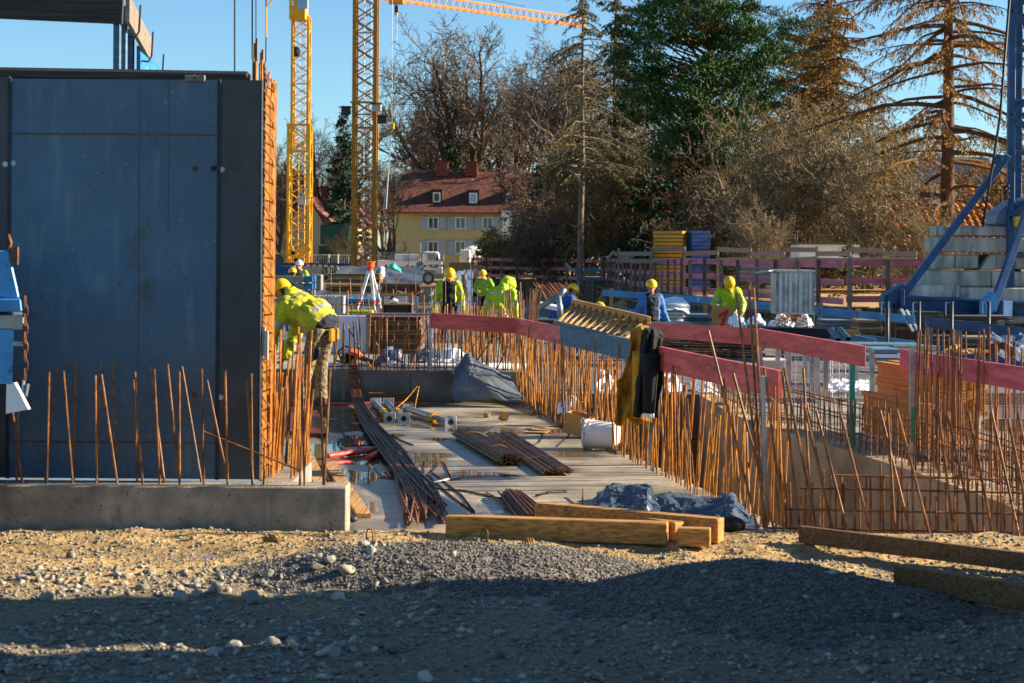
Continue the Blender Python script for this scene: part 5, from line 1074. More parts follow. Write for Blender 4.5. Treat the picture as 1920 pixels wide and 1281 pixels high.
# ------------------------------------------------------------------ pile wall, hoarding and blue rails
pw = thing('pile_wall', 'dark timber pile wall retaining the ground below the red hoarding', 'wall', (6, 56, -.45))
pile_mat = wood('pile_timber', c('#5b4530'), c('#33271c'), axis='z')
pl_me = {}
cnt = 0; pts_f = []
for a, b in zip(FENCE[:-1], FENCE[1:]):
    L = (b - a).length; d = (b - a) / L; w = .34 if a.y > 80 else .27; n_ = int(L / w)
    if b is FENCE[-1]: n_ = 14
    for i in range(n_):
        q = a + d * (w * (i + .5)); key = (round(w, 2), i % 3)
        if key not in pl_me: pl_me[key] = MB().box((0, 0, 0), (w - .025, .14 + .03 * (i % 3), 1.4), None).mesh('pile', pile_mat)
        o = bpy.data.objects.new('pile', pl_me[key]); col.objects.link(o); o.parent = pw; o.location = V3((q.x, q.y + .03 * (i % 2), -.12 + J(.02))) - W[pw.name]; o.rotation_euler = (0, 0, math.atan2(d.y, d.x)); cnt += 1
for z in (.05, .32):
    for a, b in zip(FENCE[1:4], FENCE[2:5]): part('waling', MB().bar(a + V3((-.25, -.12, z)), b + V3((-.25, -.12, z)), .06, .09), wood_old, pw)
ho = thing('red_hoarding', 'long red three-board hoarding on grey posts above the pile wall', 'hoarding', (6, 56, .6))
for a, b in zip(FENCE[:-1], FENCE[1:]):
    L = (b - a).length; d = (b - a) / L; bl = 3.6; n_ = min(int(L / bl) + 1, 9) if b is not FENCE[-1] else 2
    bl = L / n_ if b is not FENCE[-1] else 3.6
    nrm = V3((d.y, -d.x, 0));  nrm = nrm if nrm.y < 0 or nrm.x < 0 else -nrm
    for i in range(n_):
        s_ = V3((0, 0, J(.03)))
        for z, h in ((1.68, .17), (1.22, .16), (.76, .16)): part('board', MB().bar(a + d * (bl * i + .01) + nrm * .05 + V3((0, 0, z)) + s_, a + d * (bl * (i + 1) - .01) + nrm * .05 + V3((0, 0, z + J(.02))) + s_, .035, h), board_pink, ho)
        for k_ in (.04, .52): q = a + d * (bl * (i + k_)); part('post', MB().bar(q + V3((0, 0, .35)) + nrm * .1, q + V3((0, 0, 1.8 + J(.05))) + nrm * .1, .11, .07, (0, 1, 0)), wood_grey if k_ < .3 else wood_old, ho)
gh = thing('grey_rail_fence', 'weathered grey rail fence behind the red hoarding', 'fence', (9, 60, .5))
for i in range(9):
    px = 1160 + i * 62; Y = 66 - i * 1.6; q = P(px, 470, Y); part('post', MB().box((q.x, q.y, 1.35), (.09, .09, 1.75 + J(.15))), wood_grey, gh)
    for y, off in ((468 if i % 2 else 476, 0), (488, 0)): part('rail', MB().bar(P(px + 1, y, Y - .08), P(px + 63, y + J(3), Y - 1.68), .03, .16), wood_grey, gh)
for i, (x0, y0, x1, y1) in enumerate(((1138, 486, 1150, 473), (1150, 474, 1180, 487), (1180, 482, 1200, 474), (1290, 520, 1340, 512), (1060, 495, 1080, 512), (1330, 510, 1300, 500))):
    single('scrap_plank', MB().bar(P(x0, y0, 70), P(x1, y1, 69), .04, .14), wood_raw if i % 2 else wood_grey, 'stray plank leaning among the clutter behind the red hoarding', 'plank', 'stray planks behind the hoarding')
for x0, y0, x1, y1, Y, m_, lab in ((1080, 503, 1130, 528, 84, board_bluegrey, 'grey-blue panel stack behind the red hoarding'), (1190, 505, 1240, 530, 74, wood_brown, 'brown board pile behind the red hoarding'), (1270, 505, 1330, 520, 66, board_bluegrey, 'low blue panel pile behind the hoarding'), (1395, 500, 1455, 520, 56, board_bluegrey, 'blue-grey frame pile left of the metal container'), (1530, 543, 1700, 552, 46, wood_yellow, 'long yellow beams stacked behind the red hoarding')):
    stack(lab, x0, y0, x1, y1, Y, 3, .8, (m_, wood_grey if m_ is not wood_yellow else wood_brown), 'board stack', 'panel_stack')
dm = thing('blue_dumpster', 'low blue-black skip behind the hoarding beside the bare trunk', 'skip', P(1130, 480, 92)); pbox(1096, 466, 1174, 482, 92, 1.6, dark_steel, dm, 'body', .03); pbox(1088, 469, 1096, 481, 91.9, 1.6, board_blue, dm, 'end', .02)
pbox(1094, 463.5, 1176, 466.5, 91.9, 1.8, paint_blue, dm, 'rim')
ys = thing('yellow_beam_stack', 'tall stack of yellow formwork beams with blue ends above the hoarding', 'beam stack', P(1280, 495, 64))
rz_ = Matrix.Rotation(R(-24), 3, 'Z'); q0 = P(1280, 470, 65)
for i in range(15):
    z = 2.78 - i * .145; part('yellow_layer', MB().box((q0.x - .42, 65, z), (1.15, .9, .115), rz_), wood_yellow, ys, bevel=.01); part('blue_layer', MB().box((q0.x + .53, 64.82, z + .002), (.72, .9, .125), Matrix.Rotation(R(12), 3, 'Z')), M('stack_blue', c('#1c3f78'), .6, .2, 6) if 'stack_blue' not in MAT else MAT['stack_blue'], ys, bevel=.01)
bl_r = thing('blue_guard_rail', 'blue two-board guard rail running across the middle of the site', 'guard rail', (5, 34, -.3))
BR = [(1130, 549, 47), (1310, 562, 43), (1457, 576, 39), (1600, 590, 35.5), (1715, 600, 32.5)]
for (x0, y0, Y0), (x1, y1, Y1) in zip(BR, BR[1:]):
    for dz in (0, -.48):
        a, b = P(x0, y0, Y0), P(x1, y1, Y1); a.z += dz; b.z += dz; part('board', MB().bar(a, b - (b - a).normalized() * .02, .035, .165), board_blue, bl_r, bevel=.004)
    for k_ in (.1, .6): q = P(x0, y0, Y0).lerp(P(x1, y1, Y1), k_); part('post', MB().bar((q.x, q.y + .08, -.42), (q.x, q.y + .08, q.z + .12 + .1 * k_), .1, .06, (0, 1, 0)), wood_raw if k_ < .5 else wood_grey, bl_r)
b2 = thing('blue_guard_rail', 'blue two-board guard rail before the crane base, on grey tube posts', 'guard rail', (8, 29, -.3))
for dz in (0, -.5):
    a, b = P(1733, 603, 30), P(1990, 632, 27.5); a.z += dz; b.z += dz; part('board', MB().bar(a, b, .035, .165), paint_blue, b2, bevel=.004)
for px in (1661, 1720, 1781, 1850, 1935):
    q = P(px, 600, 29.2); tp2 = part('tube_post', MB().tube([(q.x, q.y - .12, -.4), (q.x, q.y - .12, q.z + .32)], .03, 10), dark_steel, b2, smooth=True); part('bracket', MB().tube([(q.x, q.y - .12, q.z + .3), (q.x - .1, q.y - .12, q.z + .3), (q.x - .1, q.y - .12, q.z + .08)], .012, 6), galv, tp2)
for px in (1745, 1800, 1880): q = P(px, 612, 29.8); part('post', MB().bar((q.x, q.y + .1, -.42), (q.x, q.y + .1, q.z + .1), .12, .06, (0, 1, 0)), wood_grey, b2)
CL = [(1150, 600, 1215, 622, 33, (wood_brown, wood_grey), 'pile of brown boards behind the ladder'), (1290, 590, 1335, 616, 33.5, (board_bluegrey, dark_steel), 'dark blue-grey formwork pile left of the plywood sign'), (1225, 606, 1300, 630, 30, (dark_steel, board_bluegrey), 'low dark formwork pile in front of the bag pallet'), (1545, 600, 1600, 622, 34.5, (board_bluegrey, wood_grey), 'grey-blue board pile under the blue rail'), (1610, 600, 1655, 625, 33.5, (wood_grey, wood_brown), 'weathered timber pile under the blue rail'), (1640, 655, 1690, 690, 21.5, (board_bluegrey, grey_light), 'pale blue panel pile left of the slatted panel box'), (1740, 630, 1800, 652, 31.5, (dark_steel, board_bluegrey), 'dark formwork pile under the second blue rail'), (1815, 632, 1890, 655, 31, (wood_grey, dark_steel), 'grey timber pile under the second blue rail'), (1700, 585, 1770, 604, 35.5, (dark_steel, wood_old), 'dark crate pile below the crane base beam'), (1790, 592, 1900, 610, 35.8, (wood_old, dark_steel), 'dark sleepers stacked below the crane base beam'), (1080, 612, 1140, 628, 31, (board_bluegrey, wood_grey), 'blue-grey board pile behind the starter bars'), (1000, 600, 1050, 622, 29.5, (dark_steel, wood_brown), 'dark board pile left of the ladder')]
for x0, y0, x1, y1, Y, ms, lab in CL: stack(lab, x0, y0, x1, y1, Y, 4, .8, ms, 'board stack', 'board_pile', .1)
for i in range(16):
    px, Y = random.uniform(1120, 1880), random.uniform(31.6, 36); single('scrap_timber_length', MB().bar(at(px, Y, -.4), at(px + random.uniform(20, 60), Y + J(.6), -.36 + random.random() * .35), .1, .04), (wood_grey, wood_raw, board_blue)[i % 3], 'loose length of timber lying on the muddy site floor', 'timber', 'loose timber on the site floor')
al = thing('aluminium_ladder', 'short aluminium ladder leaning below the crane base beam', 'ladder', P(1715, 640, 33)); a0, a1 = P(1690, 580, 33), P(1712, 622, 32.6); c0, c1 = P(1700, 582, 33), P(1722, 622, 32.6)
part('side_rail', MB().bar(a0, a1, .05, .03), galv, al); part('side_rail', MB().bar(c0, c1, .05, .03), galv, al)
for i in range(5): stick('rung', a0.lerp(a1, .1 + .2 * i), c0.lerp(c1, .1 + .2 * i), .014, al, galv, 6)

# ------------------------------------------------------------------ blue tower crane on the right
bc = thing('blue_tower_crane', 'blue tower crane base with concrete ballast, braces and lattice mast', 'crane', P(1890, 605, 38)); Y0 = 38.0
def beam(a, b, w, h, mat, t, name): return part(name, MB().bar(a, b, w, h), mat, t, bevel=.012)
part('base_beam', MB().bar(P(1672, 565, Y0), P(2080, 586, Y0), .5, .3), paint_blue, bc, bevel=.02); part('base_flange', MB().bar(P(1690, 556, Y0 - .05), P(2080, 577, Y0 - .05), .6, .05), paint_blue, bc); part('base_flange', MB().bar(P(1690, 579, Y0 - .05), P(2080, 601, Y0 - .05), .6, .05), paint_blue, bc)
part('cross_beam', MB().bar(P(1860, 585, Y0 - 1.2), P(1950, 585, Y0 + 4.5), .5, .5), paint_blue, bc, bevel=.02)
for px, py in ((1664, 566), (1686, 560)): part('foot_plate', MB().box(P(px, py, Y0 - .1), (.1, .62, .42)), paint_blue, bc, bevel=.01)
part('gusset', MB().prism([P(1657, 578, Y0 - .32), P(1657, 556, Y0 - .32), P(1694, 533, Y0 - .32), P(1700, 560, Y0 - .32)], (0, .5, 0)), paint_blue, bc)
part('foot_jack', MB().tube([(P(1672, 580, Y0).x, Y0, -.3), P(1672, 580, Y0)], .1, 10), rust_dark, bc); part('foot_jack', MB().tube([(P(1850, 590, Y0 - 1.2).x, Y0 - 1.2, -.3), P(1850, 590, Y0 - 1.2)], .1, 10), rust_dark, bc)
for px, Y in ((1880, Y0 + .2), (2010, Y0 + .2), (1893, Y0 + 1.6), (2005, Y0 + 1.6)):
    zt_ = 16; x = X_at(px + 14, Y); part('chord', MB().box((x, Y, (zt_ + .5) / 2 + .6), (.16, .16, zt_ - .5)), paint_blue, bc, bevel=.02)
xa, xb = X_at(1894, Y0), X_at(2024, Y0)
for i in range(13):
    z0_ = 1.6 + i * 1.15; z1_ = z0_ + 1.15
    a, b = (xa, xb) if i % 2 else (xb, xa)
    beam((a, Y0 + .16, z0_), (b, Y0 + .16, z1_), .09, .12, paint_blue, bc, 'lacing'); beam((b, Y0 + .2, z0_ + .3), (a, Y0 + .2, z0_ + .3), .09, .1, paint_blue, bc, 'lacing')
    k1 = (Y0 + 1.6) / Y0; a2, b2_ = [(X_at(1907, Y0) if v == xa else X_at(2019, Y0)) * k1 for v in (a, b)]
    beam((a2, Y0 + 1.6, z0_), (b2_, Y0 + 1.6, z1_), .09, .12, paint_blue, bc, 'lacing')
part('strut', MB().bar(P(1690, 558, Y0 - .2), P(1889, 292, Y0 - .05), .14, .18, (0, 1, 0)), paint_blue, bc, bevel=.01)
part('strut', MB().bar(P(1858, 585, Y0 - 1.35), P(1952, 325, Y0 - .3), .15, .18, (0, 1, 0)), paint_blue, bc, bevel=.01)
part('strut_shoe', MB().prism([P(1848, 600, Y0 - 1.6), P(1848, 568, Y0 - 1.6), P(1866, 548, Y0 - 1.6), P(1868, 565, Y0 - 1.6), P(1856, 602, Y0 - 1.6)], (0, .5, 0)), paint_blue_light, bc); part('knuckle', MB().lathe(P(1871, 301, Y0 - .25), [(.11, 0), (.11, .08), (.05, .09)], 14, Matrix.Rotation(R(90), 3, 'X')), paint_blue, bc)
for x0, y0, x1, y1, dy in ((1770, 423, 2030, 444, .35), (1759, 445.5, 2050, 475, .25), (1790, 477, 1835, 504, .45), (1868, 477, 2060, 506, .3), (1745, 507.5, 1858, 538, .1), (1859, 509, 2080, 540, .15), (1696, 534, 1800, 559, -.15), (1800.5, 539, 2080, 568, -.1)):
    pbox(x0, y0, x1, y1, Y0 + dy, 1.3, concrete_stain, bc, 'ballast_block', .025)
part('ballast_block', MB().prism([P(1755, 505, Y0 + .3), P(1768, 478, Y0 + .3), P(1790, 477, Y0 + .3), P(1788, 505, Y0 + .3)], (0, 1.5, 0)), concrete_stain, bc, bevel=.02); part('ballast_block', MB().prism([P(1838, 507, Y0 + .28), P(1858, 478, Y0 + .28), P(1868, 477, Y0 + .28), P(1868, 507, Y0 + .28)], (0, 1.5, 0)), concrete_stain, bc, bevel=.02)
part('tarp_cover', MB().prism([P(1868, 423, Y0 + .2), P(1872, 398, Y0 + .2), P(1905, 372, Y0 + .2), P(1960, 365, Y0 + .2), P(1960, 423, Y0 + .2)], (0, 1.0, 0)), tarp_slope, bc, bevel=.05); part('yellow_box', MB().box(P(1915, 416, Y0), (.3, .2, .22)), paint_yellow, bc)
part('cable', MB().tube([P(1895, -30, Y0 - .3), P(1875, 220, Y0 - .3), P(1850, 380, Y0 - .3), P(1842, 425, Y0 - .3)], .03, 6), black, bc, smooth=True); part('cable_coil', MB().tube([P(1887 + 4 * math.sin(x * 3), 345 + x * 5, Y0 - .25 + .04 * math.cos(x * 3)) for x in np.linspace(0, 6, 24)], .03, 5), black, bc)

# ------------------------------------------------------------------ yellow tower cranes
def mast(t, px0, px1, Y, ytop, ybot, bay, mat, rc, rl, xlace=True, ladder=True):
    x0, x1 = X_at(px0, Y), X_at(px1, Y); D = x1 - x0; z0_, z1_ = P(px0, ybot, Y).z, P(px0, ytop, Y).z
    C4 = [(x0, Y), (x1, Y), (x1, Y + D), (x0, Y + D)]
    for x, y in C4: part('chord', MB().box((x, y, (z0_ + z1_) / 2), (rc * 2, rc * 2, z1_ - z0_)), mat, t)
    n_ = int((z1_ - z0_) / bay)
    for i in range(n_):
        za, zb = z0_ + (z1_ - z0_) * i / n_, z0_ + (z1_ - z0_) * (i + 1) / n_
        for k_ in range(4):
            (xa, ya), (xb_, yb) = C4[k_], C4[(k_ + 1) % 4]
            if k_ in (1, 3) and not xlace: pass
            zm = (za + zb) / 2
            stick('lacing', (xa, ya, za), (xb_, yb, zm), rl, t, mat, 5); stick('lacing', (xb_, yb, zm), (xa, ya, zb), rl, t, mat, 5)
            if xlace and k_ == 0: stick('lacing', (xb_, yb, za), (xa, ya, zm), rl, t, mat, 5); stick('lacing', (xa, ya, zm), (xb_, yb, zb), rl, t, mat, 5)
        if i % 3 == 0: stick('lacing', (x0, Y, za), (x1, Y, za), rl, t, mat, 5)
    if ladder:
        xm = (x0 + x1) / 2 + D * .1
        for s in (-.2, .2): stick('ladder_rail', (xm + s, Y + D * .5, z0_), (xm + s, Y + D * .5, z1_), .025, t, grey_light if mat is paint_ochre else mat, 4)
        for i in range(int((z1_ - z0_) / .5)): stick('rung', (xm - .2, Y + D * .5, z0_ + i * .5), (xm + .2, Y + D * .5, z0_ + i * .5), .018, t, grey_light, 4)
    return C4
yc = thing('ochre_tower_crane', 'thick ochre tower crane mast with floodlights and a hanging hook, before the house', 'crane', P(682, 520, 100))
mast(yc, 662, 701, 100, -40, 520, 1.5, paint_ochre, .115, .045)
part('collar', MB().box(P(682, 192, 99.8), (1.55, .2, .12)), paint_ochre, yc); part('platform', MB().box(P(682, 240, 100.6), (1.3, 1.2, .05)), paint_ochre, yc)
for px, py, m_ in ((706, 202, grey_light), (717, 225, dark_steel), (649, 208, dark_steel)):
    fl = part('floodlight', MB().box(P(px, py, 99.5), (.56, .3, .42), Matrix.Rotation(.2, 3, 'X')), m_, yc, bevel=.03); part('hood', MB().box(P(px, py - 7.5, 99.4), (.66, .5, .06)), dark_steel, fl)
part('arm', MB().bar(P(700, 205, 100), P(706, 205, 99.5), .08, .08), paint_ochre, yc)
hk = thing('crane_hook', 'yellow crane hook block with slings hanging in front of the trees', 'crane hook', P(722, 392, 96))
part('block', MB().box(P(735, 237, 96), (.28, .2, .36)), paint_yellow, hk, bevel=.04); part('hoist_rope', MB().tube([P(736, -30, 96), P(735, 232, 96)], .012, 4), steel, hk)
part('hook', MB().tube([P(735, 244, 96), P(735.5, 250, 96), P(733, 254, 96), P(731.5, 250, 96)], .03, 6), dark_steel, hk)
for dx in (-8, -3): part('sling', MB().tube([P(734, 250, 96), P(728, 330, 96), P(727 + dx, 392, 96)], .03, 5), grey_light, hk)
yl = thing('yellow_tower_crane', 'bright yellow slim tower crane with driver cab and climbing frame', 'crane', P(560, 500, 110))
mast(yl, 545, 575, 110, 30, 285, 1.35, paint_yellow, .075, .04, xlace=False); mast(yl, 539, 578, 110, 232, 492, 1.6, paint_yellow, .085, .045, xlace=False)
for y in (234, 284, 470): part('ring', MB().box(P(559, y, 109.95), (1.5, .12, .14)), paint_yellow, yl); part('ring', MB().box(P(559, y, 111.4), (1.5, .12, .14)), paint_yellow, yl)
cb = part('cab', MB().box(P(560, 17, 110), (1.08, 1.3, 1.5)), paint_yellow, yl, bevel=.05); part('cab_window', MB().box(P(567, 6, 109.3), (.66, .04, .75)), glass_sky, cb); part('cab_plate', MB().box(P(549, 6, 109.32), (.18, .03, .3)), white_paint, cb)
part('motor', MB().ball(P(555, 97, 110.5), (.3, .25, .35), 10, 7), black, yl); part('switch_box', MB().box(P(566, 376, 109.8), (.5, .2, .55)), grey_light, yl); part('sign_arm', MB().bar(P(560, 372, 109.7), P(588, 371, 109.7), .06, .08), paint_yellow, yl)
for a_, b_ in (((512, 490), (580, 462)), ((540, 500), (582, 466)), ((505, 470), (545, 490)), ((545, 462), (560, 500))): part('base_strut', MB().bar(P(*a_, 109.6), P(*b_, 109.6), .2, .22), paint_yellow, yl)
part('counter_drum', MB().lathe(P(523, 488, 109.3), [(.4, -.3), (.4, .3)], 16, Matrix.Rotation(R(90), 3, 'X')), dark_steel, yl); part('base_plate', MB().box(P(530, 497, 109.4), (1.6, .6, .25)), paint_yellow, yl)
jb = thing('crane_jib', 'long horizontal orange-yellow crane jib reaching across the sky', 'crane jib', P(900, 25, 150)); jm = M('paint_jib', c('#e0932c'), .5, .1, 3)
ja, jc = V3((-13, 141.5, 23.5)), V3((6.9, 160, 23.5)); n_ = 34; sd_ = V3((0, .55, 0)); tp_ = V3((0, 0, .8))
for o_ in (sd_, -sd_): stick('chord', ja + o_, jc + o_, .07, jb, jm, 5)
stick('chord', ja + tp_, jc + tp_, .08, jb, jm, 5)
for i in range(n_):
    p0, p1 = ja.lerp(jc, i / n_), ja.lerp(jc, (i + 1) / n_); pm = (p0 + p1) / 2 + tp_
    for o_ in (sd_, -sd_): stick('lacing', p0 + o_, pm, .028, jb, jm, 4); stick('lacing', pm, p1 + o_, .028, jb, jm, 4)
    stick('lacing', p0 - sd_, p0 + sd_, .025, jb, jm, 4)
q = P(743, 6, 143); part('trolley', MB().box((q.x, q.y, q.z + .1), (1.2, 1.2, .3)), jm, jb); part('trolley_block', MB().box(P(743, 17, 143), (.3, .3, .6)), dark_steel, jb); part('trolley_hook', MB().box(P(743, 25, 143), (.25, .2, .35)), paint_yellow, jb, bevel=.05)
for dx in (-3, 0, 3): part('rope', MB().tube([P(743 + dx, 10, 143), P(741 + dx, 90, 143)], .012, 4), steel, jb)
part('tie_rope', MB().tube([P(860, -12, 150), P(985, 12, 153.5)], .03, 4), steel, jb)
for px, r_, Y, yb in ((440, .006, 11.6, 140), (473, .0055, 12.0, 110), (480, .004, 12.0, 80)): single('hoist_cable', MB().tube([P(px, -60, Y), P(px, yb, Y)], r_, 5), black, 'thin dark cable hanging down behind the formwork top', 'cable', 'cables hanging behind the formwork')
pj = thing('far_crane_mast', 'thin pinkish pole of a far crane with a dark cable below', 'crane', P(499, 180, 90)); part('pole', MB().tube([P(499, -30, 90), P(499, 70, 90)], .05, 6), jm, pj); part('cable', MB().tube([P(499, 70, 90), P(496, 205, 90)], .035, 5), black, pj); part('stay', MB().tube([P(505, 10, 90), P(520, -20, 90)], .05, 5), jm, pj)

# ------------------------------------------------------------------ houses
def tile_mat(name, a, b, sc=3.4):
    m = bpy.data.materials.new(name); m.use_nodes = True; nt = m.node_tree; N = nt.nodes; L = nt.links; bs = N['Principled BSDF']; bs.inputs['Roughness'].default_value = .8
    tc = N.new('ShaderNodeTexCoord'); mp = N.new('ShaderNodeMapping'); L.new(tc.outputs['UV'], mp.inputs[0]); br = N.new('ShaderNodeTexBrick'); L.new(mp.outputs[0], br.inputs[0])
    br.inputs['Color1'].default_value = (*a, 1); br.inputs['Color2'].default_value = (*b, 1); br.inputs['Mortar'].default_value = (a[0] * .35, a[1] * .35, a[2] * .35, 1); br.inputs['Scale'].default_value = sc; br.inputs['Mortar Size'].default_value = .09; br.inputs['Brick Width'].default_value = .8; br.inputs['Row Height'].default_value = 1.0
    nz = N.new('ShaderNodeTexNoise'); nz.inputs['Scale'].default_value = .6; mx = N.new('ShaderNodeMix'); mx.data_type = 'RGBA'; mx.blend_type = 'MULTIPLY'; mx.inputs[0].default_value = .5; L.new(br.outputs[0], mx.inputs[6]); L.new(nz.outputs[1], mx.inputs[7]); L.new(mx.outputs[2], bs.inputs['Base Color'])
    bp = N.new('ShaderNodeBump'); bp.inputs['Distance'].default_value = .04; L.new(br.outputs['Fac'], bp.inputs['Height']); bp.invert = True; L.new(bp.outputs[0], bs.inputs['Normal']); return m
tile_red = tile_mat('roof_tiles_red', c('#8a4a34'), c('#5f3026'), 2.4); tile_pink = tile_mat('roof_tiles_pink', c('#b06a62'), c('#9a5a54'), 2.4)
def roof_plane(name, q, mat, t, thick=.12):
    a, b, c_, d = [V3(p) for p in q]; n = (b - a).cross(d - a).normalized() * thick
    if n.z < 0: n = -n
    mb = MB().add([a + n, b + n, c_ + n, d + n, a, b, c_, d], [(0, 1, 2, 3), (7, 6, 5, 4), (0, 4, 5, 1), (1, 5, 6, 2), (2, 6, 7, 3), (3, 7, 4, 0)]); o = part(name, mb, mat, t)
    me = o.data; uv = me.uv_layers.new(name='uv'); U, V_ = (b - a).length, (d - a).length
    val = [(0, 0), (U, 0), (U, V_), (0, V_)]
    for p_ in me.polygons:
        for li in p_.loop_indices: uv.data[li].uv = val[me.loops[li].vertex_index % 4]
    return o
def window(t, px0, py0, px1, py1, Y, shut=True, gl=glass):
    x0, x1 = X_at(px0, Y), X_at(px1, Y); z1_, z0_ = P((px0 + px1) / 2, py0, Y).z, P((px0 + px1) / 2, py1, Y).z; cx, cz, w, h = (x0 + x1) / 2, (z0_ + z1_) / 2, x1 - x0, z1_ - z0_
    wi = part('window', MB().box((cx, Y - .02, cz), (w - .16, .06, h - .16)), gl, t)
    fm = MB().box((cx, Y - .05, z1_ - .04), (w, .12, .09)).box((cx, Y - .05, z0_ + .04), (w, .12, .09)).box((x0 + .04, Y - .05, cz), (.09, .11, h)).box((x1 - .04, Y - .05, cz), (.09, .11, h)).box((cx, Y - .055, cz), (.06, .08, h)); part('frame', fm, white_paint, wi); part('sill', MB().box((cx, Y - .09, z0_ - .05), (w + .2, .22, .07)), grey_light, wi)
    if shut:
        for s in (-1, 1):
            sx = cx + s * (w / 2 + .32); sh_ = part('shutter', MB().box((sx, Y - .05, cz), (.6, .06, h + .12)), shutter, t)
            part('louvre', MB().box((sx, Y - .085, cz + h * .25), (.46, .02, h * .4)).box((sx, Y - .085, cz - h * .25), (.46, .02, h * .4)), shutter, sh_)
YH = 145.0; hs = thing('yellow_house', 'two-storey yellow house with a red tiled roof and grey shutters', 'house', at(860, YH, 0))
hx0, hx1 = X_at(738, YH), X_at(1010, YH); ze = P(860, 397, YH).z; zr = P(860, 324, YH + 5).z
part('wall', MB().box(((hx0 + hx1) / 2, YH + 5, ze / 2), (hx1 - hx0, 10, ze)), facade, hs)
part('gable', MB().prism([(hx0 + .01, YH + .1, ze - .02), (hx0 + .01, YH + 9.9, ze - .02), (hx0 + .01, YH + 5, zr - .15)], (.25, 0, 0)), facade, hs)
rf = roof_plane('roof', [(hx0 - .6, YH - .5, ze - .12), (hx1 + .6, YH - .5, ze - .12), (hx1 + .6, YH + 5.05, zr), (hx0 + .5, YH + 5.05, zr)], tile_red, hs)
roof_plane('roof', [(hx1 + .6, YH + 10.5, ze - .12), (hx0 - .6, YH + 10.5, ze - .12), (hx0 + .5, YH + 5.06, zr), (hx1 + .6, YH + 5.06, zr)], tile_red, hs)
part('gutter', MB().tube([(hx0 - .6, YH - .6, ze - .1), (hx1 + .6, YH - .6, ze - .1)], .09, 8), brick, hs)
for px in (829, 884): q = P(px, 322, YH + 4.6); part('chimney', MB().box((q.x, q.y, zr + .25), (1.05, .9, 1.2)), brick, rf, bevel=.03); part('chimney_cap', MB().box((q.x, q.y, zr + .88), (1.2, 1.05, .1)), brick, rf)
for px in (834, 885): q = P(px, 336, YH + 3.9); part('vent_pipe', MB().tube([q + V3((0, 0, -.5)), q], .08, 8), white_paint, rf)
def dormer(px0, px1, py0, py1, gl):
    Yd = YH
    while P(px0, py1 + 1, Yd).z > ze - .12 + (zr - ze + .12) * (Yd - YH + .5) / 5.55 + .1 and Yd < YH + 4.5: Yd += .05
    Yd -= .12
    x0, x1 = X_at(px0, Yd), X_at(px1, Yd); z1_, z0_ = P(px0, py0, Yd).z, P(px0, py1, Yd).z; d = part('dormer', MB().box(((x0 + x1) / 2, Yd + 1.2, (z0_ + z1_) / 2 + .1), (x1 - x0 + .35, 2.4, z1_ - z0_ + .35)), tile_red, hs)
    wi = part('window', MB().box(((x0 + x1) / 2, Yd - .01, (z0_ + z1_) / 2), (x1 - x0 - .18, .05, z1_ - z0_ - .18)), gl, d); x, w, z, h = (x0 + x1) / 2, x1 - x0, (z0_ + z1_) / 2, z1_ - z0_
    part('frame', MB().box((x, Yd - .03, z1_ - .04), (w, .09, .1)).box((x, Yd - .03, z0_ + .04), (w, .09, .1)).box((x0 + .05, Yd - .03, z), (.1, .085, h)).box((x1 - .05, Yd - .03, z), (.1, .085, h)), white_paint, d)
dormer(811, 825, 361, 379, glass); dormer(879, 894, 362, 381, glass_sky); dormer(948, 962, 362, 380, glass)
for px in (802, 853, 904, 955):
    window(hs, px, 407, px + 20, 430, YH, gl=glass if px != 853 else glass); window(hs, px, 452, px + 20, 476, YH)
part('bay', MB().box(at(958, YH - .6, 4.1), (1.6, 1.2, 3.4)), white_paint, hs)
h2 = thing('pink_roofed_house', 'beige house with a pink tiled roof and tall chimneys beyond the yellow crane', 'house', at(575, 150, 0))
xg0, xg1 = X_at(540, 150), X_at(604, 150); za, zr2 = P(575, 414, 150).z, P(575, 368, 150).z; xm = (xg0 + xg1) / 2 + .2; dv = V3((2.6, 26, 0))
part('wall', MB().prism([(xg0, 150, -.2), (xg1, 150, -.2), (xg1, 150, za), (xm, 150, zr2 - .1), (xg0, 150, za)], dv), facade_pale, h2)
roof_plane('roof', [(xg1 + .35, 149.6, za - .25), V3((xg1 + .35, 149.6, za - .25)) + dv, V3((xm, 149.6, zr2)) + dv, (xm, 149.6, zr2)], tile_pink, h2); roof_plane('roof', [V3((xg0 - .35, 149.6, za - .25)) + dv, (xg0 - .35, 149.6, za - .25), (xm, 149.6, zr2), V3((xm, 149.6, zr2)) + dv], tile_pink, h2)
for i in range(5): q = V3((xm, 152, zr2)) + dv * (.04 + .2 * i); part('chimney', MB().box(q + V3((0, 0, .3)), (.7, .7, 1.9)), brick, h2)
h3 = thing('terrace_house', 'far terrace with brick chimneys behind the yellow crane mast', 'house', at(530, 190, 0)); x0, x1 = X_at(500, 190), X_at(556, 190)
part('wall', MB().box(((x0 + x1) / 2, 194, 3.6), (x1 - x0, 8, 7.4)), facade_pale, h3); roof_plane('roof', [(x0, 189.5, 7.2), (x1, 189.5, 7.2), (x1, 194, 10), (x0, 194, 10)], tile_pink, h3)
for i in range(4): part('chimney', MB().box((x0 + .6 + i * .95, 194, 10.4), (.55, .7, 1.5)), brick, h3)
for i in range(4): wi = part('window', MB().box((x0 + 1.6, 189.95, 1.4), (.8, .1, 1.2)), glass, h3) if i == 0 else part('window', MB().box((x1 - .9 - .0, 189.95, 1.2 + i * 1.9), (.8, .1, 1.2)), glass, h3)
wh = thing('white_house', 'white house with a dark roof glimpsed behind the larch', 'house', at(1780, 112, 0)); x0, x1 = X_at(1702, 112), X_at(1868, 112); zb, zt2 = 1.5, P(1780, 345, 112).z
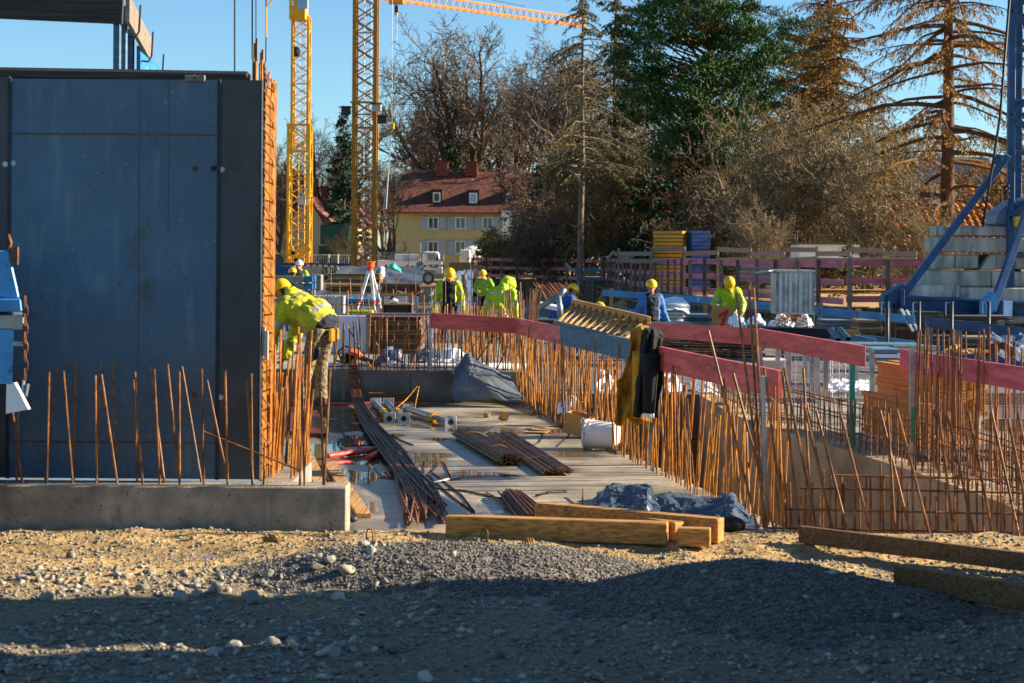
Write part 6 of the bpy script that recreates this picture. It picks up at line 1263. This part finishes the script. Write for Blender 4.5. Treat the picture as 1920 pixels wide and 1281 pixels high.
part('wall', MB().box(((x0 + x1) / 2, 116, (zb + zt2) / 2 - .6), (x1 - x0, 8, zt2 - zb + 1.2)), white_paint, wh); roof_plane('roof', [(x0 - .4, 111.5, zt2 - .05), (x1 + .4, 111.5, zt2 - .05), (x1 + .4, 116, zt2 + 1.9), (x0 + .6, 116, zt2 + 1.9)], dark_steel, wh)
for px in (1716, 1742, 1830): window(wh, px, 357, px + 14, 374, 112, False)
tr = thing('tiled_shed', 'low shed roofed with sunlit orange pantiles behind the blue crane', 'shed', at(1790, 74, .5)); tile_or = M('pantile', c('#c2762c'), .8, .3, 4, col2=c('#8f5424'), c2=.5, c2scale=3)
x0, x1 = X_at(1700, 72), X_at(1905, 72); zb, zt2 = P(1790, 478, 72).z, P(1790, 384, 76).z; rows = 10
for r_ in range(rows):
    f0, f1 = r_ / rows, (r_ + 1.12) / rows; nn = 90; pts = []
    for i in range(nn):
        x = x0 + (x1 - x0) * i / (nn - 1); w_ = .045 * math.sin((x - x0) / .3 * 6.283)
        for f_, up in ((f0, .05), (f1, 0.0)): pts.append((x, 72 + 4 * f_, zb + (zt2 - zb) * f_ + w_ + up))
    part('tile_row', MB().grid(pts, nn, 2), tile_or, tr, smooth=True, solid=.02)
part('wall', MB().box(((x0 + x1) / 2, 74.5, zb / 2 + .1), (x1 - x0 - .4, 4, zb - .4)), facade_pale, tr)
ws = thing('white_shed', 'low white shed wall with a dark flat roof behind the hoarding', 'shed', at(1555, 62, .5)); pbox(1499, 458, 1612, 500, 62, 2, white_paint, ws, 'wall'); pbox(1496, 454, 1616, 459, 61.8, 2.4, wood_old, ws, 'roof')
gc = thing('green_container', 'dark green site container behind the yellow crane', 'container', at(625, 122, 0)); pbox(600, 421, 652, 458, 122, 3, green_dark, gc, 'upper_body', .03); pbox(597, 461, 655, 500, 121.8, 3, green_dark, gc, 'lower_body', .03)
for i in range(9): pbox(600 + i * 6, 464, 602 + i * 6, 497, 121.72, .1, green_dark, gc, 'rib')
# ------------------------------------------------------------------ truck, fences, barriers beyond the site
YT = 112.0; tk = thing('white_truck', 'white flatbed truck with blank dark lettering on its door, parked before the house', 'truck', at(770, YT, 0)); tk['label'] = 'white flatbed truck parked before the yellow house'
pbox(705, 488, 790, 503, YT, 2.1, white_paint, tk, 'side_board', .02)
pbox(700, 503, 826, 509, YT + .1, 1.9, dark_steel, tk, 'chassis'); pbox(740, 476, 788, 488.2, YT + .3, 1.6, grey_light, tk, 'load', .05)
cabm = MB().prism([P(793, 506, YT), P(793, 474, YT), P(797, 471.5, YT), P(819, 472, YT), P(823, 477, YT), P(827, 492, YT), P(827, 508, YT)], (0, 2.0, 0)); cb = part('cab', cabm, white_paint, tk, bevel=.05)
dr = part('door', MB().prism([P(796, 504, YT - .02), P(796, 475, YT - .02), P(817, 475.5, YT - .02), P(821, 489, YT - .02), P(821, 504, YT - .02)], (0, .05, 0)), white_paint, tk); part('door_window', MB().prism([P(801, 488, YT - .05), P(801, 477, YT - .05), P(815, 477.5, YT - .05), P(819, 488.5, YT - .05)], (0, .03, 0)), glass, dr); part('windscreen', MB().prism([P(820.5, 476, YT + .1), P(823.5, 478, YT + .1), P(827.2, 491, YT + .1), P(825, 491, YT + .1)], (0, 1.8, 0)), glass, tk)
for i in range(6): part('lettering', MB().box(P(808 + i * 2.2, 500 + (i % 2) * .3, YT - .06), (.055, .01, .11 + .05 * (i % 3))), black, dr)
part('door_handle', MB().box(P(802, 499, YT - .06), (.12, .03, .1)), black, dr); part('mirror', MB().box(P(820, 484, YT - .3), (.14, .1, .36)), black, tk); part('exhaust_rack', MB().box(P(788, 473, YT + .2), (.1, .1, 1.2)), grey_light, tk); part('bumper', MB().box(P(824, 509, YT + 1), (.35, 2.0, .25)), grey_light, tk, bevel=.03)
for px in (718, 732, 803):
    q = P(px, 511, YT - .02); wv = part('wheel', MB().lathe((q.x, YT - .02, .42), [(.2, -.02), (.4, 0), (.42, .05), (.42, .22), (.4, .26)], 20, Matrix.Rotation(R(-90), 3, 'X')), black, tk); part('rim', MB().lathe((q.x, YT - .05, .42), [(.0001, -.01), (.21, 0), (.22, .03)], 14, Matrix.Rotation(R(-90), 3, 'X')), galv, wv)
person('person in dark clothes standing beside the white truck', at(788, 109.5, 0), R(150), 4, 0, jmats=(navy, navy), bands=False, helmet=None, vox=.03, group='passers-by')
def site_fence(label, px0, px1, Y, z0_, n_):
    t = thing('mesh_fence', label, 'fence', at((px0 + px1) / 2, Y, z0_), 'mobile mesh fence panels'); x0, x1 = X_at(px0, Y), X_at(px1, Y)
    part('frame', MB().tube([(x0, Y, z0_), (x0, Y, z0_ + 2), (x1, Y, z0_ + 2), (x1, Y, z0_), (x0, Y, z0_ + .05)], .035, 6), galv, t)
    for i in range(1, n_): stick('wire', (x0 + (x1 - x0) * i / n_, Y, z0_ + .05), (x0 + (x1 - x0) * i / n_, Y, z0_ + 2), .009, t, galv, 4)
    for i in range(1, 4): stick('wire', (x0, Y, z0_ + .5 * i), (x1, Y, z0_ + .5 * i), .009, t, galv, 4)
for px0, px1, lab in ((660, 704, 'galvanised mesh fence panel next to the ochre crane mast'), (704, 766, 'galvanised mesh fence panel before the flatbed of the truck'), (766, 832, 'galvanised mesh fence panel before the truck cab')): site_fence(lab, px0, px1, 106, .05, 18)
t = thing('tube_railing', 'low galvanised tube railing before the green container', 'railing', at(615, 112, 0))
for i in range(22): stick('bar', at(570 + i * 4, 112, .6), at(570 + i * 4, 112, 1.9), .014, t, galv, 4)
for z in (.6, 1.9): stick('rail', at(568, 112, z), at(658, 112, z), .03, t, galv, 5)
for px in (617, 634): stick('post', at(px, 111.9, .2), at(px, 111.9, 1.95), .06, t, grey_light, 6)
t = thing('barrier_tape', 'red and white barrier tape strung before the truck', 'tape', at(700, 100, 0))
for i in range(46):
    x0, x1 = 575 + i * 5.6, 575 + (i + 1) * 5.6; dr_ = lambda x: 498 + 5 * math.sin((x - 575) / 82.0) ** 2; part('strip', MB().bar(P(x0, dr_(x0), 100), P(x1, dr_(x1), 100), .01, .12), red_plastic if i % 2 else white_paint, t)
for px in (724, 765, 657): single('red_stake', MB().tube([at(px, 100, -.2), at(px, 100, 1.35)], .07, 8), M('stake_red', c('#c8402e'), .6, .1, 5) if 'stake_red' not in MAT else MAT['stake_red'], 'red stake holding the barrier tape', 'stake', 'stakes of the barrier tape')
single('blue_barrier', pbox(500, 493, 660, 499.5, 104, .3, paint_blue), paint_blue, 'long blue barrier beam before the green container', 'barrier')
single('blue_bin', pbox(500, 499, 546, 515, 70, 1.2, paint_blue), paint_blue, 'blue container low behind the beam stack', 'container', bevel=.03)
single('concrete_trough', pbox(586, 515, 603, 545, 50, .5, concrete), concrete, 'grey concrete trough beside the beam stack', 'trough', bevel=.02)
single('brick_pile', pbox(842, 492, 880, 508, 104, 1, wood_brown), cardboard, 'brown stack of bricks beside the end of the red hoarding', 'brick stack', bevel=.02)
t = thing('bulk_bags', 'white bulk bags standing beside the house', 'bags', at(872, 112, .2))
for i in range(4): part('bag', MB().box(P(866 + i * 4.5, 475, 112), (.15, .6, .5)), white_paint, t, bevel=.05)
pbox(862, 479, 882, 493, 112, .7, white_paint, t, 'bag', .05); part('dome_cover', MB().ball(P(886, 478, 113), (.75, .6, .6), 14, 9), white_paint, t, smooth=True)
# unseen blocks added right of the frame to shade the foreground
cab_ = thing('added_shade_cabin', 'unseen cabin-sized block added to shade the gravel foreground', 'cabin', (3.9, 9.05, 0)); part('body', MB().box((3.9, 9.07, 1.3), (1.1, .98, 2.6)), board_bluegrey, cab_, bevel=.03); part('roof', MB().box((3.9, 9.07, 2.66), (1.2, 1.05, .12)), grey_light, cab_, bevel=.04); part('door', MB().box((3.33, 9.07, 1.25), (.03, .7, 2.0)), grey_light, cab_)
off_ = thing('added_shade_container', 'unseen long container-like block added to shade the gravel foreground', 'container', (4.6, 5.1, 0)); part('body', MB().box((4.6, 5.3, 1.4), (2.4, 6.1, 2.8)), galv, off_, bevel=.02)
for i in range(20): part('rib', MB().box((3.39, 2.4 + i * .3, 1.4), (.03, .14, 2.5)), galv, off_)
single('added_gap_blocker', MB().box((4.2, 8.535, 1.1), (.9, .16, 2.2)), wood_raw, 'unseen sheet added to block low sun in the gap between the shade blocks', 'plywood')  # added to stop low sun shining through the gap onto the foreground
# ------------------------------------------------------------------ trees and shrubs
def rv(rs): 
    v = V3((rs.gauss(0, 1), rs.gauss(0, 1), rs.gauss(0, 1))); return v.normalized()
def branchy(p, d, L, r, lev, cfg, out, rs):
    n = cfg['n'][lev]; step = L / n; taper = cfg.get('taper', .35); r1 = r; cs = cfg['kids'][lev] if lev < len(cfg['kids']) else 0
    for i in range(n):
        d = (d + rv(rs) * cfg['wig'][lev] + V3((0, 0, cfg['up'][lev]))).normalized(); q = p + d * step; r2 = max(r * (1 - (1 - taper) * (i + 1) / n), cfg['rmin'])
        out.append((lev, *p, *q, r1, r2)); p = q; r1 = r2
        if cs and (i + 1) / n > cfg['from'][lev]:
            k = int(cs / n) + (1 if rs.random() < (cs / n) % 1 else 0)
            for _ in range(k):
                ax = d.cross(rv(rs)); ax = ax.normalized() if ax.length > .01 else V3((1, 0, 0)); cd = Quaternion(ax, R(rs.uniform(*cfg['ang'][lev]))) @ d
                branchy(p, cd, L * rs.uniform(*cfg['len'][lev]) * (1.15 - .45 * (i + 1) / n), max(r2 * rs.uniform(.45, .75), cfg['rmin']), lev + 1, cfg, out, rs)
def make_tree(name, stems, cfg, seed, label, cat, bmat, tmat, split=2, leaves=None, group=None, nthick=6):
    rs = random.Random(seed); out = []
    for p, d, L, r in stems: branchy(V3(p), V3(d).normalized(), L, r, 0, cfg, out, rs)
    A = np.array(out); t = thing(name, label, cat, (0, 0, 0), group); lo = A[A[:, 0] < split][:, 1:]; hi = A[A[:, 0] >= split][:, 1:]
    part('trunk', segs_mesh('trunk', lo, bmat, nthick), None, t)
    part('crown', segs_mesh('crown', hi, tmat, 3), None, t)
    if leaves:
        nr = np.random.default_rng(seed); n, ln, wd, mt = leaves; k = nr.integers(0, len(hi), n); u = nr.random((n, 1)); pos = hi[k, :3] * (1 - u) + hi[k, 3:6] * u; dr = nr.normal(size=(n, 3)); dr[:, 2] -= .6
        part('leaves', leaf_mesh('leaves', pos, dr, ln * (.6 + .8 * nr.random(n)), wd * (.6 + .8 * nr.random(n)), mt, nr), None, t, kind='stuff')
    return t
def put(t, px, Y, z=0, rz=0, s=1.0, label=None):
    t.location = at(px, Y, z); t.rotation_euler = (0, 0, rz); t.scale = (s, s, s)
    if label: t['label'] = label
    return t
OAK = dict(n=[5, 9, 6, 5, 4], wig=[.07, .14, .22, .3, .35], up=[.03, .06, .06, .05, .03], kids=[8, 11, 9, 8, 0], ang=[(18, 46), (22, 50), (25, 60), (25, 65)], len=[(1.0, 1.6), (.3, .52), (.35, .6), (.35, .6)], rmin=.012, taper=.4)
OAK['from'] = [.3, .25, .15, .1]
BUSH = dict(n=[6, 5, 4, 3], wig=[.16, .28, .4, .45], up=[.04, .03, .02, 0], kids=[9, 7, 5, 0], ang=[(20, 55), (25, 65), (25, 70)], len=[(.35, .6), (.35, .6), (.35, .6)], rmin=.009, taper=.35)
BUSH['from'] = [.1, .1, .1]
big = make_tree('bare_tree', [((0, 0, -.3), (.05, 0, 1), 5.6, .4)], OAK, 11, 'tall bare tree with spreading dark limbs rising behind the yellow house', 'tree', bark, twig, 2)
put(big, 890, 172, 0, .4, 2.15)
big2 = make_tree('bare_tree', [((0, 0, -.3), (-.1, .02, 1), 5.2, .32), ((.5, .2, -.3), (.3, .1, 1), 5.0, .3)], OAK, 23, '', 'tree', bark, twig_red, 2); put(big2, 965, 178, 0, 1.0, 2.1, 'twin-stemmed bare tree beside the tall bare tree behind the house roof')
o = copy_tree(big); put(o, 1012, 160, 0, 2.6, 1.9, 'bare tree with fine twigs standing behind the dead spruce')
o = copy_tree(big2); put(o, 825, 190, 0, 4.0, 1.8, 'bare tree leaning left over the house chimneys')
o = copy_tree(big2); put(o, 1060, 165, 0, 5.1, 1.9, 'bare tree crown showing through the dead spruce boughs')
o = copy_tree(big); put(o, 615, 155, 0, 1.7, 1.25, 'bare tree between the yellow crane and the dark spruce'); o = copy_tree(big2); put(o, 522, 185, 0, 2.2, 1.25, 'bare tree standing behind the far terrace')
o = copy_tree(big2); put(o, 720, 200, 0, .5, 1.2, 'reddish bare tree behind the ochre crane mast'); o = copy_tree(big); put(o, 770, 210, 0, 5.2, 1.15, 'small bare tree behind the left end of the house roof')
SMALL = dict(OAK); SMALL['rmin'] = .011; SMALL['from'] = [.5, .25, .15, .1]; SMALL['kids'] = [7, 7, 7, 6, 0]
sm = make_tree('bare_tree', [((0, 0, -.2), (0, 0, 1), 2.6, .11)], SMALL, 5, 'small bare street tree before the left end of the yellow house', 'tree', bark, twig_red, 2); put(sm, 744, 122, 0, .3, 1.5)
pale = make_tree('bare_tree', [((0, 0, -.2), (.1, 0, 1), 5.4, .12), ((0, 0, -.2), (-.3, .1, 1), 5, .1), ((0, 0, -.2), (.35, -.1, 1), 5, .1)], BUSH, 31, 'pale multi-stemmed bare tree right of the pine', 'tree', bark_pale, twig_pale, 1, (2500, .09, .03, leaf_brown)); put(pale, 1425, 76, .4, 0, 1.3)
o = copy_tree(pale); put(o, 1505, 84, .4, 2.1, 1.35, 'pale bare tree standing before the orange larch boughs'); o = copy_tree(pale); put(o, 1605, 90, .4, 4.2, 1.4, 'bare tree with upright twigs left of the larch trunk'); o = copy_tree(pale); put(o, 1365, 88, .4, 1.2, 1.0, 'bare tree half hidden under the pine')
for i_, (px, Y, s) in enumerate(((1390, 92, 1.55), (1465, 98, 1.6), (1555, 100, 1.75), (1655, 96, 1.5), (1330, 100, 1.4))): o = copy_tree(pale); put(o, px, Y, .4, 1.3 * i_ + .6, s, ('tall bare tree with upright stems at the right edge of the pine', 'tall bare tree between the two pale bare trees', 'tall bare tree before the orange-brown larch', 'bare tree standing between larch trunk and white shed', 'bare tree in front of the pine trunk')[i_])
def stems(n, L, r, spread, seed):
    rs = random.Random(seed); return [((rs.gauss(0, .14), rs.gauss(0, .12), -.1), (rs.gauss(0, spread), rs.gauss(0, spread), 1), L * rs.uniform(.7, 1.1), r) for _ in range(n)]
BS = dict(BUSH); BS['kids'] = [9, 8, 6, 0]
bA = make_tree('brown_shrub', stems(9, 3.6, .04, .38, 1), BS, 41, '', 'shrub', bark_pale, twig_brown, 1, (15000, .075, .02, leaf_dead))
bB = make_tree('brown_shrub', stems(11, 3.2, .035, .45, 2), BS, 42, '', 'shrub', bark, twig_red, 1, (13000, .07, .02, leaf_brown))
bC = make_tree('brown_shrub', stems(10, 4.2, .045, .3, 3), BS, 43, '', 'shrub', bark_pale, twig_pale, 1, (6000, .07, .02, leaf_brown))
SH = [(bA, 1140, 88, 1.15, 'russet brown shrub right of the bare spruce trunk'), (bB, 1010, 98, .95, 'reddish shrub left of the bare spruce trunk'), (bC, 1300, 92, 1.05, 'pale brown shrub behind the yellow beam stack'), (bA, 1260, 98, 1.2, 'russet shrub under the pine'), (bB, 1385, 82, .95, 'dense reddish shrub right of the yellow beam stack'), (bC, 1470, 72, .95, 'pale twiggy shrub behind the grey rail fence'), (bA, 1545, 78, .95, 'brown leafy shrub behind the white shed'), (bC, 1625, 69, .85, 'pale twiggy shrub right of the white shed'), (bB, 1665, 80, 1.0, 'reddish brown shrub left of the tiled shed'), (bA, 1700, 86, 1.05, 'tall russet shrub before the white house'), (bC, 1740, 67, .62, 'low pale shrub in front of the pantiles'), (bB, 1070, 92, .9, 'dark reddish shrub behind the blue-black skip'), (bA, 1340, 104, 1.3, 'russet thicket far behind the beam stack'), (bC, 1200, 105, 1.1, 'pale thicket between spruce and pine'), (bB, 968, 126, .9, 'bare shrub before the right end of the house'), (bA, 1850, 90, 1.15, 'orange-brown shrub behind the blue crane strut'), (bC, 1415, 66, .6, 'low pale shrub behind the metal container'), (bB, 1580, 95, 1.25, 'tall reddish thicket behind the white shed'), (bC, 650, 118, .62, 'low pale bush at the foot of the ochre crane'), (bB, 720, 126, .7, 'red-brown hedge bush by the house corner')]
SH += [(bC, 1045, 131, 1.35, 'tall pale thicket behind the dead spruce'), (bB, 1110, 129, 1.9, 'tall grey-brown thicket behind the bare spruce trunk'), (bC, 1190, 130, 1.6, 'tall pale thicket left of the pine foot'), (bA, 1420, 128, 1.4, 'tall olive-brown thicket right of the pine'), (bC, 1500, 130, 1.5, 'high pale thicket under the second pine'), (bB, 1580, 129, 1.45, 'high grey-brown thicket before the orange-brown larch'), (bA, 1650, 131, 1.3, 'high olive-brown thicket left of the larch trunk'), (bC, 1730, 131, 1.5, 'pale thicket behind the white house gable'), (bB, 1455, 92, 1.4, 'grey-brown shrub among the pale bare trees')]
used = set()
for i, (src, px, Y, s, lab) in enumerate(SH):
    o = src if src.name not in used else copy_tree(src); used.add(src.name); put(o, px, Y, .3 if px > 1000 else 0, i * 1.7, s * (1.45 if px > 990 and s > .7 else 1.1), lab)
FARW = [(480 + i * 62, 235 + (i * 37) % 60, 1.05 + .35 * ((i * 7) % 5) / 4) for i in range(26)]
for i, (px, Y, s) in enumerate(FARW):
    o = copy_tree((big, big2)[i % 2]); put(o, px, Y, 0, i * 2.3, s, 'bare tree in the far row beyond the houses'); o['group'] = 'far row of bare trees'
def conifer(name, label, H, rad, seed, bmat, nmat, z0=.1, dens=1.0, droop=.35, trunk_r=.2, gap=.42, nl=.34, wd=.05, profile=lambda u: (1 - u) ** .85, per=3, up_tip=0, hang=.6, sparse=0, twl=.42, rise=.15, whorl=(4, 6), tmat=None):
    rs = random.Random(seed); nr = np.random.default_rng(seed); seg = []; tws = []; t = thing(name, label, 'tree'); z = H * z0; tk_ = []
    k = 14; px_ = 0; py_ = 0; pts = [V3((0, 0, -.3))]
    for i in range(1, k + 1): px_ += rs.gauss(0, .016 * H / k); py_ += rs.gauss(0, .016 * H / k); pts.append(V3((px_, py_, H * i / k)))
    for i in range(k): tk_.append((*pts[i], *pts[i + 1], trunk_r * (1 - i / k) + .02, trunk_r * (1 - (i + 1) / k) + .02))
    def ctr(z): u = max(0, min(z / H, .999)) * k; i = int(u); return pts[i].lerp(pts[i + 1], u - i)
    while z < H * .985:
        u = (z / H - z0) / (1 - z0); rr = rad * profile(u)
        for b in range(rs.randint(*whorl)):
            if rs.random() < sparse: continue
            a = rs.random() * 6.283; L = rr * rs.uniform(.35, 1.2) + .15; p = ctr(z + rs.uniform(-.5, .5) * gap); n = 6; dz = rs.gauss(rise, .13); r_ = .014 + .012 * L; cv = rs.gauss(0, .12)
            for i in range(n):
                f0 = (i + 1) / n; a += cv * .35 + rs.gauss(0, .06); d = V3((math.cos(a), math.sin(a), dz - droop * f0 + up_tip * f0 * f0 + rs.gauss(0, .06))).normalized(); q = p + d * (L / n); seg.append((*p, *q, r_ * (1 - i / n) + .005, r_ * (1 - (i + 1) / n) + .005))
                if i > 0 or L < 1.2:
                    m = dens * (L / n) / .16
                    for _ in range(int(m) + (rs.random() < m % 1)):
                        s0 = p.lerp(q, rs.random()); sg_ = 1 if rs.random() < .5 else -1; sd2 = V3((-math.sin(a), math.cos(a), 0)) * sg_; td = (d * rs.uniform(.3, .9) + sd2 * rs.uniform(.2, .9) + V3((0, 0, -hang * rs.uniform(.3, 1.3)))).normalized(); tl = twl * rs.uniform(.4, 1.2) * (1.15 - .6 * f0) * min(1, .35 + L * .35); tws.append((*s0, *(s0 + td * tl), .007, .004))
                p = q
        z += gap * rs.uniform(.6, 1.4) * (1 - .35 * u)
    part('trunk', segs_mesh('trunk', tk_, bmat, 9), None, t); part('branches', segs_mesh('branches', seg, bmat, 4), None, t, kind='stuff')
    T = np.array(tws); part('twigs', segs_mesh('twigs', T, tmat or bmat, 3), None, t, kind='stuff'); n = int(len(T) * per)
    k_ = nr.integers(0, len(T), n); f = nr.random((n, 1)) ; pos = T[k_, :3] * (1 - f) + T[k_, 3:6] * f; dr = (T[k_, 3:6] - T[k_, :3]); dr /= np.linalg.norm(dr, axis=1, keepdims=True); dr = dr + nr.normal(size=(n, 3)) * .45; dr[:, 2] -= .15
    part('crown', leaf_mesh('crown', pos, dr, nl * (.5 + .8 * nr.random(n)), wd * (.7 + .6 * nr.random(n)), nmat, nr), None, t)
    return t
put(conifer('spruce_tree', 'dark green spruce behind the ochre crane mast', 13.8, 2.5, 3, bark, needle, .02, 1.3, nl=.34, wd=.06, per=5), 643, 135)
put(conifer('spruce_tree', 'dark spruce with a broad low crown over the house ridge', 13.2, 3.6, 4, bark, needle, .35, 1.2, nl=.36, wd=.065, per=5), 845, 166)
put(conifer('dead_spruce', 'half-dead spruce with a long bare trunk and thin brown boughs', 15.4, 3.7, 5, bark_pale, needle_dry, .36, 2.6, trunk_r=.16, gap=.3, droop=.75, nl=.16, wd=.022, per=3.2, hang=.9, rise=.1, sparse=.3, profile=lambda u: (1 - u) ** .6 * (.55 + .45 * math.sin(u * 23) ** 2), tmat=twig_brown), 1089, 82, .3)
put(conifer('spruce_tree', 'brownish green spruce between the dead spruce and the pine', 17.8, 3.2, 6, bark, needle_dry, .2, 3.0, trunk_r=.2, nl=.22, wd=.035, per=4, droop=.7, hang=.9, sparse=.15, profile=lambda u: (1 - u) ** .6 * (.6 + .4 * math.sin(u * 17) ** 2)), 1152, 95, .3)
put(conifer('spruce_tree', 'small dark conifer among the shrubs left of the dead spruce', 8.2, 2.4, 8, bark, needle, .05, 1.2, nl=.3, wd=.05, per=4.5), 1005, 124, .3)
put(conifer('yew_bush', 'dark evergreen bush under the pine', 6.2, 2.3, 9, bark, needle, .02, 1.6, nl=.26, wd=.055, per=5, droop=.1, profile=lambda u: (1 - u * u) ** .6), 1222, 86, .3)
put(conifer('fir_sapling', 'small green fir sapling before the white shed', 1.6, .9, 10, bark, needle_pine, .02, 1.6, trunk_r=.04, gap=.2, nl=.14, wd=.025, twl=.25), 1592, 58, .9)
put(conifer('spruce_tree', 'dark spruce tip rising left of the larch trunk', 6.6, 1.3, 12, bark, needle_dry, .05, 1.2, nl=.25, wd=.05), 1690, 100, .3)
put(conifer('larch_tree', 'tall larch with a thick trunk and sweeping orange boughs', 24, 7.6, 13, bark_larch, needle_larch, .17, 1.9, trunk_r=.34, gap=.48, droop=1.0, up_tip=.5, nl=.15, wd=.022, per=6, hang=1.2, rise=.12, twl=.8, sparse=.12, whorl=(3, 6), profile=lambda u: (1 - u) ** .35), 1777, 74, .4)
put(conifer('larch_tree', 'orange larch standing behind the blue crane mast', 9, 3.6, 14, bark_larch, needle_larch, .1, 1.2, trunk_r=.14, gap=.4, droop=.5, nl=.14, wd=.03, per=5, hang=1), 1890, 98, .4)
put(conifer('larch_tree', 'orange-brown larch behind the pale bare trees', 19, 5.6, 15, bark_larch, needle_larch, .32, 2.6, trunk_r=.2, gap=.36, droop=.8, up_tip=.3, nl=.15, wd=.03, per=5, hang=1.1, twl=.7, sparse=.15, profile=lambda u: (1 - u) ** .5), 1545, 104, .4)
def pine(name, label, H, rad, zc, seed, nmat, n_cl, px, Y):
    rs = random.Random(seed); nr = np.random.default_rng(seed); t = thing(name, label, 'tree'); tk_ = []; p = V3((0, 0, -.3)); d = V3((.05, 0, 1)); k = 10; pts = [p]
    for i in range(k): d = (d + V3((rs.gauss(0, .08), rs.gauss(0, .08), .1))).normalized(); q = p + d * (H / k); tk_.append((*p, *q, .26 * (1 - i / k) + .05, .26 * (1 - (i + 1) / k) + .05)); p = q; pts.append(p)
    pos = []; dr = []; br = []
    for i in range(n_cl):
        while True:
            v = V3((rs.uniform(-1, 1), rs.uniform(-1, 1), rs.uniform(-1, 1)))
            if .25 < v.length < 1: break
        cc = V3((v.x * rad, v.y * rad, zc + v.z * (H - zc) * 1.0)); cc.z = min(cc.z, H + .3)
        u = max(.3, min((cc.z - 1.2) / H, .97)) * k; j = int(u); s = pts[min(j, k - 1)].lerp(pts[min(j + 1, k)], u - j); m = s.lerp(cc, .55) + V3((0, 0, -.25)); br += [(*s, *m, .07, .045), (*m, *cc, .045, .015)]
        n = 280; R_ = rs.uniform(.4, 1.15); g = nr.normal(size=(n, 3)) * np.array([R_ * .5, R_ * .5, R_ * .24]); pos.append(g + np.array(cc)); e = nr.normal(size=(n, 3)) * .6; e[:, 2] += .5; dr.append(e + g * .8)
    part('trunk', segs_mesh('trunk', tk_, bark_larch, 9), None, t); part('branches', segs_mesh('branches', br, bark_larch, 5), None, t, kind='stuff'); pos = np.concatenate(pos); dr = np.concatenate(dr); n = len(pos)
    part('crown', leaf_mesh('crown', pos, dr,   .30 * (.6 + .7 * nr.random(n)), .036 * (.6 + .7 * nr.random(n)), nmat, nr), None, t); return put(t, px, Y, .3)
pine('pine_tree', 'big dark green pine with reddish limbs', 17.0, 4.2, 11.2, 21, needle_pine, 185, 1302, 90)
pine('pine_tree', 'second pine mixed with larch boughs right of the big pine', 20.3, 4.0, 14.2, 22, needle_pine, 120, 1480, 124)
def leafy(name, label, H, rad, seed, mat, n, px, Y, z=0):
    nr = np.random.default_rng(seed); t = thing(name, label, 'shrub'); v = nr.normal(size=(n, 3)); v /= np.linalg.norm(v, axis=1, keepdims=True); rr = nr.random((n, 1)) ** .4; lump = np.array([noise.noise(V3(tuple(x * 2.2)) + V3((seed, 0, 0))) for x in v])[:, None]
    pos = v * rr * (1 + .55 * lump) * np.array([rad, rad, H * .5]) + np.array([0, 0, H * .5]); pos[:, 2] = np.maximum(pos[:, 2], .02)
    part('crown', leaf_mesh('crown', pos, v + nr.normal(size=(n, 3)) * .8, .16 * (.6 + .8 * nr.random(n)), .05 * (.6 + .8 * nr.random(n)), mat, nr), None, t)
    sg = []
    for i in range(14): a = i * 2.4; sg.append((0, 0, -.1, math.cos(a) * rad * .7, math.sin(a) * rad * .7, H * (.4 + .5 * random.random()), .03, .01))
    part('stems', segs_mesh('stems', sg, bark, 4), None, t); return put(t, px, Y, z)
leafy('evergreen_shrub', 'yellowish green shrub at the house corner behind the hoarding', 3.0, 1.15, 3, leaf_yellow, 2600, 922, 104, .4); leafy('evergreen_shrub', 'darker green shrub right of the yellowish shrub', 2.7, 1.2, 4, leaf_green, 2600, 956, 106, .4)
leafy('evergreen_shrub', 'low green shrub behind the yellow beam stack', 1.6, 1.2, 5, leaf_green, 1500, 1350, 72, .5)
